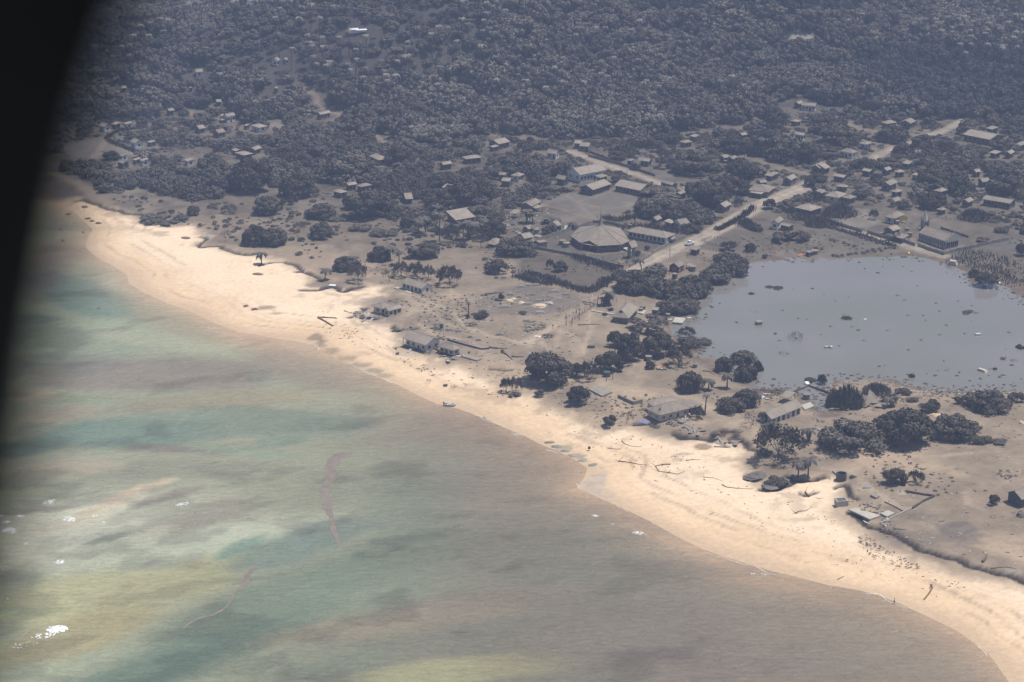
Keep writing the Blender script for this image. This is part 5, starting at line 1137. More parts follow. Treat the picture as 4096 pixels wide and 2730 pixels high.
def limbs(P=None, h=.55, seed=0, r0=.06, name='trunk'):
    r = np.random.default_rng(seed); b = MB(); f = .30
    b.tube([(0, 0, -.08), (.01, .01, f * .5), (.0, .02, f)], [r0 * 1.25, r0, r0 * .85], 6)
    if P is None: P = [(.5 * math.cos(a), .5 * math.sin(a), h + .1 * r.random()) for a in r.uniform(0, 6.28, 5)]
    mains = []
    for a in np.linspace(0, 6.28, 6)[:-1] + r.uniform(0, .6, 5):
        q = (.38 * math.cos(a), .38 * math.sin(a), f + .26 + .12 * r.random()); mains.append(q)
        b.tube([(0, .01, f * .8), (q[0] * .5, q[1] * .5, f + .1), q], [r0 * .6, r0 * .45, r0 * .3], 5, False)
    for p in P:
        q = min(mains, key=lambda m_: (m_[0] - p[0]) ** 2 + (m_[1] - p[1]) ** 2 + (m_[2] - p[2]) ** 2)
        mid = tuple((np.array(p) + q) / 2 + r.normal(0, .04, 3)); b.tube([q, mid, tuple(p)], [r0 * .3, r0 * .2, r0 * .08], 4, False)
    return b.mesh(name, M['bark'])
FAR = [crown('crown', 1500, .085, k, 100 + i) for i, k in enumerate(['broad', 'broad', 'round', 'broad', 'bush', 'flat'])]
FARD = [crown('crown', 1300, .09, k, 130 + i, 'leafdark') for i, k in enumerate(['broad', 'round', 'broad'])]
FARP = [crown('crown', 420, .12, k, 140 + i, 'leafpale') for i, k in enumerate(['bush', 'broad'])]
NEAR = {'broad': [crown('crown', 7000, .05, 'broad', 200 + i, 'leafnear') for i in range(3)], 'round': [crown('crown', 4200, .06, 'round', 210 + i, 'leafnear') for i in range(2)],
        'flat': [crown('crown', 4200, .055, 'flat', 220 + i, 'leafnear') for i in range(2)], 'bush': [crown('crown', 3000, .065, 'bush', 230 + i, 'leafnear') for i in range(3)],
        'weep': [crown('crown', 5000, .045, 'weep', 240 + i, 'leafnear') for i in range(2)]}
SPA = [sparse_crown('crown', 250 + i, 2600, .05, 'leafpale' if i % 2 else 'leafnear') for i in range(4)]
SPAT = [limbs(P, seed=i, r0=.035) for i, (m_, P) in enumerate(SPA)]
BARE = [sparse_crown('crown', 270 + i, 260, .045, 'leafpale') for i in range(2)]; BARET = [limbs(P, seed=20 + i, r0=.03) for i, (m_, P) in enumerate(BARE)]
TRUNK = limbs(None, seed=9, r0=.05)
def reed_mesh(n, seed, spread=1.0, h=(.5, 1.0), w=.035, m='reed'):
    r = np.random.default_rng(seed); rr = np.sqrt(r.random(n)) * spread; th = r.uniform(0, 6.28, n); x, y = rr * np.cos(th), rr * np.sin(th)
    H = r.uniform(*h, n) * (1 - .75 * rr ** 2); a = r.uniform(0, 6.28, n); lx, ly = r.normal(0, .12, n), r.normal(0, .12, n); dx, dy = np.cos(a) * w, np.sin(a) * w
    V = np.stack([np.stack([x - dx, y - dy, 0 * x - .02], 1), np.stack([x + dx, y + dy, 0 * x - .02], 1), np.stack([x + dx * .5 + lx, y + dy * .5 + ly, H], 1), np.stack([x - dx * .5 + lx, y - dy * .5 + ly, H], 1)], 1).reshape(-1, 3)
    return np_mesh('stems', V, np.arange(4 * n).reshape(n, 4), M[m])
REED = [reed_mesh(900, 300 + i, m=['leafpale', 'leaf', 'leafpale'][i]) for i in range(3)]
def frond_mesh(L_=4.2, nseg=8, droop=1.0, leaf=.95, seed=0, nl=16, name='frond'):
    r = np.random.default_rng(seed); V = []; Q = []
    def arc(t): return np.array([L_ * (.28 * t + .62 * t * (1 - .35 * t * droop)), 0, L_ * (.30 * t - .62 * droop * t * t * (.55 + .45 * t))])
    for i in range(nseg):      # midrib
        a, b = arc(i / nseg), arc((i + 1) / nseg); w = .05 * (1 - i / nseg) + .015; k = len(V)
        V += [a + [0, -w, 0], b + [0, -w, 0], b + [0, w, 0], a + [0, w, 0]]; Q.append([k, k + 1, k + 2, k + 3])
    for j in range(nl):
        t = .12 + .88 * j / nl; p = arc(t); tg = arc(min(t + .02, 1.02)) - p; tg /= np.linalg.norm(tg); ll = leaf * math.sin(math.pi * min(1, .18 + .78 * t)) ** .6
        for s in (-1, 1):
            if r.random() < .06: continue
            tip = p + tg * ll * .45 + np.array([0, s * ll * .8, -ll * (.35 + .25 * r.random())]); wd = tg * .26; k = len(V)
            V += [p - wd, p + wd, tip + wd * .25, tip - wd * .25]; Q.append([k, k + 1, k + 2, k + 3])
    return np.array(V), np.array(Q)
FV = [frond_mesh(4.2, 8, d, .95, i, 18) for i, d in enumerate((.55, .9, 1.25, 1.55))]
FROND = [np_mesh('frond', v, q, M['frondnear']) for v, q in FV]
def palm_crown(seed, nf=9, m='frond', nl=8, nm='crown'):
    r = np.random.default_rng(seed); AV = []; AQ = []; o = 0
    for i in range(nf):
        v, q = frond_mesh(r.uniform(3.2, 4.8), 4, r.uniform(.9, 2.4), .5, seed * 20 + i, nl); a = 2 * math.pi * i / nf + r.uniform(-.2, .2); c, s = math.cos(a), math.sin(a)
        v = v.copy(); v[:, 2] += r.uniform(-.1, .25); v = np.stack([v[:, 0] * c - v[:, 1] * s, v[:, 0] * s + v[:, 1] * c, v[:, 2]], 1); AV.append(v); AQ.append(q + o); o += len(v)
    return np_mesh(nm, np.vstack(AV), np.vstack(AQ), M[m])
PALMC = [palm_crown(i + 3) for i in range(5)]
def palm_trunk(h, lean, seed): 
    r = np.random.default_rng(seed); P = [(lean[0] * t ** 1.6, lean[1] * t ** 1.6, -.4 + (h + .4) * t) for t in np.linspace(0, 1, 6)]
    return MB().tube(P, [.34, .26, .23, .2, .18, .2], 6).mesh('trunk', M['bark'])
PT = [palm_trunk(1.0, l, i) for i, l in enumerate([(0, 0), (.1, .05), (-.12, .03), (.06, -.1)])]
PTH = {}
def palm(x, y, z, h, label, group=None, near=False, sc=1.0, lean=(0, 0), seed=0, name='coconut_palm', nf=14):
    r = random.Random(seed * 7 + 1); key = (round(h), seed % 4, lean)
    ln = lean if lean != (0, 0) else [(0, 0), (.5, .2), (-.6, .1), (.3, -.4)][seed % 4]
    if key not in PTH: PTH[key] = palm_trunk(h, ln, seed)
    root = empty(name, (x, y, z), 0, 1, label, 'palm', group); link('trunk', PTH[key], root)
    if near:
        for i in range(nf):
            o = link('frond', FROND[r.randrange(4)], root, (ln[0], ln[1], h - .1), 2 * math.pi * i / nf + r.uniform(-.25, .25)); o.rotation_euler[1] = r.uniform(-.35, .25); o.scale = (sc * r.uniform(.8, 1.05),) * 3
    else:
        o = link('crown', PALMC[seed % 5], root, (ln[0], ln[1], h), r.uniform(0, 6.28)); o.scale = (sc * r.uniform(.85, 1.15),) * 3
    return root

USED = []
def tree(reg, cx, by, w, h, kind, label, group=None, name=None, cat=None):
    """cx, by: middle of the foot; w, h: size in the zoomed picture"""
    x, y, z = G1(reg, (cx, by)); s = ppm(x, y) * REG[reg][2]; R = w / 2 / s * (1.12 if kind == 'broad' else 1); H = max(h / s * 1.0 - R * .22, h / s * .6)
    y += R * .35; z = float(hz(x, y)); i = len(USED); rz = rnd.uniform(0, 6.28); USED.append((x, y, R))
    nm = name or {'bush': 'bush', 'reed': 'reed_clump', 'bare': 'bare_tree', 'round': 'leafy_tree'}.get(kind, 'leafy_tree')
    root = empty(nm, (x, y, z - .05), rz, (R, R, H), label, cat or {'bush': 'bush', 'reed': 'reeds'}.get(kind, 'tree'), group)
    if kind == 'reed': link('stems', REED[i % 3], root); return root
    if kind == 'sparse': link('crown', SPA[i % 4][0], root); link('trunk', SPAT[i % 4], root); return root
    if kind == 'bare': link('crown', BARE[i % 2][0], root); link('trunk', BARET[i % 2], root); return root
    c = link('crown', NEAR[kind][i % len(NEAR[kind])], root)
    link('trunk', TRUNK, root)
    return root
T_ = tree
for a in [
 ('K', 205, 925, 440, 345, 'broad', 'huge dark spreading tree above the beach, largest near the shore'), ('K', 480, 845, 150, 150, 'round', 'small round tree touching the right side of the huge beach tree'),
 ('K', 595, 880, 220, 200, 'sparse', 'loose-leaved tree on the sand between the huge beach tree and the roofless tank'), ('K', 800, 805, 250, 225, 'broad', 'dense tree directly above the roofless tank'),
 ('K', 990, 680, 280, 300, 'broad', 'tall grove tree with a bare trunk foot, left of the lagoon grove'), ('K', 850, 560, 170, 170, 'round', 'upper left crown of the lagoon grove'), ('K', 1260, 665, 300, 290, 'broad', 'central shady tree of the lagoon grove'),
 ('K', 1160, 425, 390, 170, 'flat', 'flat-topped canopy just below the gablet-roofed house'), ('K', 1450, 755, 280, 230, 'sparse', 'silvery open-leaved tree on the right of the lagoon grove'), ('K', 500, 1105, 235, 200, 'round', 'round glossy beach tree left of the bare house slab'),
 ('K', 1175, 770, 105, 90, 'bush', 'low bush in front of the pale-lidded tank'), ('K', 1550, 990, 250, 230, 'weep', 'drooping tree left of the pair of shore palms'), ('K', 1870, 800, 180, 170, 'weep', 'dark drooping crown above the shore palms by the lagoon'),
 ('K', 2050, 725, 240, 150, 'weep', 'domed tree leaning over the lagoon behind the palms'), ('K', 2080, 885, 230, 190, 'weep', 'broad drooping tree with its foot in the lagoon'), ('K', 2190, 800, 110, 140, 'reed', 'fine grey reeds at the lagoon edge beside the domed tree'),
 ('K', 1930, 1180, 250, 170, 'weep', 'left half of the shaggy mound between the palm post and the lagoon'), ('K', 2080, 1130, 250, 200, 'weep', 'right half of the shaggy mound below the lagoon debris'), ('K', 2150, 1310, 260, 180, 'bare', 'tangle of grey branches beside the brown-windowed house'),
 ('K', 2260, 1270, 150, 120, 'bush', 'leafy end of the branch tangle at the brown-windowed house'), ('K', 810, 1310, 140, 130, 'bush', 'wind-bent bush left of the blue tarpaulin'), ('K', 960, 1290, 150, 150, 'bare', 'leafless brush between the wind-bent bush and the tarpaulin'),
 ('K', 1620, 1240, 150, 130, 'sparse', 'little tufted shrub at the right corner of the cream seaside house'), ('K', 150, 1025, 120, 70, 'bush', 'low bush under the seaward side of the huge beach tree'), ('K', 130, 930, 160, 190, 'sparse', 'thin tree in front of the huge beach tree'),
 ('K', 1550, 560, 260, 110, 'bush', 'spreading bush on the debris spit of the lagoon'), ('K', 1520, 470, 180, 110, 'sparse', 'silvery shrub standing in the shallow lagoon corner'), ('K', 1690, 545, 160, 80, 'bush', 'low scrub at the tip of the debris spit'), ('K', 1650, 610, 140, 60, 'bare', 'bare twigs below the debris spit'),
 ('K', 745, 265, 60, 35, 'bush', 'tiny dark bush on the pale path kerb'), ('K', 805, 222, 55, 40, 'bush', 'small dark bush left of the gablet roof'), ('K', 620, 572, 60, 24, 'bush', 'tiny dark heap bush alone on the trampled ash'),
 ('L', 745, 1540, 560, 320, 'broad', 'massive dark domed tree, leftmost of the three giants on the right'), ('L', 1265, 1480, 570, 370, 'broad', 'massive spreading tree in the middle of the three giants'), ('L', 1700, 1430, 430, 270, 'broad', 'rightmost of the three giant dark trees'),
 ('L', 700, 1130, 330, 260, 'reed', 'tall reed mound behind the fallen roofs'), ('L', 560, 1130, 150, 230, 'reed', 'left end of the reed mound beside the flooded yard'), ('L', 970, 1000, 270, 130, 'reed', 'lower reed mound stretching toward the open lagoon'),
 ('L', 1218, 1015, 160, 80, 'bush', 'low dark shrub between the reeds and the open lagoon'), ('L', 1480, 1170, 200, 140, 'bush', 'dark shrub between two of the giant trees'), ('L', 2040, 1165, 390, 240, 'broad', 'dense tree above litter at the right lagoon shore'), ('L', 2290, 1090, 170, 130, 'bush', 'scrub at the right edge beside the dense lagoon tree'), ('L', 1800, 1110, 190, 110, 'bush', 'grey scrub left of the dense lagoon tree'),
 ('L', 455, 920, 100, 110, 'round', 'small round tree on the flooded yard wall'), ('L', 330, 900, 140, 60, 'bush', 'low shrub left of the small round tree by the flood'), ('L', 1960, 1470, 180, 90, 'bush', 'low grey shrub right below the rightmost giant tree'), ('L', 2130, 1475, 160, 60, 'bush', 'trailing shrub at the far right of the giant trees'),
 ('L', 1090, 1080, 150, 100, 'bush', 'droopy shrub right of the raised fallen roof'), ('L', 1300, 1080, 110, 60, 'bush', 'small scrub in the mud before the lagoon'),
 ('L', 215, 520, 180, 120, 'bare', 'twiggy bush drowned in the middle of the lagoon'), ('L', 685, 322, 150, 65, 'reed', 'line of drowned stems in the lagoon'), ('L', 1835, 265, 150, 60, 'bush', 'flat dark islet of brush in the right lagoon'), ('L', 95, 655, 150, 55, 'bare', 'low heap of drowned branches left in the lagoon'),
 ('L', 2320, 595, 90, 75, 'bush', 'dark leafy raft at the right edge of the lagoon'), ('L', 2255, 715, 90, 50, 'bare', 'brown raft of twigs beside the floating tank'), ('I', 40, 1330, 100, 60, 'bush', 'dark tussock in the upper left lagoon'), ('I', 680, 1575, 90, 40, 'bare', 'small drowned twigs in the central lagoon'), ('L', 80, 240, 50, 35, 'bush', 'small dark tuft near yellow scum in the lagoon'),
 ('H', 2130, 1380, 95, 50, 'reed', 'reed tuft in the upper left lagoon'), ('H', 2300, 1320, 130, 55, 'reed', 'wide thin reed patch in the upper lagoon'), ('K', 2150, 255, 90, 40, 'bare', 'thin bare tuft in the left lagoon'), ('K', 2300, 395, 90, 30, 'bare', 'flat bare tuft right of the half-sunk box'), ('K', 2015, 500, 55, 25, 'bush', 'tiny dark tuft in the lower left lagoon'),
 ('M', 1145, 335, 210, 180, 'broad', 'left of the two wind-bent bushes alone on the ash'), ('M', 1335, 325, 170, 140, 'sparse', 'right of the two wind-bent bushes alone on the ash'), ('M', 2060, 520, 120, 130, 'bush', 'round dark bush left of the dark-ended shed'), ('M', 740, 265, 70, 30, 'bush', 'tiny bush right of the dark open tank'), ('M', 20, 350, 220, 100, 'bush', 'flat grey mat of scrub fallen on the sand below the palms') ,
 ('N', 1960, 330, 480, 350, 'sparse', 'big half-defoliated tree at the top of the beach'), ('N', 1840, 265, 160, 60, 'bush', 'dark low bush hanging over the scarp left of the big thin tree'), ('N', 1900, 20, 180, 60, 'bush', 'low scrub behind the big thin tree'),
 ('H', 1060, 1335, 400, 230, 'broad', 'great dark thicket tree below the main road, left half'), ('H', 1220, 1340, 280, 150, 'broad', 'dark rounded foot of the great thicket tree'), ('H', 900, 1220, 170, 110, 'bush', 'dark bush at the corner of the garden plot'),
 ('H', 1290, 470, 430, 130, 'flat', 'spreading flat-topped rain tree beside the right school block'), ('H', 1290, 650, 290, 200, 'broad', 'thick dark tree left of centre behind the hall'), ('H', 1540, 680, 230, 180, 'broad', 'thick dark tree right of the two behind the hall'), ('H', 1100, 620, 150, 140, 'round', 'dark tree at the right corner of the playing field'),
 ('H', 1700, 540, 380, 280, 'broad', 'very large dark tree on the inland side of the road'), ('H', 1970, 430, 270, 220, 'broad', 'large dark tree touching the left of the road bend house'), ('H', 1600, 230, 400, 240, 'broad', 'massive round tree in the upper village centre'), ('H', 2030, 280, 280, 230, 'broad', 'round tree right of the massive upper village tree'),
 ('H', 870, 95, 180, 100, 'round', 'dark round tree on the lawn beyond the walled road'), ('H', 1920, 960, 170, 110, 'flat', 'umbrella-shaped tree by the oval garden fence'), ('H', 2122, 962, 110, 95, 'round', 'small umbrella-shaped tree alone by the lagoon lawn'), ('H', 1150, 945, 62, 52, 'round', 'clipped round bush on the hall lawn'), ('H', 1060, 1000, 62, 60, 'round', 'clipped round bush beside the bell tower'),
 ('H', 335, 1150, 130, 120, 'broad', 'dark fire-shaped tree in the plot below the church wall, right one'), ('H', 235, 1125, 80, 105, 'sparse', 'thin tree left of the dark one below the church wall'), ('H', 875, 310, 140, 90, 'round', 'tree between the two school buildings'), ('H', 890, 755, 90, 60, 'bush', 'bush at the back of the hall path'), ('H', 225, 800, 150, 100, 'round', 'bushy tree beside the round tank outside the church'),
 ('H', 1800, 1250, 300, 160, 'bush', 'wide lakeside thicket, upper part'), ('H', 1950, 1190, 280, 180, 'bush', 'lakeside thicket nearest the lagoon corner'), ('H', 1570, 1290, 250, 130, 'bush', 'low lakeside thicket left of the water'), ('H', 1400, 1400, 330, 220, 'bush', 'broad lakeside thicket around a lone palm'), ('H', 1470, 1540, 320, 170, 'bush', 'bottom of the lakeside thicket above the outhouse'), ('H', 1670, 1370, 200, 170, 'bush', 'thicket jutting into the left lagoon shore'), ('H', 1320, 1550, 160, 110, 'bush', 'thicket corner beside the grey outhouse'), ('H', 2030, 1100, 180, 110, 'bush', 'thin scrub by the red-tinged mud at the lagoon corner'), ('H', 2260, 1020, 60, 45, 'bush', 'little shrub on the upper lagoon bank'),
 ('H', 1700, 690, 180, 120, 'bush', 'hedge-like scrub inland of the road, upper'), ('H', 1560, 780, 200, 110, 'bush', 'hedge-like scrub inland of the road, lower'), ('H', 2080, 700, 130, 80, 'reed', 'tall grass clump at the road bend'), ('H', 2190, 760, 120, 80, 'bush', 'dark bush below the road bend grass clump'), ('H', 2300, 560, 130, 110, 'round', 'tree at the inside of the road bend'),
 ('G', 200, 835, 215, 170, 'broad', 'rounded tree on the pale sand between wood and beach'), ('G', 190, 645, 260, 170, 'broad', 'rounded tree above the pale sand, upper of two'), ('G', 650, 655, 400, 320, 'broad', 'largest blurred dark tree of the seaward wood'), ('G', 480, 560, 180, 150, 'round', 'left shoulder of the largest seaward wood tree'), ('G', 1500, 560, 330, 300, 'broad', 'central dark tree of the middle wood'), ('G', 1300, 560, 270, 220, 'broad', 'left dark tree of the middle wood'), ('G', 1700, 480, 250, 230, 'broad', 'right dark tree of the middle wood by the track'),
 ('G', 1740, 645, 300, 150, 'broad', 'dark tree over the right end of the fallen roof'), ('G', 1820, 835, 240, 190, 'broad', 'dark tree below the fallen roof beside the palms'), ('G', 1415, 890, 180, 220, 'sparse', 'tall tree with pale forked trunk between two palm groups'), ('G', 905, 705, 120, 250, 'bare', 'bare stick-like tree in the clearing behind the beach wood'), ('G', 985, 745, 95, 130, 'bush', 'dark column of creeper on a dead tree'),
 ('G', 1410, 1285, 250, 220, 'sparse', 'upright brushy tree right behind the white bungalow'), ('G', 1330, 1240, 160, 150, 'bare', 'bare tangle left of the brushy tree by the bungalow'), ('G', 1865, 1165, 220, 150, 'round', 'shaggy round bush on the ash plain'), ('G', 2020, 990, 360, 200, 'broad', 'broad scrub tree left of the church compound corner'), ('G', 430, 1135, 210, 160, 'broad', 'dark crown of the twin trees on the sand spit'), ('G', 545, 1250, 180, 220, 'sparse', 'thin tree standing on the sand spit edge'),
 ('G', 840, 1250, 160, 160, 'bare', 'first thin coastal tree left of the white bungalow'), ('G', 950, 1205, 150, 170, 'sparse', 'second thin coastal tree left of the white bungalow'), ('G', 1090, 1205, 160, 170, 'sparse', 'third thin coastal tree just above the bungalow roof'), ('G', 1210, 1220, 120, 150, 'sparse', 'fourth thin coastal tree at the bungalow ridge'), ('G', 740, 1045, 190, 170, 'broad', 'blurred dark tree left of the tall seaside palms'), ('G', 1200, 1010, 300, 160, 'broad', 'long dark thicket above the bungalow'), ('G', 1700, 930, 190, 200, 'bare', 'broken bare tree beside the collapsed roof'),
 ('G', 560, 760, 220, 80, 'bush', 'low blurred brush strip on the pale sand, left'), ('G', 780, 810, 250, 80, 'bush', 'low blurred brush strip on the pale sand, right'), ('G', 350, 660, 260, 70, 'bush', 'brush strip under the seaward wood'), ('G', 1520, 920, 110, 70, 'bush', 'low bush under the row of palms'), ('G', 1310, 800, 90, 80, 'bush', 'dark bush at the foot of the tallest palm'), ('G', 1110, 830, 70, 50, 'bush', 'bush at the foot of the left palm'), ('G', 2180, 870, 0.1, .1, 'bush', 'x'),
 ('G', 1895, 1420, 60, 90, 'bush', 'narrow shrub among the old graves'), ('J', 1700, 295, 150, 95, 'bush', 'brown sprawling bush beside the stunted fan palm'), ('J', 1580, 295, 45, 50, 'bush', 'small bush at the foot of the stunted fan palm'), ('J', 2090, 255, 90, 40, 'bush', 'low dark mound on the burial ground'), ('J', 1215, 905, 60, 55, 'bare', 'dry twig ball on the sand above the grey dinghy'), ('J', 1370, 930, 50, 25, 'bush', 'small seaweed heap bush on the sand'), ('J', 1440, 950, 100, 35, 'bare', 'flat brush pile on the sand above the dinghy'),
 ('J', 1940, 990, 120, 150, 'sparse', 'left of the two slim trees over the group of people'), ('J', 2030, 1000, 130, 180, 'sparse', 'right of the two slim trees over the group of people'), ('J', 2020, 1035, 115, 55, 'bush', 'rooty dark mound under the two slim trees'),
 ('E', 1840, 555, 240, 180, 'broad', 'flat-shadowed dark tree at the landward edge of the sand'), ('E', 1750, 815, 210, 200, 'broad', 'left tree of the pair standing in the sandy hollow'), ('E', 1905, 815, 210, 180, 'broad', 'right tree of the pair standing in the sandy hollow'), ('E', 1700, 365, 340, 320, 'broad', 'tall dark tree with a rounded top in the coastal wood'), ('E', 2110, 410, 280, 270, 'broad', 'tall dark tree at the right end of the coastal wood'),
 ('E', 1990, 475, 60, 60, 'round', 'first of three small round bushes on the sand'), ('E', 2060, 470, 65, 60, 'round', 'second of three small round bushes on the sand'), ('E', 2110, 445, 40, 45, 'round', 'third of three small round bushes on the sand'), ('E', 2125, 565, 50, 40, 'bush', 'little shrub alone under the three round bushes'), ('E', 2060, 580, 60, 35, 'bush', 'pair of tiny shrubs on the open sand'), ('E', 2140, 665, 110, 60, 'sparse', 'thin wide shrub on the sand left of a rounded tree'), ('E', 2145, 785, 65, 50, 'bush', 'small leaning shrub on the open sand'),
 ('E', 1500, 790, 110, 130, 'bare', 'thin bare tree at the cove edge'), ('E', 1220, 560, 120, 100, 'bush', 'dark blurred bush at the head of the beach'), ('E', 1530, 545, 140, 90, 'sparse', 'grey thin tree near the head of the beach'), ('E', 880, 620, 260, 80, 'bush', 'dark grey mat of scrub above the left beach'), ('E', 1120, 600, 140, 60, 'bush', 'low scrub right of the dark mat above the left beach'), ('E', 1030, 640, 180, 40, 'bush', 'lowest scrub strip above the left beach'),
 ('I', 410, 350, 220, 150, 'broad', 'round tree at the inland end of the main road'), ('I', 850, 190, 230, 140, 'broad', 'round tree right of the lower lane'), ('I', 1090, 180, 240, 130, 'broad', 'twin-topped round tree right of the lower lane'), ('I', 1500, 350, 300, 200, 'broad', 'dark tree under the silvery leafless crown'), ('I', 1450, 170, 340, 190, 'sparse', 'silvery leafless tree between village roofs'), ('I', 2190, 450, 340, 260, 'broad', 'biggest shaggy tree at the right edge of the village'),
 ('I', 1490, 560, 240, 180, 'broad', 'dark blurred mass left of the white spire'), ('I', 1760, 430, 240, 200, 'round', 'dark tree between two roofs on the right'), ('I', 760, 350, 200, 100, 'sparse', 'thin tree over the long low roof'), ('I', 970, 310, 120, 100, 'round', 'small round tree left of the tall dark-walled house'), ('I', 1970, 870, 130, 60, 'bush', 'round bush on the grass behind the plain church'), ('I', 1890, 660, 300, 140, 'reed', 'streaky tall scrub behind the plain church'),
 ('I', 2140, 780, 130, 70, 'bush', 'dark bushes on the slope right of the plain church'), ('I', 2330, 1000, 130, 140, 'bush', 'dark bush at the right edge above the lagoon'), ('I', 2000, 1300, 220, 160, 'round', 'dark round bush standing in the right lagoon corner'), ('I', 1890, 1200, 110, 100, 'bush', 'bush on the bank left of the one in the lagoon corner'), ('I', 250, 860, 190, 120, 'bush', 'bushes by the hedge above the pump house'), ('I', 100, 870, 220, 120, 'bush', 'bushes on the upper left lagoon bank'),
 ('I', 620, 620, 330, 160, 'reed', 'tall blurred scrub in front of the large cross-gabled house'), ('I', 400, 470, 200, 100, 'reed', 'scrub left of the large cross-gabled house'), ('I', 940, 660, 90, 110, 'sparse', 'thin tree on the bare yard corner'), ('I', 420, 720, 260, 120, 'reed', 'thick tall hedge running to the lane'), ('I', 260, 650, 260, 80, 'reed', 'thick tall hedge behind the flat-roofed block'), ('I', 1240, 560, 160, 100, 'bush', 'scrub behind the double-roofed house'),
 ('D', 610, 1375, 400, 230, 'broad', 'big dark tree in the yard above the hip-roofed house'), ('D', 1130, 1350, 270, 200, 'broad', 'big round tree beside the turning circle'), ('D', 1430, 1430, 260, 190, 'broad', 'big round tree at the far side of the lane fork'), ('D', 1215, 1465, 170, 130, 'round', 'smaller round tree inside the lane fork'), ('D', 150, 1520, 420, 250, 'broad', 'double dark tree above the bare yard'), ('D', 530, 1500, 200, 120, 'broad', 'low dark tree left of the hip-roofed house'), ('D', 1880, 1490, 300, 150, 'broad', 'pale-topped tree on the far right'), ('D', 2180, 1440, 270, 160, 'broad', 'dark tree below the largest forest-edge roof'), ('D', 1640, 1500, 150, 150, 'sparse', 'grey thin tree right of the lane fork'),
 ('C', 1590, 1310, 260, 180, 'broad', 'round tree with a roof behind its right shoulder'), ('C', 2040, 1390, 200, 190, 'broad', 'left of the twin round trees below the ridge'), ('C', 2190, 1395, 180, 210, 'broad', 'right of the twin round trees below the ridge'), ('C', 1640, 1540, 230, 200, 'broad', 'round tree left of the low pale shed roof'), ('C', 1910, 1100, 250, 210, 'broad', 'darkest round tree below the forest edge'), ('C', 1330, 1240, 180, 120, 'sparse', 'leafless garden tree below the box-like cottage'), ('C', 820, 1320, 130, 130, 'sparse', 'thin pale tree on the upper lawn'), ('C', 990, 1370, 130, 100, 'sparse', 'second thin pale tree on the upper lawn'),
 ('A', 520, 1375, 150, 95, 'round', 'dark round bush on the field of the forking track'), ('B', 690, 1130, 180, 120, 'broad', 'dark domed tree above the pale square roof'), ('B', 1040, 1190, 240, 150, 'broad', 'dark wide tree left of the large hill-foot roof'), ('B', 840, 1410, 230, 200, 'broad', 'dark tree hiding the corner of the pale square roof'), ('B', 430, 1540, 470, 270, 'broad', 'broad dark tree mass above the seaward wood roofs'), ('B', 1850, 1440, 260, 170, 'broad', 'dark tree between the hill-foot roof and the bending track')]:
    if a[3] > 1: tree(*a)
def hedge(reg, pts, h, w, label, m='reed', dens=26, name='hedge', bl=.16):
    P = gp(pxs(reg, pts)); c = P[0]; V = []; r = np.random.default_rng(len(label)); S = smooth_line(P[:, :2], 6)
    for a, b in zip(S[:-1], S[1:]):
        L_ = np.hypot(*(b - a)); n = int(L_ * w * dens / 2)
        t = r.random(n); q = a + (b - a) * t[:, None] + r.normal(0, w * .42, (n, 2)); z = hz(q[:, 0], q[:, 1]); H = h * r.uniform(.35, 1.15, n) * (.8 + .8 * fbm(q[:, 0], q[:, 1], 4, 2, 9)); an = r.uniform(0, 6.28, n); dx, dy = np.cos(an) * bl, np.sin(an) * bl; l = r.normal(0, .22, (n, 2)) * h * .5
        V.append(np.stack([np.stack([q[:, 0] - dx, q[:, 1] - dy, z], 1), np.stack([q[:, 0] + dx, q[:, 1] + dy, z], 1), np.stack([q[:, 0] + dx * .6 + l[:, 0], q[:, 1] + dy * .6 + l[:, 1], z + H], 1), np.stack([q[:, 0] - dx * .6 + l[:, 0], q[:, 1] - dy * .6 + l[:, 1], z + H], 1)], 1).reshape(-1, 3))
    V = np.vstack(V) - c; return tag(link(name, np_mesh(name, V, np.arange(len(V)).reshape(-1, 4), M[m]), None, tuple(c)), label, 'hedge')
hedge('H', [(0, 1170), (180, 1205), (330, 1260), (480, 1310), (600, 1335), (700, 1290), (790, 1220)], 1.9, 3.0, 'tall grassy hedge round the seaward side of the garden plot', 'leafpale')
hedge('H', [(450, 1010), (600, 1060), (760, 1105), (860, 1150)], 2.2, 3.5, 'stand of dry banana-like stalks inside the lower church wall', 'leafpale', 12)
hedge('H', [(745, 640), (850, 665), (950, 650), (1030, 640)], 1.8, 3.2, 'scrubby hedge between the playing field and the hall', 'leaf')
hedge('H', [(950, 720), (1100, 725), (1280, 750), (1480, 790)], 2.2, 3.5, 'leafy garden strip behind the hall roof', 'leaf', 18)
hedge('H', [(0, 370), (150, 385), (300, 400), (420, 395)], 1.6, 2.4, 'hedge along the top edge of the dark grass plot', 'leaf')
hedge('H', [(1800, 760), (1950, 690), (2060, 620), (2140, 545)], 1.8, 2.0, 'clipped dark hedge following the inland edge of the main road', 'leafnear')
hedge('H', [(2030, 690), (2100, 730), (2200, 770)], 2.4, 3.0, 'tall grass hedge at the lagoon side of the road bend', 'leafpale')
hedge('I', [(150, 590), (300, 640), (450, 680), (600, 720)], 2.4, 3.5, 'dense hedge from the sunken-porch house to the lane', 'leaf')
hedge('I', [(520, 730), (700, 780), (850, 820), (1000, 870), (1140, 910)], 1.3, 2.4, 'shrubby border of the pandanus plot along the lane', 'leafpale')
hedge('G', [(2030, 1190), (2150, 1230), (2351, 1270)], 1.9, 2.6, 'left end of the tall grassy hedge by the burial ground', 'leafpale')
hedge('G', [(1620, 230), (1760, 270), (1900, 300)], 1.0, 1.5, 'low hedge along the bending track', 'leaf')
hedge('C', [(300, 1290), (600, 1400), (770, 1440)], 1.0, 1.6, 'low growth beside the dark wall on the upper road', 'leaf')
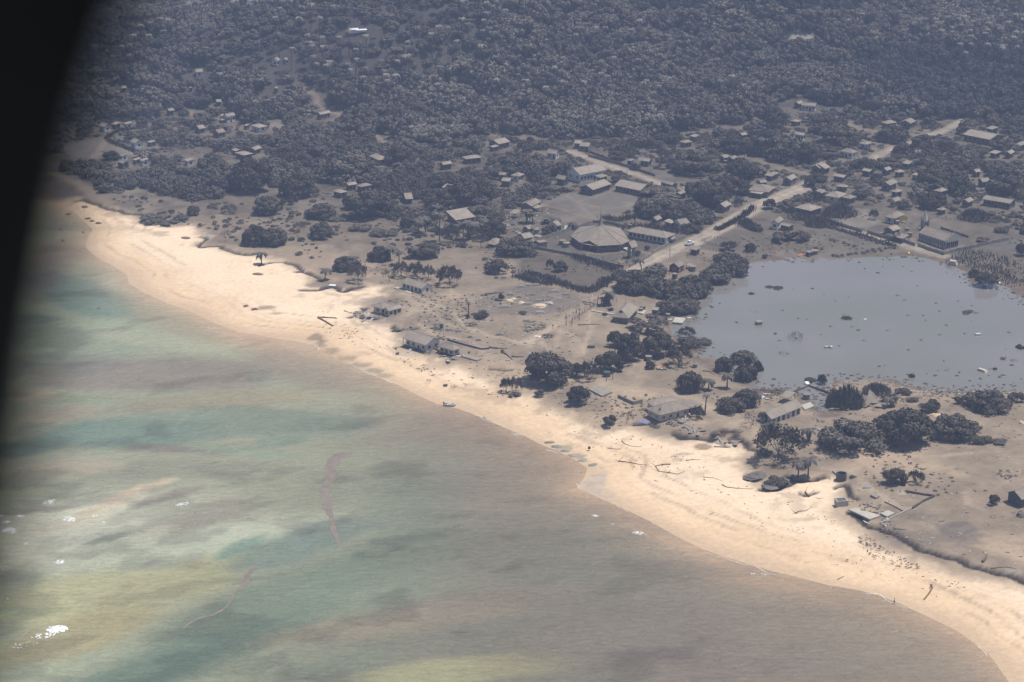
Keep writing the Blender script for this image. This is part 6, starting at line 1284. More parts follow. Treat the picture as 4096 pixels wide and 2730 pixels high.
for k in range(5): hedge('C', [(1700, 1215 + 31 * k), (1800, 1222 + 31 * k), (1945, 1240 + 31 * k)], 2.6, 2.2, ['farthest', 'second farthest', 'middle', 'second nearest', 'nearest'][k] + ' of the five dark crop rows between round trees', 'leafdark', 26, 'crop_row')
hedge('D', [(780, 1290), (900, 1330), (1020, 1350)], 1.2, 2.0, 'low hedge along the curved yard', 'leaf')
hedge('D', [(800, 1400), (930, 1440)], 1.2, 1.6, 'short hedge beside the lane fork', 'leaf')
hedge('A', [(480, 1190), (560, 1130), (680, 1110), (820, 1090)], 1.4, 2.0, 'dark hedge curving right from the track fork', 'leaf')
hedge('A', [(500, 1200), (620, 1260), (750, 1310)], 1.3, 2.0, 'dark hedge below the arched-window cottage', 'leaf')
hedge('I', [(1700, 1020), (1900, 1080), (2100, 1150), (2300, 1260)], 1.3, 7.0, 'pale dry brush along the upper right lagoon bank', 'leafpale', 7)
hedge('I', [(1800, 960), (2050, 1020), (2300, 1100)], 1.2, 7.0, 'second band of dry brush above the right lagoon bank', 'leafpale', 6)
# palms that stand alone or in groups one can point at
def P_(reg, cx, by, h, label, near=True, lean=(0, 0), sc=1.0, nf=14, name='coconut_palm'):
    x, y, z = G1(reg, (cx, by)); s = ppm(x, y) * REG[reg][2]; H = max(h / s * 1.03 - 1.2, 1.5); USED.append((x, y, 1.5))
    return palm(x, y, z, H, label, near=near, sc=sc, lean=lean, seed=len(USED), nf=nf, name=name)
for a in [('K', 750, 165, 100, 'left palm of the twin coconut palms by the lane'), ('K', 800, 170, 150, 'right palm of the twin coconut palms by the lane'), ('K', 1725, 965, 130, 'left of the two shore palms under the lagoon trees'), ('K', 1900, 950, 170, 'right of the two shore palms under the lagoon trees'),
 ('H', 1385, 1440, 90, 'palm rising out of the lakeside thicket'), ('R', 1440, 880, 240, 'leaning palm at the seaward end of the main road', True, (-1.4, .3)), ('H', 210, 690, 70, 'left palm of the pair below the playing field'), ('H', 290, 690, 70, 'right palm of the pair below the playing field'), ('H', 428, 742, 80, 'single short palm outside the church wall'), ('H', 75, 690, 110, 'tall palm beside the fallen pole shelter'), ('H', 12, 690, 150, 'tallest palm in front of the playing field shed'), ('H', 1045, 185, 100, 'palm in front of the bright-gabled bungalow'),
 ('G', 1113, 800, 160, 'first palm from the left in the seaside palm row'), ('G', 1180, 780, 170, 'second palm from the left in the seaside palm row'), ('G', 1312, 858, 290, 'tallest palm of the seaside palm row'), ('G', 1535, 850, 180, 'slender palm left of the close palm pair'), ('G', 1575, 845, 170, 'left one of the close palm pair'), ('G', 1592, 850, 190, 'right one of the close palm pair'), ('G', 1662, 825, 160, 'palm right of the close pair'), ('G', 1735, 770, 140, 'palm against the dark tree under the fallen roof'), ('G', 2330, 685, 75, 'palm at the left end of the church wall'),
 ('G', 1062, 1020, 130, 'palm above the roof of the white bungalow'), ('G', 930, 1080, 150, 'shaggy palm among the thin coastal trees'), ('G', 850, 1040, 150, 'blurred palm in the dark coastal trees'), ('G', 235, 1225, 130, 'small palm on the bright sand spit'), ('G', 520, 1075, 90, 'palm crown beside the twin trees on the spit'), ('E', 1808, 985, 130, 'lone dark palm on the open beach'), ('J', 1585, 265, 150, 'stunted fan palm with a tufted top on the burial ground', True, (0, 0), .35, 9, 'fan_palm'),
 ('K', 1692, 1190, 215, 'tall thin palm with a worn top beside the cream seaside house', True, (0, 0), .5, 9, 'fan_palm'), ('L', 330, 1450, 150, 'wind-tossed palm left of the giant trees'), ('M', 225, 265, 190, 'left palm of the pair at the scarp under the thin tree'), ('M', 320, 260, 210, 'right palm of the pair at the scarp under the thin tree'), ('I', 1115, 850, 70, 'small palm over the lane wall near the car shelter'), ('L', 1110, 1120, 110, 'bowed palm at the raised fallen roof'), ('H', 1375, 560, 1, 'x')]:
    if a[3] > 1: P_(*a)
# pandanus row along the lagoon bank
PAN = palm_crown(40, 13, 'frondnear', 5)
pp = gp(pxs('I', [(560, 1000), (600, 1005), (640, 1000), (700, 990), (730, 985), (770, 980), (840, 975), (880, 960), (930, 945), (950, 960), (990, 935), (1010, 955), (1050, 930), (1090, 925), (1130, 930), (820, 830), (870, 850), (920, 860), (970, 880), (1030, 890), (740, 800), (680, 780), (620, 760), (540, 740), (400, 930), (450, 940), (570, 860), (530, 850), (660, 880), (700, 900), (755, 910)]))
for i, (x, y, z) in enumerate(pp):
    r = empty('pandanus', (x, y, z), rnd.uniform(0, 6), 1, 'spiky pandanus clump in the rows along the upper lagoon bank', 'plant', 'pandanus rows by the lagoon')
    link('trunk', PT[i % 4], r).scale = (.6, .6, .9); o = link('crown', PAN, r, (0, 0, .8)); k = rnd.uniform(.42, .62); o.scale = (k, k, k * 1.5)

# ------------------------------------------------------------------ forest
GPX = {'forest': [('F', [(-300, -200), (4400, -200), (4400, 500), (4100, 480), (3980, 500), (3850, 480), (3780, 500), (3720, 480), (3500, 440), (3420, 430), (3290, 415), (3200, 395), (3130, 400), (3080, 440), (3040, 480), (2900, 505), (2720, 520), (2600, 545), (2450, 545), (2330, 565), (2200, 545), (2060, 545), (1980, 525), (1850, 560), (1640, 600), (1540, 600), (1500, 560), (1400, 560), (1330, 500), (1250, 440), (1180, 430), (1120, 470), (1060, 480), (980, 500), (900, 490), (800, 470), (740, 470), (640, 480), (560, 470), (440, 480), (330, 480), (180, 520), (-300, 560)])],
    'wood': [('F', [(180, 690), (450, 650), (500, 610), (640, 640), (900, 655), (960, 700), (940, 760), (860, 800), (760, 815), (640, 770), (520, 760), (430, 790), (330, 740), (180, 690)]), ('F', [(720, 480), (900, 490), (1000, 500), (1180, 480), (1400, 550), (1640, 590), (1560, 660), (1640, 700), (1600, 740), (1500, 760), (1380, 730), (1300, 735), (1180, 760), (1060, 740), (960, 660), (880, 610), (760, 570)]),
        ('G', [(330, 200), (900, 130), (1200, 190), (1500, 200), (1600, 230), (1820, 400), (1800, 450), (1820, 620), (1700, 600), (1450, 590), (1250, 620), (1150, 560), (1100, 480), (820, 480), (820, 640), (480, 540), (350, 450)]), ('H', [(-300, 200), (200, 60), (440, 180), (440, 230), (280, 250), (60, 380), (-100, 360)]), ('C', [(60, 1480), (100, 1400), (200, 1330), (0, 1400)]),
        ('H', [(860, 1130), (1250, 1130), (1600, 1250), (1990, 1010), (2090, 1100), (1900, 1220), (1700, 1290), (1640, 1500), (1500, 1560), (1290, 1500), (1240, 1300), (880, 1230)]), ('I', [(1300, 60), (2351, 60), (2351, 470), (2000, 380), (1880, 420), (1720, 500), (1700, 440), (1350, 330), (1250, 250), (1450, 230)]), ('H', [(1030, 560), (1200, 470), (1900, 480), (1700, 700), (1300, 690), (1080, 660)]), ('H', [(1450, 730), (1850, 560), (2130, 520), (1760, 720), (1540, 810)])],
    'village': [('F', [(180, 470), (760, 420), (1250, 440), (1500, 560), (2060, 560), (2330, 570), (3000, 520), (3300, 440), (4300, 500), (4300, 1000), (3900, 870), (3700, 850), (3600, 800), (3300, 860), (3100, 850), (2950, 830), (2750, 940), (2700, 850), (2450, 860), (2180, 830), (1950, 980), (1600, 930), (1500, 800), (1000, 560), (600, 620), (180, 620)])],
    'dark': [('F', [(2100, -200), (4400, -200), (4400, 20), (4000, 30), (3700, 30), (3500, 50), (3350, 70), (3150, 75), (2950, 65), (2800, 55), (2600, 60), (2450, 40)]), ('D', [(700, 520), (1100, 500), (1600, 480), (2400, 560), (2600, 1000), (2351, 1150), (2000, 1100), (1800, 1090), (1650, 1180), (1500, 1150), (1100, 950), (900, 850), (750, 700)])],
    'clear': [('D', [(-10, 295), (100, 320), (340, 335), (590, 370), (560, 412), (400, 400), (290, 460), (120, 372)]), ('C', [(1890, 262), (2000, 290), (2350, 310), (2350, 330), (2170, 410), (2080, 350), (1990, 310)]), ('C', [(1630, 410), (1700, 420), (1840, 480), (1720, 510), (1640, 470)]), ('H', [(160, 500), (390, 410), (620, 400), (840, 370), (1100, 430), (1050, 490), (980, 570), (740, 620), (740, 690), (150, 520)]),
        ('H', [(60, 870), (660, 680), (950, 730), (1430, 780), (1520, 830), (1190, 985), (980, 1110), (820, 1100), (60, 940)]), ('A', [(100, 1230), (300, 1190), (500, 1150), (620, 1230), (760, 1330), (560, 1400), (100, 1320)]), ('C', [(1690, 1190), (1930, 1200), (1960, 1370), (1720, 1340)]), ('I', [(560, 560), (890, 570), (930, 660), (1020, 690), (860, 790), (540, 690)]), ('I', [(500, 700), (1150, 860), (1600, 1000), (1300, 1000), (560, 940), (420, 880)]),
        ('G', [(1500, 640), (1800, 650), (2351, 480), (2351, 800), (1950, 780), (1900, 600)]), ('I', [(1000, 700), (1850, 760), (1900, 960), (1560, 980)]), ('H', [(1610, 850), (2351, 640), (2351, 1000), (2120, 1040), (1650, 940)]), ('B', [(120, 720), (420, 940), (420, 1010), (100, 1000)]), ('A', [(1850, 1040), (2040, 1010), (2040, 1080), (1850, 1110)]), ('D', [(1540, 1220), (1800, 1120), (1700, 1330), (1560, 1310)]),
        ('C', [(280, 1320), (500, 1290), (1400, 1568), (1000, 1568), (420, 1420)]), ('A', [(1160, 930), (1260, 940), (1260, 1040), (1170, 1030)])]}
POLY = {k: [pxs(r, p) for r, p in v] for k, v in GPX.items()}
def inany(k, u, v):
    r = np.zeros(np.shape(u), bool)
    for p in POLY[k]: r |= inside(u, v, p)
    return r
def scatter(x0, x1, y0, y1, sp, jit=.45):
    xs = np.arange(x0, x1, sp); ys = np.arange(y0, y1, sp * .92); X, Y = np.meshgrid(xs, ys); X = X + (np.arange(len(ys)) % 2)[:, None] * sp / 2
    X = X + rng.uniform(-jit, jit, X.shape) * sp; Y = Y + rng.uniform(-jit, jit, Y.shape) * sp; return X.ravel(), Y.ravel()
def keep(x, y, R, H, roads=True, rects=True):      # R and H shrink in place where a house stands behind
    z = hz(x, y); u, v, f = proj(x, y, z); s = FPX / f; ok = ~inany('clear', u, v - H * s * .4) & ~inany('clear', u, v)
    tx0, tx1, ty0, ty1 = u - R * s, u + R * s, v - H * s, v + 2
    if rects:
        for (a, b, c, d, ff) in BRECT:
            hit = (tx1 > a) & (tx0 < c) & (ty1 > b) & (ty0 < d) & (f < ff + 6)
            lim = (v - d) / s                      # still fits below the house in the picture
            H[hit] = np.minimum(H[hit], np.maximum(lim[hit], 0)); R[hit] = np.minimum(R[hit], H[hit] * .9)
            ok &= ~(hit & (lim < .9))
    if roads:
        for P, w in BLOCK: ok &= polydist(x, y, P, far=40) > w + R * .8
        for P, w in BLOCK[-5:] + BLOCK[:0]:     # keep the roads themselves in sight
            uu, vv, _ = proj(P[:, 0], P[:, 1], np.full(len(P), 3.0)); d = polydist(u, v - H * s * .5, np.stack([uu, vv], 1), far=80); ok &= d > np.maximum(H * s * .45, 6) * .9
    return ok, u, v, f
LST = []      # x, y, z, R, H, kindcode
def add(kind, sp, rlo, rhi, hf, reg_test, box, code, prob=1.0, **k):
    x, y = scatter(*box, sp); n = len(x)
    if prob < 1: m = rng.random(n) < prob; x, y = x[m], y[m]
    n = len(x); R = rlo + (rhi - rlo) * rng.random(n) ** 1.5; H = R * rng.uniform(*hf, n)
    z = hz(x, y); u, v, f = proj(x, y, z); m = reg_test(u, v, x, y); x, y, R, H = x[m], y[m], R[m], H[m]
    if not len(x): return
    ok, u, v, f = keep(x, y, R, H, **k)
    hp = np.exp(-((x + 88) / 90) ** 2 - ((y - 1290) / 50) ** 2) > .5
    if code == 0: R = np.where(hp, R * .6, R); H = np.where(hp, H * .5, H)
    for i in np.nonzero(ok)[0]: LST.append((x[i], y[i], float(hz(x[i], y[i])), R[i], H[i], code, u[i], v[i], f[i]))
add('forest', 6.2, 3.2, 8.2, (1.15, 1.6), lambda u, v, x, y: inany('forest', u, v), (-330, 330, 1130, 1640), 0, rects=True)
add('wood', 6.2, 2.6, 4.8, (1.2, 1.6), lambda u, v, x, y: inany('wood', u, v), (-300, 330, 860, 1300), 1)
add('village', 8.0, 1.8, 4.8, (1.1, 1.6), lambda u, v, x, y: inany('village', u, v) & ~inany('wood', u, v) & ~inany('forest', u, v), (-320, 330, 940, 1300), 2, .8)
add('scrub', 3.2, .7, 1.8, (.8, 1.3), lambda u, v, x, y: (inany('village', u, v) | inany('wood', u, v)) & ~inany('forest', u, v), (-320, 330, 930, 1300), 3, .8, rects=True)
GPX2 = pxs('G', [(0, 560), (480, 600), (1000, 700), (1500, 900), (1900, 900), (2351, 930), (2351, 1180), (1900, 1230), (1500, 1080), (1250, 940), (900, 960), (600, 900), (0, 720)])
add('coast', 3.6, .5, 1.5, (.6, 1.2), lambda u, v, x, y: inside(u, v, GPX2) & (fbm(x, y, 15, 3, 71) > .0), (-300, 120, 780, 1150), 3, .6)
GPX3 = pxs('E', [(300, 400), (700, 400), (1200, 450), (1650, 450), (2350, 420), (2350, 1000), (2000, 900), (1500, 780), (1300, 680), (900, 570), (600, 490)])
add('coast', 3.4, .5, 1.7, (.6, 1.2), lambda u, v, x, y: inside(u, v, GPX3) & (fbm(x, y, 15, 3, 72) > -.03), (-330, 0, 880, 1250), 3, .6)
add('margin', 8, 3, 6.4, (1.2, 1.6), lambda u, v, x, y: (u < -250) | (u > 4350), (-620, 620, 1120, 1700), 0, rects=False)
U_ = np.array(USED); LST = [t for t in LST if (t[5] != 2 and t[5] != 3) or np.min(np.hypot(U_[:, 0] - t[0], U_[:, 1] - t[1]) - U_[:, 2] * .8 - t[3] * .7) > 0]
def inframe(t, m=0): return 150 - m < t[6] < 4096 + m and -m < t[7] < 2730 + m
def clearly(t): return t[6] > 470 - t[7] * .4
trees = [t for t in LST if t[5] in (0, 1, 2)]
front = sorted([t for t in trees if inframe(t) and clearly(t)], key=lambda t: -(t[3] / t[8]) * (1.3 if t[5] == 2 else 1.1 if t[5] == 1 else 1))
NIND = 300 - sum(1 for o in COL.objects if o.name.split('.')[0] == 'leafy_tree')
# spread the individually built ones: nearest rows first
ind = front[:max(NIND, 60)]; ids = set(map(id, ind))
GL = {0: ('ash-dusted broadleaf tree, one of many in the hill forest', 'hill forest trees'), 1: ('dusty dark tree packed among others in the wood behind the beach', 'trees of the coastal woods'), 2: ('dusty tree standing between the houses of the village', 'trees between the village houses')}
def darkzone(t): return bool(inany('dark', np.array([t[6]]), np.array([t[7]]))[0])  # zones where cloud shadow and distance are painted as darker crowns
ZN = ['on the left slope above the cottages', 'around the hill with the white cabin', 'behind the school and the road head', 'on the slopes above the right village']
def zone(u): return ZN[0 if u < 1200 else 1 if u < 2000 else 2 if u < 3050 else 3]
def zoned(o, base, t):
    z_ = zone(t[6] if len(t) > 6 else t[0]); o['label'] = base + ' ' + z_; o['group'] = o['group'] + ' ' + z_
for t in ind:
    r = empty('leafy_tree', (t[0], t[1], t[2] - .1), rnd.uniform(0, 6.28), (t[3], t[3], t[4]), GL[t[5]][0], 'tree', GL[t[5]][1])
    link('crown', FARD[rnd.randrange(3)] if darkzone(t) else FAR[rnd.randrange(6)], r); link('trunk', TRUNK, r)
    if t[5] == 0: zoned(r, 'ash-dusted broadleaf tree among many', t)
SH = [t for t in LST if t[5] == 3 and inframe(t)]; rnd.shuffle(SH); SHI = SH[:120]; ids |= set(map(id, SHI))
for t in SHI:
    r = empty('shrub', (t[0], t[1], t[2] - .05), rnd.uniform(0, 6.28), (t[3], t[3], t[4]), 'low dusty shrub in the scrub between village and wood', 'shrub', 'low scrub bushes'); zoned(r, 'low dusty shrub', t); link('foliage', (FARP if rnd.random() < .4 else FAR)[rnd.randrange(2)], r)
def stuff(name, pts, protos):
    """one object of many instances (nobody could count them); the leaf meshes are given to hidden-free geometry nodes as mesh inputs"""
    me = bpy.data.meshes.new(name); n = len(pts); me.vertices.add(n)
    me.vertices.foreach_set('co', np.array([(t[0], t[1], t[2] - .15) for t in pts], np.float32).ravel())
    for nm, ty, dat in (('sz', 'FLOAT_VECTOR', np.array([(t[3], t[3], t[4]) for t in pts], np.float32).ravel()), ('rot', 'FLOAT_VECTOR', np.array([(0, 0, rnd.uniform(0, 6.28)) for t in pts], np.float32).ravel()), ('pick', 'INT', np.array([rnd.randrange(len(protos)) for t in pts], np.int32))):
        a = me.attributes.new(nm, ty, 'POINT'); a.data.foreach_set('vector' if 'VEC' in ty else 'value', dat)
    o = link(name, me); o['kind'] = 'stuff'
    g = bpy.data.node_groups.new(name, 'GeometryNodeTree'); g.interface.new_socket('Geometry', in_out='INPUT', socket_type='NodeSocketGeometry'); g.interface.new_socket('Geometry', in_out='OUTPUT', socket_type='NodeSocketGeometry')
    N = g.nodes; Lk = g.links; gi = N.new('NodeGroupInput'); go = N.new('NodeGroupOutput'); J = N.new('GeometryNodeJoinGeometry')
    def attr(nm, ty): a = N.new('GeometryNodeInputNamedAttribute'); a.data_type = ty; a.inputs[0].default_value = nm; return a.outputs[0]
    sz, rot, pk = attr('sz', 'FLOAT_VECTOR'), attr('rot', 'FLOAT_VECTOR'), attr('pick', 'INT')
    for k, po in enumerate(protos):
        oi = N.new('GeometryNodeObjectInfo'); oi.inputs['Object'].default_value = po; oi.inputs['As Instance'].default_value = True
        c = N.new('FunctionNodeCompare'); c.data_type = 'INT'; c.operation = 'EQUAL'; Lk.new(pk, c.inputs[2]); c.inputs[3].default_value = k
        ip = N.new('GeometryNodeInstanceOnPoints'); Lk.new(gi.outputs[0], ip.inputs['Points']); Lk.new(c.outputs[0], ip.inputs['Selection']); Lk.new(oi.outputs['Geometry'], ip.inputs['Instance']); Lk.new(rot, ip.inputs['Rotation']); Lk.new(sz, ip.inputs['Scale']); Lk.new(ip.outputs[0], J.inputs[0])
    Lk.new(J.outputs[0], go.inputs[0]); md = o.modifiers.new('scatter', 'NODES'); md.node_group = g
    return o
def first_with(meshes):
    out = []
    for me in meshes:
        out.append(next(o for o in COL.objects if o.data is me))
    return out
rest = [t for t in trees if id(t) not in ids]
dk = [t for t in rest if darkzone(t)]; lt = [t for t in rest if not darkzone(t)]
usedF = [m_ for m_ in FAR if any(o.data is m_ for o in COL.objects)]; usedD = [m_ for m_ in FARD if any(o.data is m_ for o in COL.objects)]
# forest beyond the ridge, out to where the view ends
stuff('hill_forest', lt, first_with(usedF))
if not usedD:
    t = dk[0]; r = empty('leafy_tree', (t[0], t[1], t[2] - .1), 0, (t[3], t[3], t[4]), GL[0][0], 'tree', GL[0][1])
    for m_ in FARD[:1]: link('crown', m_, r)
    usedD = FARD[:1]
stuff('shade_toned_forest', dk, first_with(usedD))
sc = [t for t in LST if t[5] == 3 and id(t) not in ids]
stuff('scrub_undergrowth', sc, first_with([m_ for m_ in FAR[:2] + FARP if any(o.data is m_ for o in COL.objects)]))
x, y = scatter(LAKE[:, 0].min(), 330, LAKE[:, 1].min(), LAKE[:, 1].max(), 2.6); dl_ = polydist(x, y, LAKE, closed=True); u, v, f = proj(x, y, 1.2 + 0 * x)
m_ = (hz(x, y) < 1.6) & (hz(x, y) > .2) & (rng.random(len(x)) < np.where(dl_ < 6, .35, .02) * (1 + 1.6 * (v > 1480)) * (1 + .8 * (u > 3600))) & (polydist(x, y, LAKE, closed=True, far=30) < 60)
stuff('lagoon_weed', [(a, b, 1.3, rnd.uniform(.25, .95), rnd.uniform(.12, .45)) for a, b in zip(x[m_], y[m_])], first_with([m2 for m2 in FARP + FAR[:1] if any(o.data is m2 for o in COL.objects)]))
# ground litter of low tufts over the plots and the foot of the woods
x, y = scatter(-320, 330, 700, 1260, 3.4); z = hz(x, y); u, v, f = proj(x, y, z)
m_ = (z > 1.6) & (fbm(x, y, 22, 3, 61) > .12) & (u > 100) & (u < 4150) & inside(x, y, LANDASH) & (polydist(x, y, ASH, far=60) > 12); x, y, z = x[m_], y[m_], z[m_]
m_ = np.ones(len(x), bool)
for P, w in BLOCK: m_ &= polydist(x, y, P, far=20) > w + .5
x, y, z = x[m_], y[m_], z[m_]
pr = first_with([m2 for m2 in FARP if any(o.data is m2 for o in COL.objects)])
stuff('dusty_ground_tufts', [(x[i], y[i], z[i] + .1, rnd.uniform(.25, .8), rnd.uniform(.2, .6)) for i in range(len(x))], pr)

# palms scattered through the forest
PALMZ = [('B', [(20, 360), (350, 330), (620, 340), (900, 380), (1000, 500), (900, 640), (880, 760), (500, 780), (300, 680), (60, 640), (40, 480)], 9.0, .62), ('B', [(880, 240), (1250, 180), (1700, 230), (1700, 420), (1500, 460), (1000, 330)], 10, .6), ('A', [(300, 420), (500, 400), (820, 200), (1000, 180), (1100, 300), (900, 520), (700, 620), (480, 700)], 13, .55), ('A', [(1000, 0), (2350, 0), (2350, 60), (1000, 80)], 12, .5), ('B', [(0, 0), (400, 0), (400, 160), (0, 200)], 12, .45), ('B', [(1350, 0), (1900, 0), (1800, 180), (1400, 150)], 13, .5),
    ('D', [(1200, 180), (1500, 180), (2351, 100), (2351, 600), (1950, 620), (1650, 590), (1600, 350), (1250, 300)], 11, .62), ('D', [(150, 150), (1200, 170), (1200, 260), (450, 260)], 12, .45), ('C', [(0, 60), (250, 40), (500, 150), (600, 340), (150, 320)], 14, .5), ('B', [(1000, 560), (1100, 480), (1600, 500), (2200, 620), (2200, 800), (1400, 800)], 26, .7), ('A', [(1850, 80), (2350, 80), (2350, 620), (2100, 600), (1900, 400)], 13, .5), ('A', [(1300, 580), (1500, 600), (1480, 740), (1350, 740)], 9, .7)]
pl = []
for reg, poly, sp, pb in PALMZ:
    P = gp(pxs(reg, poly)); x, y = scatter(P[:, 0].min(), P[:, 0].max(), P[:, 1].min() - 10, P[:, 1].max() + 20, sp * .68); z = hz(x, y); u, v, f = proj(x, y, z + 10); m_ = inside(u, v, pxs(reg, poly)) & (rng.random(len(x)) < pb)
    pl += [(x[i], y[i], z[i]) for i in np.nonzero(m_)[0]]
for cx, cy in [(440, 560), (535, 560), (935, 525), (445, 670), (495, 720), (810, 770), (835, 740), (925, 780), (425, 895), (640, 895), (490, 970), (765, 545), (300, 740), (765, 215), (590, 325), (95, 755), (40, 620), (1450, 720), (1760, 750), (1550, 700), (1650, 800)]:
    q = gp([px('C', (cx, cy))], 10)[0]; pl.append((q[0], q[1], q[2]))
rnd.shuffle(pl); pl = pl[:262]
for i, (x, y, z) in enumerate(pl):
    zoned(palm(x, y, float(z), rnd.uniform(12.0, 15.0), 'tall coconut palm with a pale star-shaped crown above the hill forest', 'coconut palms of the hill forest', False, 1.15, (0, 0), i, 'coconut_palm'), 'tall coconut palm standing', (float(proj(x, y, z)[0]),))

# ------------------------------------------------------------------ pick-up on the road, dinghy, people
def car():
    x, y, z = G1('R', (2187, 470)); q = G1('R', (2240, 440)); r = empty('pickup_truck', (x, y, z), math.atan2(q[1] - y, q[0] - x) - .12, 1, 'white pickup truck with an empty dusty tray driving on the main road', 'pickup truck')
    b = MB(); b.box((1.75, 0, .72), (1.5, 1.75, .5), taper=.96); b.box((.1, 0, .62), (5.1, 1.7, .38)); b.box((.35, 0, 1.0), (1.75, 1.72, .5)); b.box((.3, 0, 1.45), (1.5, 1.55, .5), taper=.82); b.build('body', M['whitep'], r)
    b = MB(); b.box((.3, 0, 1.45), (1.35, 1.60, .32), taper=.9); b.box((.33, 0, 1.43), (1.62, 1.3, .30), taper=.85); b.build('window', M['glass'], r)
    b = MB(); b.box((-1.6, 0, .86), (2.3, 1.8, .08)); b.build('tray_floor', M['concrete'], r)
    sd = MB().box((0, 0, 0), (2.3, .06, .38)).mesh('tray_side', M['whitep']); link('tray_side', sd, r, (-1.6, .88, 1.02)); link('tray_side', sd, r, (-1.6, -.88, 1.02)); MB().box((-2.74, 0, 1.02), (.06, 1.8, .38)).build('tailgate', M['whitep'], r)
    wm = MB().tube([(0, -.11, 0), (0, .11, 0)], .36, 12).mesh('wheel', M['rubber']); rm = MB().tube([(0, -.12, 0), (0, .12, 0)], .18, 8).mesh('rim', M['metal'])
    for a in (1.6, -1.7):
        for c in (-.82, .82): w = link('wheel', wm, r, (a, c, .36)); link('rim', rm, w)
    hl = MB().box((0, 0, 0), (.06, .3, .16)).mesh('headlight', M['glass'])
    for c in (-.65, .65): link('headlight', hl, r, (2.52, c, .75))
car()
def dinghy():
    x, y, z = G1('J', (1408, 1112)); r = empty('dinghy', (x, y, z), -.2, 1, 'pale grey inflatable dinghy with a dark outboard pulled up at the waterline', 'boat')
    P = [(-2.1, .75, .35), (0, .8, .38), (1.2, .72, .45), (1.9, .38, .58), (2.1, 0, .62), (1.9, -.38, .58), (1.2, -.72, .45), (0, -.8, .38), (-2.1, -.75, .35)]
    MB().tube(P, [.2, .25, .25, .24, .24, .24, .25, .25, .2], 9).build('hull_tube', M['boatgrey'], r, smooth=True)
    MB().box((-.2, 0, .22), (3.9, 1.3, .12)).build('floor', M['concrete'], r)
    MB().box((-.6, 0, .55), (.25, 1.3, .07)).build('seat', M['whitep'], r); MB().box((.2, 0, .55), (.5, .6, .5)).build('console', M['whitep'], r)
    MB().box((-1.95, 0, .45), (.08, 1.2, .5)).build('transom', M['timber'], r)
    b = MB(); b.box((-2.2, 0, .95), (.42, .34, .42), taper=.8); b.box((-2.25, 0, .4), (.14, .12, .9)); b.build('outboard_motor', M['rubber'], r)
dinghy()
def person_body(walk):
    me = bpy.data.meshes.new('body'); s = .16 if walk else .02
    V = [(0, 0, .95), (0, 0, 1.15), (0, .0, 1.38), (0, 0, 1.48), (0, .02, 1.62), (0, .01, 1.72), (.10, 0, .9), (.11, s * .7, .5), (.11, -s * .2 - .02, .08), (.12, .12 + s * .2, .03), (-.10, 0, .9), (-.11, -s * .7, .5), (-.11, -s * 1.3, .08), (-.12, .12 - s * 1.1, .03),
         (.19, 0, 1.38), (.24, -s * .5, 1.12), (.24, .05 - s * .4, .86), (.24, .07 - s * .4, .77), (-.19, 0, 1.38), (-.24, s * .5, 1.12), (-.24, .06 + s * .6, .86), (-.24, .08 + s * .6, .77)]
    E = [(0, 1), (1, 2), (2, 3), (3, 4), (4, 5), (0, 6), (6, 7), (7, 8), (8, 9), (0, 10), (10, 11), (11, 12), (12, 13), (2, 14), (14, 15), (15, 16), (16, 17), (2, 18), (18, 19), (19, 20), (20, 21)]
    R = [.14, .13, .15, .055, .095, .07, .09, .06, .04, .035, .09, .06, .04, .035, .06, .045, .032, .035, .06, .045, .032, .035]
    me.from_pydata(V, E, []); o = bpy.data.objects.new('tmp_body', me); COL.objects.link(o); md = o.modifiers.new('s', 'SKIN')
    for i, v in enumerate(me.skin_vertices[0].data): v.radius = (R[i], R[i] * (.75 if i < 3 else 1)); v.use_root = i == 0
    sb = o.modifiers.new('b', 'SUBSURF'); sb.levels = 1; sb.render_levels = 1
    dg = bpy.context.evaluated_depsgraph_get(); n = bpy.data.meshes.new_from_object(o.evaluated_get(dg)); n.materials.clear(); n.materials.append(M['skin']); bpy.data.objects.remove(o); bpy.data.meshes.remove(me); return n
PB = [person_body(False), person_body(True)]
def person(reg, p, shirt, legs, label, walk=0, rz=0, group=None):
    x, y, z = G1(reg, p); r = empty('person', (x, y, z), rz, 1, label, 'person', group); link('body', PB[walk], r); s = .16 if walk else .02
    MB().lathe((0, 0, .93), [(.17, 0), (.165, .2), (.2, .4), (.17, .5), (.07, .57)], 10).build('shirt', M[shirt], r).scale = (1, .8, 1)
    b = MB(); b.tube([(.0, 0, 1.0), (.09, 0, .9), (.11, s * .6, .5)], [.15, .125, .09], 8); b.tube([(.0, 0, 1.0), (-.09, 0, .9), (-.11, -s * .6, .5)], [.15, .125, .09], 8); b.build('trousers', M[legs], r)
    MB().lathe((0, -.01, 1.62), [(.105, 0), (.11, .06), (.08, .13), (.03, .16)], 9).build('hair', M['hair'], r)
    for a in (-.2, .2): MB().tube([(a, 0, 1.42), (a * 1.25, 0, 1.2)], [.075, .065], 6).build('sleeve', M[shirt], r)
person('K', (262, 390), 'navy', 'shirtw', 'person in blue and white walking up the sandy track alone', 1, .6)
person('K', (618, 200), 'shirtw', 'khaki', 'person in a white top standing on the fenced lane', 0, .4)
person('K', (645, 185), 'shirtr', 'khaki', 'person in a reddish top by the lane fence pole', 0, 2.4)
person('K', (482, 250), 'shirtr', 'navy', 'person walking midway along the fenced lane', 1, 2.0)
person('J', (1893, 1005), 'navy', 'navy', 'person in dark clothes at the left of the beach group', 0, .2)
person('J', (1905, 1020), 'shirtw', 'navy', 'person in a white top in the beach group by the slim trees', 0, 1.2)
person('J', (1917, 1018), 'shirtw', 'khaki', 'person with pale top and khaki trousers in the beach group', 0, 2.8)
person('J', (1940, 1008), 'khaki', 'navy', 'person at the right of the beach group against the mound', 0, 4)
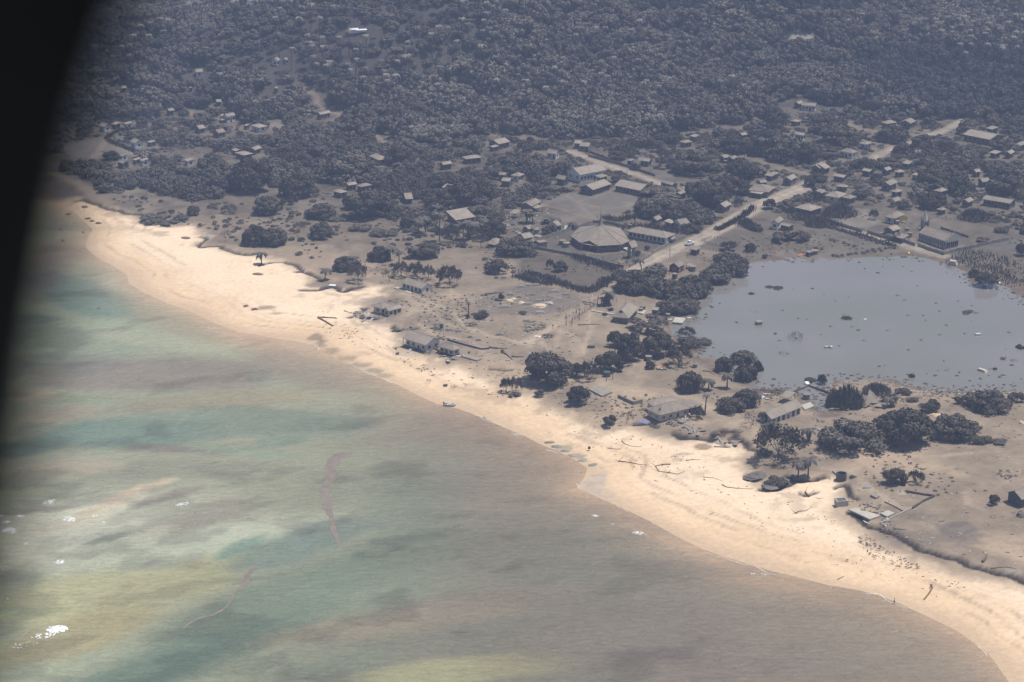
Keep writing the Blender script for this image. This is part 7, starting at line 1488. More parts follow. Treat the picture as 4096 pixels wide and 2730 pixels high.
person('M', (1130, 1448), 'shirtw', 'navy', 'person in a pale top wading alone at the lower right waterline', 1, 1.8)
person('H', (1142, 872), 'navy', 'khaki', 'person in blue standing on the hall lawn', 0, 1)
# ------------------------------------------------------------------ logs, driftwood, debris
def log(reg, pts, r0, label, m='drift', branches=0, r1=None, name='driftwood_log'):
    if reg == 'N': r0 *= .65
    P = gp(pxs(reg, pts)); c = P[0]; root = None; Q = [(p[0] - c[0], p[1] - c[1], p[2] - c[2] + r0 * .8) for p in P]; b = MB(); rr = list(np.linspace(r0, r1 or r0 * .35, len(Q))); rr[0] *= 1.5; b.tube(Q, rr, 6)
    for k in range(branches):
        i = rnd.randrange(len(Q)); q = Vector(Q[i]); d = Vector((rnd.uniform(-1, 1), rnd.uniform(-1, 1), rnd.uniform(.1, .7))).normalized(); L_ = rnd.uniform(1, 3.2)
        b.tube([q, q + d * L_ * .5 + Vector((0, 0, .1)), q + d * L_ + Vector((rnd.uniform(-.5, .5), rnd.uniform(-.5, .5), 0))], [r0 * .5, r0 * .35, r0 * .12], 4)
    o = b.build(name, M[m], None, tuple(c)); return tag(o, label, 'log')
log('M', [(1480, 1278), (1490, 1300), (1462, 1350), (1430, 1390), (1412, 1412)], .28, 'curved brown palm trunk lying on the sand at the lower right', 'drift', 0, .22)
log('N', [(585, 315), (640, 318), (700, 328), (760, 340), (825, 346)], .25, 'long branching driftwood trunk on the sand below the stream mouth', 'drift', 5)
log('N', [(1030, 340), (960, 342), (900, 355), (930, 400), (1010, 410), (1090, 425), (1150, 400)], .25, 'tangled driftwood with a bend, right of the long branching trunk', 'drift', 9)
log('N', [(1160, 308), (1210, 300), (1290, 300)], .2, 'short forked driftwood above the tangled one', 'drift', 2)
log('N', [(1470, 515), (1510, 535), (1600, 545), (1740, 550)], .22, 'long thin driftwood pole under the fallen scrub mat', 'drift', 1)
log('N', [(1310, 450), (1390, 452), (1480, 485)], .14, 'thin kinked stick on the open beach', 'drift', 1)
log('N', [(490, 200), (530, 205), (600, 212)], .18, 'small forked driftwood near the rock strip', 'drift', 2)
log('N', [(615, 140), (640, 165), (700, 185), (780, 190)], .18, 'dark wavy line of driftwood high on the beach', 'drift', 2)
log('N', [(2180, 580), (2210, 610), (2300, 635)], .3, 'dark root lying on sand below the seaside palms', 'drift', 3)
log('N', [(1360, 770), (1410, 748)], .12, 'short pale stick alone in the middle of the beach', 'drift', 0)
log('M', [(600, 1222), (660, 1190)], .12, 'thin stick near the waterline at lower right', 'drift', 0)
log('M', [(200, 600), (240, 580), (300, 578)], .2, 'forked dark branch on the pale sand bank', 'drift', 2)
log('J', [(170, 287), (240, 325), (310, 368)], .3, 'pale straight timber leg of the V on the left beach', 'drift', 0, .25)
log('J', [(180, 285), (260, 288), (340, 292)], .22, 'flat timber arm of the V on the left beach', 'drift', 0, .2)
log('J', [(1520, 640), (1590, 665), (1700, 672)], .12, 'thin pole along the slab of the small cottage', 'timber', 0)
log('P', [(1030, 910), (1130, 960), (1200, 1040), (1260, 1085)], .33, 'uprooted pale trunk lying against the small cottage', 'drift', 7)
log('J', [(1900, 612), (1950, 640), (1990, 680)], .3, 'fallen palm trunk with root ball on the ash', 'bark', 0)
log('J', [(1990, 655), (2050, 658), (2110, 656)], .3, 'second fallen palm trunk right of the one with the root ball', 'bark', 0)
log('J', [(1780, 570), (1860, 578), (1950, 580)], .3, 'fallen palm trunk above the one with the root ball', 'bark', 2)
log('J', [(1740, 70), (1820, 60), (1920, 50)], .3, 'long fallen trunk beside the old graves', 'bark', 1)
log('K', [(500, 358), (600, 352), (715, 350)], .2, 'thin trunk lying across the ash beyond the lane', 'bark', 0)
log('K', [(1240, 775), (1300, 782), (1370, 772)], .3, 'thick log at the edge of the lagoon grove', 'bark', 1)
log('K', [(910, 760), (960, 745), (1015, 740)], .3, 'fallen trunk right of the leafy tree by the roofless tank', 'bark', 1)
log('K', [(1670, 788), (1730, 795), (1780, 825)], .2, 'bent grey trunk over the left shore palm', 'bark', 1)
log('M', [(1060, 820), (1130, 820), (1180, 808)], .15, 'pale stick lying across the scarp', 'drift', 0)
log('M', [(1130, 745), (1180, 750), (1240, 755)], .15, 'dark branch lying behind the scarp', 'bark', 2)
log('M', [(1960, 1060), (1990, 1030), (2000, 990)], .3, 'dark stump-like log on the far right ash', 'bark', 0)
log('L', [(2100, 480), (2160, 475), (2220, 465)], .15, 'long thin stick floating in the right lagoon', 'drift', 0)
log('M', [(2040, 1120), (2180, 1105), (2280, 1120)], .12, 'long thin pole lying on the ash by the right edge', 'bark', 0)
log('U', [(-5, 5), (-6, 6)], .1, 'x') if False else None
# graves of the old burial ground: low stepped kerbs
def grave(reg, p, s, label, rz):
    x, y, z = G1(reg, p); r = empty('grave', (x, y, z), rz, 1, label, 'grave'); n = 3
    for k in range(n): MB().box((0, 0, .1 + .22 * k), (3.2 * s * (1 - .22 * k), 2.0 * s * (1 - .2 * k), .24)).build('step', M['concrete'], r)
for i, (p, s, l) in enumerate([((1880, 445), 1.1, 'stepped grave beside the burial ground track'), ((1920, 185), 1.5, 'largest stepped grave with pale top, above a sand heap'), ((2135, 160), 1.1, 'stepped grave left of the round sand heap'), ((1975, 70), 1.0, 'grave kerb left in the upper row of the burial ground'), ((2060, 95), .7, 'small grave slab in the second row of the burial ground'), ((2235, 130), .6, 'little grave slab near the white heap'),
    ((2250, 245), 1.3, 'long low grave right of the dark mound'), ((2150, 405), 1.0, 'grave kerb above the white sheet on the track'), ((2130, 320), .9, 'sunken grave between the dark mound and the track'), ((1290, 352), 1.0, 'grave-like kerb behind the raised tank'), ((1400, 405), .8, 'low box grave right of the raised tank'), ((1490, 418), .7, 'thin grave slab on the ash right of the raised tank'), ((1600, 470), .6, 'small slab by the curve of the long track'), ((1680, 500), .6, 'small slab left of the cross path')]): grave('J', p, s, l, rnd.uniform(-.3, .3) + .35)
for i, (p, s, l) in enumerate([((2080, 1290), 1.2, 'grave kerb at the left of the top burial row'), ((2140, 1278), 1.0, 'grave kerb second in the top burial row'), ((2215, 1275), 1.2, 'grave kerb at the right of the top burial row'), ((2190, 1365), .8, 'grave in the middle of the burial ground')]): grave('G', p, s, l, .3)
for i, (p, s, l) in enumerate([((275, 40), 1.4, 'box-shaped grave at the corner of the hedge'), ((120, 130), .9, 'small grave left of the white sand heap'), ((130, 240), 1.5, 'long grave slab seaward of the white sand heap'), ((30, 160), 1.0, 'stepped grave at the left of the sand heap'), ((385, 70), .9, 'grave kerb below the hedge')]): grave('K', p, s, l, .4)
def rubble(reg, p, rx, n, label, mats=('rubble', 'timber', 'concrete'), big=1.0, cat='debris', h=.5, name='debris_pile', lift=0):
    x, y, z = G1(reg, p); b = MB(); R = rx / (ppm(x, y) * REG[reg][2])
    for i in range(n):
        a = rnd.uniform(0, 6.28); d = R * math.sqrt(rnd.random()); b.cur = rnd.randrange(len(mats)); L_ = rnd.uniform(.5, 2.6) * big
        b.box((d * math.cos(a), d * math.sin(a) * 1.4, rnd.uniform(.05, h)), (L_, rnd.uniform(.12, .7) * big, rnd.uniform(.05, .16)), rnd.uniform(0, 3.1), rnd.uniform(-.3, .3), rnd.uniform(-.3, .3))
    return tag(b.build(name, [M[m] for m in mats], None, (x, y, z + lift)), label, cat)
for a in [('K', (90, 370), 110, 60, 'pile of broken boards left of the sandy track'), ('K', (30, 400), 50, 20, 'loose boards at the left foot of the track pile'), ('K', (215, 460), 50, 26, 'small heap of boards right of the white sheet'), ('K', (585, 150), 40, 14, 'splintered boards beside the fenced lane'), ('H', (200, 1400), 60, 10, 'scattered boards on the upper burial ground'),
    ('P', (1130, 430), 110, 34, 'dark heap of wreckage behind the raised tank'), ('P', (1930, 350), 120, 26, 'wreckage scatter beside the long sandy track'), ('P', (900, 970), 130, 22, 'broken boards under the white beach house'), ('P', (1400, 1120), 220, 22, 'pale broken slabs in front of the small cottage', ('palecon', 'concrete'), 1.6), ('P', (500, 920), 90, 5, 'pale boulder-like block at the seaward wall of the white beach house', ('palecon',), 1.6),
    ('K', (1390, 1270), 80, 30, 'grey brushwood heap beside the raised slab'), ('K', (1300, 755), 70, 16, 'orange and white junk under the lagoon grove', ('orange', 'whitep', 'timber'), .6), ('K', (1480, 1225), 90, 12, 'white boards and pipes at the right wall of the seaside house', ('whitep', 'timber'), .8), ('K', (1650, 515), 90, 40, 'pale litter along the debris spit', ('palecon', 'drift', 'timber'), .6), ('K', (1740, 530), 60, 25, 'litter at the water edge of the debris spit', ('palecon', 'drift', 'timber'), .6),
    ('K', (850, 322), 60, 10, 'tilted sheets leaning on the gablet-roofed house', ('concrete', 'roof'), 1.3), ('K', (1300, 300), 60, 14, 'loose sheets between the tank and the lagoon slab', ('roof', 'palecon'), 1.4), ('K', (2260, 1040), 60, 60, 'white planks and rubbish above the brown-windowed house', ('palecon', 'drift', 'white'), .9), ('K', (2230, 985), 90, 90, 'raft of flood litter at the lower left shore of the lagoon', ('drift', 'timber', 'reed'), .6), ('L', (40, 990), 80, 70, 'mat of branches washed against the flooded yard', ('drift', 'timber', 'reed'), .7),
    ('K', (1585, 1345), 90, 10, 'three cracked ash plates behind the scarp', ('roof', 'roof'), 2.2, 'debris', .3), ('N', (1510, 150), 90, 16, 'broken concrete plates at the head of the stream', ('concrete', 'roof'), 2.4, 'debris', .35), ('N', (1230, 45), 60, 8, 'flat stone plates above the long scarp', ('roof', 'concrete'), 2.0, 'debris', .3), ('N', (1440, 90), 60, 40, 'tangle of twigs in the dark washout', ('drift', 'timber'), .5),
    ('L', (420, 1250), 60, 8, 'dark boards on the yard beside the brown-windowed house'), ('L', (600, 1265), 60, 8, 'low dark boards above the leftmost giant tree'), ('L', (1100, 1060), 150, 60, 'mud-coloured flood litter before the lagoon', ('drift', 'palecon', 'reed'), .8), ('L', (1450, 990), 120, 50, 'litter band along the lower lagoon shore', ('drift', 'palecon', 'reed'), .6), ('L', (1720, 1010), 130, 50, 'litter band left of the dense lagoon tree', ('drift', 'palecon', 'reed'), .6), ('L', (1985, 1140), 70, 40, 'white junk heap under the dense lagoon tree', ('whitep', 'drift'), .6),
    ('M', (900, 545), 130, 26, 'scattered floor blocks of the washed-away house'), ('M', (1050, 690), 60, 16, 'boards at the corner of the pale kerb', ('palecon', 'timber'), .8), ('M', (2180, 240), 90, 26, 'brushwood heap on the right ash', ('timber', 'reed'), .8), ('M', (1050, 760), 60, 16, 'splinters at the bend of the scarp', ('drift', 'timber'), .6), ('M', (1230, 1060), 150, 40, 'brown wrack scattered above the lower beach', ('drift', 'drift'), .5), ('M', (1000, 930), 150, 40, 'brown wrack on the slope edge over the lower beach', ('drift', 'drift'), .5), ('M', (880, 850), 90, 26, 'wrack below the washed-away floors', ('drift', 'drift'), .5),
    ('G', (1920, 560), 110, 40, 'grey rubble between the dark wood and the pole shelter'), ('G', (1980, 680), 110, 40, 'rubble beside the lone boulder tank'), ('G', (2050, 760), 80, 24, 'rubble left of the grey hut'), ('G', (1180, 500), 50, 16, 'rubble beside the storm-broken house'), ('G', (130, 400), 110, 26, 'grey boards on the left of the seaward wood roofs'), ('G', (240, 425), 60, 20, 'junk with white bits below the low hip roof', ('whitep', 'rubble', 'timber'), .6), ('G', (1800, 930), 90, 24, 'branches and boards under the collapsed roof'),
    ('G', (1100, 1310), .1, 2, 'x'), ('J', (940, 590), 90, 5, 'long planks on the sand by the white beach house', ('palecon', 'drift'), 2), ('J', (690, 290), 130, 26, 'broken seawall plates below the sagging beach roof', ('palecon', 'concrete', 'roof'), 1.8), ('J', (560, 250), 110, 26, 'grey slabs left of the sagging beach roof', ('roof', 'concrete'), 2.0), ('J', (910, 130), 70, 14, 'boards behind the sagging beach roof'), ('J', (960, 400), 90, 14, 'ash-crusted slabs behind the white beach house', ('roof', 'rubble'), 1.6), ('J', (460, 440), 90, 20, 'branches strewn on the sand of the left beach', ('drift', 'drift'), .6), ('J', (1150, 770), 60, 10, 'small wrack on the beach below the cottage', ('drift', 'drift'), .6),
    ('I', (800, 1300), 60, 10, 'reddish boards floating in the upper lagoon', ('orange', 'palecon', 'drift'), .6), ('I', (1500, 1180), 55, 5, 'pale floating mat in the upper lagoon', ('palecon', 'rubble'), 1.6), ('I', (1300, 1330), 110, 14, 'torn pale boards standing in the central lagoon', ('palecon', 'reed'), .9), ('L', (1190, 525), 45, 3, 'red painted plank floating in the lagoon', ('shirtr',), 1.6), ('L', (1330, 530), 80, 14, 'brown float of twigs and planks mid lagoon', ('drift', 'timber'), .6), ('L', (1490, 530), 80, 14, 'float with white bits right of the brown twigs', ('drift', 'whitep'), .5), ('L', (1370, 850), 70, 14, 'brown plank float beside the dark peaked wreck', ('drift', 'timber'), .8), ('L', (1950, 180), 70, 14, 'pale planks floating at the right of the lagoon', ('palecon', 'drift'), .8), ('L', (2080, 600), 90, 14, 'brown scum of planks at the right of the lagoon', ('drift', 'timber'), .6),
    ('L', (270, 655), 60, 8, 'little brown float left in the lower lagoon', ('drift', 'timber'), .5), ('L', (850, 685), 90, 6, 'thin white sticks floating in the lower lagoon', ('whitep',), .5), ('L', (1740, 795), 70, 8, 'low brown float near the lower lagoon shore', ('drift',), .6), ('L', (2020, 645), 50, 6, 'small float under the right scum', ('drift',), .6), ('H', (1910, 1340), 45, 10, 'grey tuft of boards in the upper left lagoon', ('rubble', 'palecon'), .7), ('H', (2120, 1280), 70, 8, 'thin sticks in the upper left lagoon', ('palecon',), .6), ('L', (400, 355), 50, 8, 'pinkish bits floating in the left lagoon', ('drift', 'whitep'), .4), ('L', (150, 215), 40, 6, 'yellowish scum of reeds in the left lagoon', ('yellow', 'palecon'), .4), ('L', (1010, 170), 40, 5, 'short white float in the middle of the upper lagoon', ('whitep',), .6)]:
    if a[2] > 1: rubble(*a)
def blob(reg, p, r, h, label, m, name, cat, seed=0, flat=1.0, lift=0):
    x, y, z = G1(reg, p); g = np.random.default_rng(seed); b = MB(); n = 12; rings = 5; R = r / (ppm(x, y) * REG[reg][2]); pr = None
    for j in range(rings + 1):
        t = j / rings; k0 = len(b.v)
        for i in range(n):
            a = 2 * math.pi * i / n; rr = R * math.sqrt(max(1 - t ** 2, .02)) * (1 + .2 * math.sin(2 * a + seed) + .12 * g.normal()); b.v.append((rr * math.cos(a), rr * math.sin(a) * flat, h * t * (1 + .1 * g.normal())))
        if pr is not None:
            for i in range(n): b.f.append([pr + i, pr + (i + 1) % n, k0 + (i + 1) % n, k0 + i]); b.mi.append(0)
        pr = k0
    b.f.append([pr + i for i in range(n)]); b.mi.append(0)
    return tag(b.build(name, M[m], None, (x, y, z - .05 + lift)), label, cat)
blob('K', (135, 172), 52, .8, 'heap of clean yellow sand on the burial ground beside the white heap', 'ysand' if 'ysand' in M else 'rock', 'sand_heap', 'sand heap', 1) if False else None
M['cleansand'] = mat('clean_coral_sand', (.60, .46, .31), .95, .12, .8)
blob('K', (135, 175), 52, .9, 'large yellow heap of clean sand right of the stepped grave', 'cleansand', 'sand_heap', 'sand heap', 1)
blob('K', (228, 155), 34, .9, 'whitish heap of coral gravel right of the yellow sand heap', 'palecon', 'sand_heap', 'gravel heap', 2)
blob('J', (1965, 125), 36, .5, 'flat yellow sand heap above the largest stepped grave', 'cleansand', 'sand_heap', 'sand heap', 3)
blob('J', (2085, 145), 34, .5, 'second flat yellow sand heap between two graves', 'cleansand', 'sand_heap', 'sand heap', 4)
blob('J', (2010, 108), 24, .4, 'smallest yellow sand heap behind the other two', 'cleansand', 'sand_heap', 'sand heap', 5)
blob('J', (1745, 1225), 26, .7, 'crumpled cream tarpaulin lying at the waterline', 'yellowcloth' if 'yellowcloth' in M else 'cream', 'tarpaulin', 'tarpaulin', 6)
blob('L', (2195 - 0, 700), .1, .1, 'x', 'tank', 'x', 'x') if False else None
for i, (p, r, h) in enumerate([((0, 150), 40, .5), ((60, 185), 45, .4), ((130, 225), 38, .35), ((200, 260), 50, .25), ((290, 300), 55, .2), ((380, 340), 50, .15)]):
    blob('N', p, r, h, ['first and upper grey-green beach rock of the slanting strip', 'second beach rock of the slanting strip with a pale cap', 'third beach rock of the slanting strip', 'fourth flat beach rock of the slanting strip', 'fifth flat beach rock, longest of the slanting strip', 'last flat beach rock where the strip meets the bend'][i], 'rock', 'beach_rock', 'rock', 20 + i, .7)
for i, (reg, p, r, l) in enumerate([('E', (95, 686), 18, 'pale rock in the shallows at the far left, upper'), ('E', (285, 710), 18, 'pale rock in the shallows near the sand tip'), ('E', (110, 780), 16, 'small rock in the brown shallows at the far left'), ('E', (415, 1358), 16, 'orange-tinted rock in the green water'), ('E', (325, 590), 22, 'dark rock at the left beach edge, first of three'), ('E', (360, 612), 18, 'dark rock at the left beach edge, second of three'), ('E', (415, 630), 26, 'dark rock at the left beach edge, third of three'), ('E', (300, 490), 34, 'low dark debris lump high on the left beach'), ('E', (160, 552), 30, 'flat brown lump at the left beach edge'), ('E', (1675, 1338), 22, 'dark wrack lump on the wet sand of the bay'), ('E', (1750, 1365), 26, 'second dark wrack lump on the wet sand of the bay'), ('E', (1775, 1065), 40, 'brown mound in the sand under the lone palm'), ('E', (1160, 755), 40, 'dark wrack mound on the upper left beach')]):
    blob(reg, p, r, .7, l, 'drift' if 'dark' in l or 'brown' in l else 'rock', 'rock', 'rock', 60 + i, .8)
for i, (p, r, h, l, m) in enumerate([((1885, 520), 85, .9, 'grey knotted mound of roots and ash, right lump on the beach', 'rubble'), ((1970, 490), 80, .9, 'grey knotted mound of roots and ash, upper lump on the beach', 'rubble'), ((1760, 440), 90, .9, 'dark ragged crust of ash overhanging the beach', 'rubble')]): blob('N', p, r, h, l, m, 'ash_mound', 'mound', 80 + i, 1.1)
blob('L', (1485, 1205), .1, .1, 'x', 'tank', 'x', 'x') if False else None
blob('L', (1525, 1208), 50, .8, 'smooth pale sand heap between two giant trees', 'cleansand', 'sand_heap', 'sand heap', 91)
blob('L', (2330, 1275), 30, .8, 'pale heap at the right edge under the lagoon tree', 'cleansand', 'sand_heap', 'sand heap', 92)
blob('M', (2320, 620), 45, 1.6, 'dark lump on the ash at the far right', 'rubble', 'ash_mound', 'mound', 93)
blob('R', (1640, 1330), 12, .5, 'small boulder alone on the plot beside the thicket', 'palecon', 'boulder', 'boulder', 94)
blob('G', (2010, 710), 24, 1.3, 'rounded grey boulder-like drum among the rubble', 'tank', 'boulder', 'boulder', 95)
blob('G', (1750, 1370), 14, .8, 'dark round stump on the old burial ground', 'bark', 'tree_stump', 'stump', 96)
blob('J', (1850, 125), 22, 1.1, 'dark drum-like root lump beside the narrow shrub', 'bark', 'root_ball', 'stump', 97)
blob('J', (1905, 612), 20, 1.2, 'root ball of the fallen palm on the ash', 'bark', 'root_ball', 'stump', 98)
# floating and wrecked things in and round the lagoon
def boxy(reg, p, d, label, m, name, cat, rz=0, rx=0, z=0, taper=1):
    x, y, g = G1(reg, p); return tag(MB().box((0, 0, d[2] * .45), d, rz, rx, 0, taper).build(name, M[m], None, (x, y, max(g, 1.2) + z)), label, cat)
def cyl(reg, p, r, L_, label, m, rz, tip=0.0, z=.2, name='floating_tank'):
    x, y, g = G1(reg, p); c, s = math.cos(rz), math.sin(rz); return tag(MB().tube([(-c * L_ / 2, -s * L_ / 2, 0), (c * L_ / 2, s * L_ / 2, tip)], r, 12).build(name, M[m], None, (x, y, max(g, 1.2) + z)), label, 'water tank')
cyl('L', (1915, 468), .6, 2.0, 'small mint-white cylinder floating in the right lagoon', 'boatgrey', .1)
cyl('L', (2155, 695), 1.0, 1.7, 'grey tank floating on its side at the right of the lagoon', 'tank', -.5)
boxy('K', (2197, 368), (2.3, 1.6, 1.4), 'half-sunk grey box floating in the left lagoon', 'concrete', 'floating_box', 'box', .3, .2)
boxy('L', (492, 588), (1.5, 1.0, .6), 'pale white lump, left of a floating pair', 'palecon', 'floating_box', 'box', .2, .1)
boxy('L', (534, 590), (1.0, .9, .7), 'dark-topped lump, right of a floating pair', 'boatgrey', 'floating_box', 'box', .8, .4)
boxy('L', (1300, 860), (2.2, 2.0, 1.6), 'dark peaked wreck near the lower lagoon shore', 'greytank', 'wreck', 'wreck', .5, .5, 0, .4)
boxy('L', (1955, 810), (4.2, 1.4, .9), 'cream rounded wreck lying in the lower right lagoon', 'cream', 'wreck', 'wreck', -.9, .2, 0, .7)
boxy('L', (855, 325), (1.2, .8, .3), 'small white float left of centre in the lagoon', 'whitep', 'float', 'float', .3)
boxy('L', (2077, 795), (1.2, 1.0, .8), 'dark cube-like float right of the cream wreck', 'greytank', 'float', 'float', .5)
boxy('I', (1680, 1085), (4.0, 2.6, 2.2), 'pale rounded wreck on the mud of the upper right lagoon shore', 'palecon', 'wreck', 'wreck', -.4, .2, 0, .6)
boxy('I', (1925, 1008), (2.6, 1.4, .4), 'pale wooden lid on the bank above the lagoon corner', 'drift', 'board', 'board', .2)
boxy('I', (2105, 1245), (.9, 2.8, .6), 'bright bluish panel beside the dark corner bush', 'whitep', 'board', 'board', .5, .4)
boxy('L', (310, 925), (1.4, 1.6, .7), 'bright white sack-like block on the yard wall corner', 'whitep', 'sack', 'sack', .4, .3)
boxy('K', (1545, 290), (1.6, .7, .25), 'white board floating beside the lagoon slab', 'whitep', 'board', 'board', .2)
boxy('N', (335, 220), (.8, .7, .8), 'small blue-grey box on the upper beach', 'greytank', 'crate', 'crate', .1)
boxy('K', (1495, 1398), (.5, .4, .3), 'x', 'navy', 'x', 'x') if False else None
boxy('G', (615, 665), (1.3, 1.0, .5), 'small pale box at the edge of the seaward wood', 'palecon', 'crate', 'crate', .4)
boxy('K', (622, 568), (2.6, 1.0, .9), 'dark box-like heap on the trampled ash', 'greytank', 'wreck', 'wreck', .1, .1)
# fallen roofs behind the flooded yard
def sheet(reg, pts, label, m='roof', th=.12, up=0.0, heights=None, name='roof_sheet', cat='roof sheet'):
    g = gp(pxs(reg, pts)); hs = heights or [up] * len(pts); P = []
    for (x, y, z), q, h in zip(g, pxs(reg, pts), hs):
        r = gp([q], h)[0] if h else (x, y, z); P.append((r[0], r[1], r[2] + h + .06))
    c = P[0]; b = MB(); V = [(p[0] - c[0], p[1] - c[1], p[2] - c[2]) for p in P]; b.face(V); b.face([(v[0], v[1], v[2] - th) for v in V][::-1]); n = len(V)
    for i in range(n):
        p, q = V[i], V[(i + 1) % n]; b.face([(p[0], p[1], p[2] - th), (q[0], q[1], q[2] - th), q, p])
    return tag(b.build(name, M[m], None, c), label, cat)
sheet('L', [(870, 1090), (980, 1090), (975, 1040), (935, 990), (895, 960)], 'raised pale roof gable thrust up among the reeds', 'roof', .15, 0, [.5, .4, 1.6, 2.6, 3.2])
sheet('L', [(740, 1080), (860, 1130), (920, 1080), (880, 1020), (800, 1010)], 'broken roof slope leaning left of the raised gable', 'roof', .15, 0, [.3, .4, 1.4, 2.4, 2.0])
sheet('L', [(930, 1115), (1050, 1135), (1065, 1110), (980, 1092)], 'small bent roof sheet below the raised gable', 'roof', .12, 0, [.8, .3, .8, 1.0])
sheet('L', [(610, 1120), (700, 1160), (715, 1140), (660, 1105)], 'roof sheet left of the broken slope', 'roof', .12, 0, [.8, .3, .7, 1.1])
sheet('L', [(515, 1150), (620, 1145), (640, 1130), (530, 1135)], 'long pale strip at the left of the fallen roofs', 'roof', .12, .5)
sheet('L', [(765, 1198), (800, 1202), (822, 1178), (800, 1172)], 'small pale sheet lying below the fallen roofs', 'concrete', .1, .1)
sheet('L', [(380, 1325), (450, 1362), (480, 1345), (410, 1308)], 'grey board lying right of the wind-tossed palm', 'concrete', .12, .15)
sheet('K', [(1042, 1262), (1150, 1288), (1175, 1262), (1075, 1245)], 'blue tarpaulin spread on the ash before the cream seaside house', 'tarp', .04, .05, None, 'tarpaulin', 'tarpaulin')
sheet('G', [(1945, 720), (1990, 725), (1975, 702), (1930, 700)], 'loose sheet beside the grey hut', 'concrete', .08, .2)
sheet('G', [(2025, 775), (2075, 800), (2090, 785), (2040, 760)], 'loose sheet above the gabled loft-window house', 'roof', .08, .3)
sheet('G', [(2205, 815), (2270, 825), (2275, 805), (2215, 797)], 'flat sheet by the corner of the church wall', 'roof', .08, .5)
sheet('H', [(1795, 1088), (1845, 1085), (1840, 1072), (1805, 1075)], 'pale sheet at the top of the lakeside thicket', 'concrete', .1, .5)
sheet('J', [(880, 1305 - 1152), (940, 160), (945, 148), (900, 145)], 'x', 'concrete') if False else None
sheet('G', [(880, 1300), (925, 1308), (948, 1292), (910, 1290)], 'pale sheet left of the white bungalow', 'palecon', .1, .3)
sheet('G', [(265, 1278), (330, 1282), (340, 1270), (285, 1268)], 'whitish overturned hull-like sheet on the sand spit', 'whitep', .1, .3)
# the sheet with a red cross-like pattern on the track: white cloth with red patches
def cloth():
    o = sheet('K', [(88, 468), (140, 474), (152, 460), (98, 455)], 'white sheet with red patches spread where the tracks meet', 'shirtw', .03, .06, None, 'cloth', 'cloth')
    b = MB()
    for i, (u, v) in enumerate([(.3, .3), (.62, .55), (.8, .25), (.45, .75)]): b.box((u * 2.0, u * .1 - v * .1, .03 + .001 * i), (.5, .45, .02), .2)
    b.build('red_patch', M['shirtr'], o)
cloth()
# kayak-like coloured craft on the lagoon bank
def kayak(reg, p, label, m, m2, rz):
    x, y, z = G1(reg, p); r = empty('small_craft', (x, y, z + .15), rz, 1, label, 'kayak'); MB().tube([(-1.8, 0, .1), (-1.2, 0, .02), (0, 0, 0), (1.2, 0, .02), (1.8, 0, .1)], [.05, .32, .42, .32, .05], 8).build('hull', M[m], r); MB().box((0, 0, .3), (1.3, .4, .12)).build('cockpit', M[m2], r)
kayak('I', (1267, 975), 'yellow and green kayak-like craft upright on the lagoon bank by the lane wall', 'yellow', 'green', 1.4)
kayak('I', (250, 994), 'orange kayak-like craft beached left of the pump house', 'orange', 'yellow', .8)
def flag():
    x, y, z = G1('I', (1240, 772)); r = empty('flag', (x, y, z), 0, 1, 'bright yellow and red flag on a thin pole before the plain church', 'flag')
    MB().tube([(0, 0, 0), (0, 0, 7)], .06, 5).build('pole', M['metal'], r); b = MB(); b.cur = 0
    for i in range(4): b.face([(-i * .7, .12 * math.sin(i * 1.4), 6.9), (-(i + 1) * .7, .12 * math.sin(i * 1.4 + 1.4), 6.9 - .1), (-(i + 1) * .7, .12 * math.sin(i * 1.4 + 1.4), 5.1), (-i * .7, .12 * math.sin(i * 1.4), 5.2)], 0)
    b.build('cloth', M['yellow'], r); MB().box((.1, 0, 6.2), (.25, .1, 1.5)).build('red_edge', M['shirtr'], r)
flag()
def ball(reg, p, m, label): x, y, z = G1(reg, p); tag(MB().lathe((0, 0, 0), [(.05, 0), (.35, .15), (.45, .4), (.35, .65), (.05, .8)], 10).build('barrel', M[m], None, (x, y, z)), label, 'drum')
ball('I', (1103, 985), 'blue', 'small blue drum on the mud of the upper lagoon bank')
ball('J', (1590, 620), 'greytank', 'lone dark stub on the ash right of the small cottage')
# white plastic litter specks on the lagoon bank
wl = MB()
x, y, z = G1('H', (395, 745)); tent = MB(); tent.face([(-1.4, -.9, 0), (1.4, -.9, 0), (.9, 0, 1.6), (-.9, 0, 1.6)]); tent.face([(1.4, .9, 0), (-1.4, .9, 0), (-.9, 0, 1.6), (.9, 0, 1.6)]); tent.face([(-1.4, .9, 0), (-1.4, -.9, 0), (-.9, 0, 1.6)]); tent.face([(1.4, -.9, 0), (1.4, .9, 0), (.9, 0, 1.6)])
tag(tent.build('white_tent', M['whitep'], None, (x, y, z)), 'small bright white tent-like sheet outside the church wall', 'tent')
# fine wood litter on ash and wrack line, too many pieces to count
b = MB(); mats = [M['timber'], M['rubble'], M['palecon'], M['drift']]
def litter(poly, n, sz, which, reg='F', seed=0):
    P = gp(pxs(reg, poly)); 
    for _ in range(n * 4):
        if n <= 0: break
        x, y = rnd.uniform(P[:, 0].min(), P[:, 0].max()), rnd.uniform(P[:, 1].min(), P[:, 1].max())
        if not inside(np.array([x]), np.array([y]), P[:, :2])[0]: continue
        z = float(hz(x, y)); n -= 1; b.cur = rnd.choice(which); b.box((x, y, max(z, 0) + .08), (rnd.uniform(.4, 2.2) * sz, rnd.uniform(.1, .5) * sz, rnd.uniform(.06, .25)), rnd.uniform(0, 3.14), rnd.uniform(-.2, .2), rnd.uniform(-.15, .15))
litter([(1720, 1180), (2300, 1150), (2500, 1220), (2300, 1400), (2150, 1480), (1800, 1420), (1650, 1300)], 360, .9, (0, 1, 2, 2))
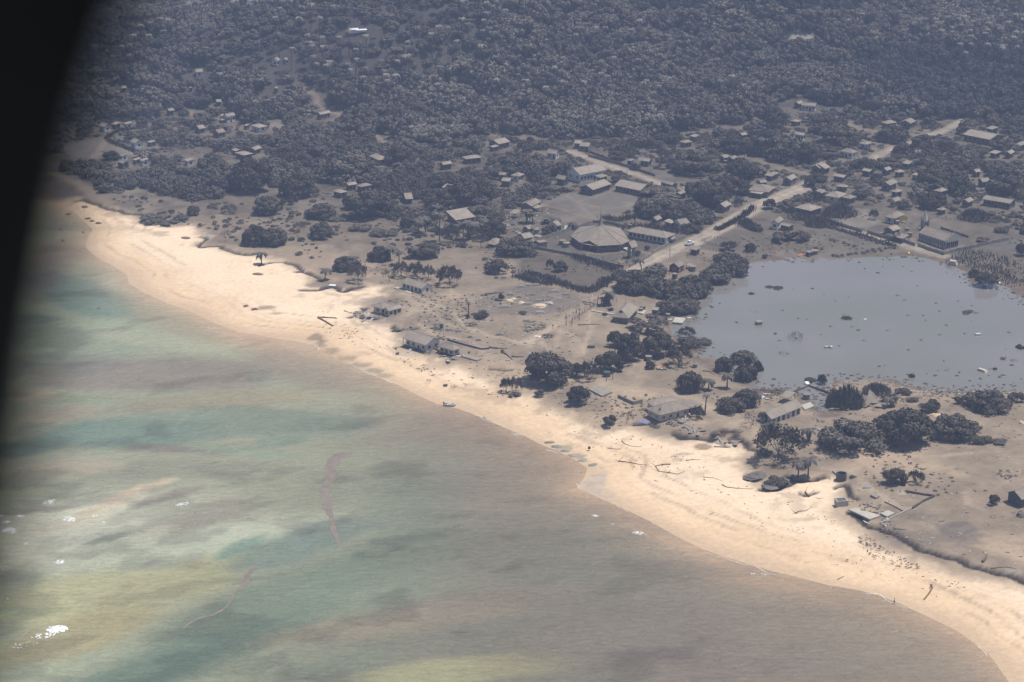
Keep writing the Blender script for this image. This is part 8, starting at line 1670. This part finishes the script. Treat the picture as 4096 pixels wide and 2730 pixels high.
litter([(1800, 1420), (2100, 1450), (2350, 1550), (2500, 1600), (2900, 1750), (2400, 1700), (2100, 1560), (1880, 1480)], 200, .8, (0, 1, 3))
litter([(3300, 1900), (4100, 1800), (4100, 2300), (3600, 2150), (3350, 2000)], 120, .8, (2, 1, 2)); litter([(3250, 1600), (4090, 1580), (4090, 1800), (3500, 1820), (3250, 1700)], 200, .8, (0, 1, 2, 3)); litter([(1950, 820), (2200, 830), (2250, 960), (2050, 940)], 220, 1.0, (0, 1, 2))
litter([(3100, 1540), (3700, 1530), (4090, 1560), (4090, 1600), (3500, 1620), (3300, 1640), (3050, 1620)], 520, .8, (0, 3, 2)); litter([(2700, 1350), (2850, 1370), (2800, 1440), (2700, 1450)], 90, .7, (0, 3, 2)); litter([(2350, 640), (2700, 640), (2700, 720), (2500, 700)], 60, .7, (1, 2))
litter([(2200, 1620), (2700, 1790), (3050, 1960), (3300, 2040), (3500, 2190), (3900, 2340), (3800, 2420), (3300, 2250), (2900, 2050), (2500, 1880), (2150, 1680)], 260, .4, (3, 3, 3)); litter([(1250, 1220), (1600, 1400), (1900, 1500), (2150, 1640), (2000, 1600), (1650, 1480), (1300, 1330)], 200, .6, (3, 0))
litter([(3000, 1070), (3700, 1060), (4090, 1250), (4090, 1530), (3500, 1500), (3050, 1450), (2850, 1300)], 230, .7, (3, 2, 0))
tag(b.build('wood_litter', mats), kind='stuff')
# ------------------------------------------------------------------ floating pumice and surf
def ribbon(reg, pts, ws, name, m, label, cat, z=.05, seed=0, kind=None):
    P = plane(pxs(reg, pts), z); Pw = smooth_line(P, 8); W_ = np.interp(np.linspace(0, 1, len(Pw)), np.linspace(0, 1, len(ws)), ws); b = MB(); c = Pw[0]; prev = None
    for i, (p, w) in enumerate(zip(Pw, W_)):
        t = Pw[min(i + 1, len(Pw) - 1)] - Pw[max(i - 1, 0)]; t = t / (np.linalg.norm(t) + 1e-9); n = np.array([-t[1], t[0]])
        a = w * (1 + 1.3 * float(fbm(np.array([i * .5]), np.array([seed * 9.0]), 1.3, 4, 3)[0])); d = w * (1 + 1.3 * float(fbm(np.array([i * .5 + 40]), np.array([seed * 9.0]), 1.3, 4, 3)[0]))
        L0, R0 = p + n * a, p - n * d; q = [(L0[0] - c[0], L0[1] - c[1], 0), (R0[0] - c[0], R0[1] - c[1], 0)]
        if prev: b.face([prev[0], q[0], q[1], prev[1]]); b.face([prev[0], prev[1], (prev[1][0], prev[1][1], -.12), (prev[0][0], prev[0][1], -.12)])
        prev = q
    o = b.build(name, M[m], None, (c[0], c[1], z)); return tag(o, label, cat, kind=kind)
ribbon('S', [(2210, 960), (2150, 968), (2100, 1000), (2085, 1060), (2070, 1130), (2035, 1190), (2045, 1250), (2060, 1310), (2080, 1360), (2085, 1420), (2110, 1480), (2125, 1540)], [.8, 1.6, 2.4, 1.8, 1.3, 1.1, 1.7, 1.6, .7, .8, .9, .2], 'pumice_raft', 'pumice', 'long brownish pumice streak floating upright in the green water', 'pumice raft', .06, 1)
ribbon('U', [(1940, 680), (1890, 730), (1860, 790), (1830, 850), (1770, 895), (1740, 960), (1680, 1020), (1600, 1060), (1500, 1085), (1430, 1125), (1380, 1175)], [.3, .7, .9, .7, .3, .35, .4, .55, .6, .4, .15], 'pumice_raft', 'pumice', 'thin curving pumice streak at the lower left', 'pumice raft', .06, 2)
def foam(reg, p, rx, ry, n, label, sz=.7, slope=0, seed=0):
    x0, y0 = plane([px(reg, p)], 0)[0]; s = ppm(x0, y0, 0) * REG[reg][2]; sn = CAM_H / math.hypot(CAM_H, y0); b = MB(); g = random.Random(seed)
    for _ in range(n):
        a = g.uniform(0, 6.28); d = math.sqrt(g.random()); dx = d * math.cos(a); dy = d * math.sin(a) - slope * dx; k = g.uniform(.2, 1.0) * sz * .62 * (1.25 - .6 * d); cx, cy = dx * rx / s, dy * ry / s / sn; m = g.randint(6, 8)
        V = [(cx + k * 1.5 * math.cos(6.283 * j / m) * g.uniform(.6, 1.2), cy + k * 1.5 * math.sin(6.283 * j / m) * g.uniform(.6, 1.2), .05 + .02 * g.random()) for j in range(m)]; b.face(V)
        h = .3 * k; t = [(cx + (v[0] - cx) * .5, cy + (v[1] - cy) * .5, .1 + h) for v in V]
        for j in range(m): b.face([V[j], V[(j + 1) % m], t[(j + 1) % m], t[j]])
        b.face(t)
    tag(b.build('breaking_wave', M['foam'], None, (x0, y0, 0)), label, 'wave')
for i, a in enumerate([('U', (430, 1168), 80, 28, 130, 'largest white breaking wave at the lower left', .75, -.1), ('U', (330, 1215), 90, 26, 60, 'ragged foam trail behind the largest breaking wave', .5, -.5), ('U', (180, 1290), 110, 26, 34, 'thin foam specks fading left of the largest wave', .35, -.45), ('U', (525, 335), 52, 22, 70, 'white wavelet right of the pair at mid left', .5, .2), ('U', (375, 205), 46, 18, 50, 'white wavelet above the others at mid left', .45, -.2), ('U', (70, 425), 60, 24, 80, 'white surf patch at the left edge', .6, .1), ('U', (45, 360), 30, 14, 30, 'small surf patch just above the left edge surf', .5), ('U', (155, 312), 34, 12, 30, 'thin wavelet left of the sandy bar', .4),
    ('U', (1380, 225), 50, 20, 50, 'lone pointed wavelet beside the pale sandbar', .4, -.3), ('U', (450, 660), 42, 16, 45, 'small white wavelet alone over pale water', .5), ('U', (720, 315), 20, 8, 12, 'tiny whitecap at the lower end of the sandbar', .4), ('U', (195, 522), 14, 9, 10, 'tiny whitecap below the left wavelets', .4), ('U', (785, 358), 10, 4, 5, 'smallest whitecap right of the sandbar end', .4), ('U', (58, 940), 12, 5, 6, 'tiny whitecap far down the left edge', .4), ('U', (10, 312), 22, 10, 14, 'surf speck on the left edge beside the window frame', .4),
    ('N', (240, 525), 14, 20, 16, 'small white swash at the rocky bend of the beach', .3, .4), ('N', (385, 778), 30, 9, 22, 'little white wave breaking below the bend', .35, .4), ('N', (765, 928), 62, 14, 50, 'white breaking wave line off the middle beach', .4, .45), ('N', (1790, 1275), 90, 10, 26, 'faint foam line off the lower beach', .3, .25), ('J', (2060, 1385), 70, 10, 26, 'thin foam line along the rock strip', .3, .35), ('N', (530, 848), 30, 5, 8, 'tiny foam fleck left of the breaking wave line', .3, .4), ('S', (1330, 180), 34, 10, 10, 'white foam fleck on the pink wet flat', .35, .3)]): foam(*a, seed=i)
def swash():
    S = smooth_line(SHORE[18:68], 10); b = MB(); on = 0; prev = None; g = random.Random(3)
    for i in range(1, len(S) - 1):
        t = S[i + 1] - S[i - 1]; t = t / np.linalg.norm(t); n = np.array([t[1], -t[0]]); n = n if n[1] < 0 else -n
        o_ = 1.0 + 5 * float(fbm(np.array([i * .13]), np.array([2.0]), 1, 3, 4)[0]); w = .10 + .5 * max(0, float(fbm(np.array([i * .21]), np.array([7.0]), 1, 3, 5)[0]))
        on = float(fbm(np.array([i * .06]), np.array([5.0]), 1, 2, 6)[0]) > -.02; p = S[i] + n * o_; q = p + n * w
        c = ((p[0], p[1], .045), (q[0], q[1], .045))
        if on and prev: b.face([prev[0], c[0], c[1], prev[1]])
        prev = c if on else None
    tag(b.build('swash_foam', M['foam']), kind='stuff')
swash()
# ------------------------------------------------------------------ aircraft window surround close to the lens
def window_frame():
    D = .62; up = []
    L = [(500, -260), (455, -120), (408, 0), (330, 220), (270, 420), (222, 640), (185, 840), (150, 1040), (118, 1260), (92, 1460), (66, 1700), (30, 1960), (-20, 2240), (-90, 2560), (-180, 2900), (-300, 3250)]
    L = [(u + 150 - .025 * v, v) for u, v in L]
    pts = [((u - 2048) / FPX * D, -(v - 1365) / FPX * D) for u, v in L]
    x0, y0 = pts[0]; x1, y1 = pts[-1]
    ring = pts + [(x1 + .03, y1 - .035), (x1 + .08, y1 - .06), (.05, -.19), (.17, -.185), (.22, -.15), (.235, -.08), (.24, .03), (.22, .12), (.18, .155), (.08, .165), (-.03, .158), (-.075, .13)]
    ring = smooth_line(ring + [ring[0]], 3)[:-1]; n = len(ring); cen = ring.mean(0); b = MB(); prof = [(0, 0), (.004, .012), (.012, .022), (.03, .028), (.12, .03), (.12, -.03), (.02, -.03), (.004, -.018)]
    rows = []
    for i in range(n):
        t = ring[(i + 1) % n] - ring[i - 1]; t = t / np.linalg.norm(t); nn = np.array([t[1], -t[0]])
        if nn @ (ring[i] - cen) < 0: nn = -nn
        k = len(b.v)
        for o_, dz in prof: b.v.append((ring[i][0] + nn[0] * o_, ring[i][1] + nn[1] * o_, -D + dz))
        rows.append(k)
    m = len(prof)
    for i in range(n):
        a, c = rows[i], rows[(i + 1) % n]
        for j in range(m): b.f.append([a + j, a + (j + 1) % m, c + (j + 1) % m, c + j]); b.mi.append(0)
    me = b.mesh('window_surround', M['frame'], True); MW = Matrix.Translation(cam.location) @ cam.rotation_euler.to_matrix().to_4x4(); me.transform(MW); c = MW @ Vector((-.2, 0, -D)); me.transform(Matrix.Translation(-c))
    tag(link('window_surround', me, None, c), 'black rounded aircraft window surround blurred along the left edge', 'window frame')
window_frame()
# ------------------------------------------------------------------ haze
hb = MB().box((0, 4500, 139.5), (27000, 18000, 295.0)); hm = bpy.data.materials.new('sea_haze'); hm.use_nodes = True; nt = hm.node_tree; nt.nodes.remove(nt.nodes['Principled BSDF'])
pv = nt.nodes.new('ShaderNodeVolumePrincipled'); pv.inputs['Color'].default_value = (.53, .655, .97, 1); pv.inputs['Density'].default_value = .00022; pv.inputs['Anisotropy'].default_value = 0.0
nt.links.new(pv.outputs[0], nt.nodes['Material Output'].inputs['Volume'])
tag(hb.build('haze', hm), kind='stuff')
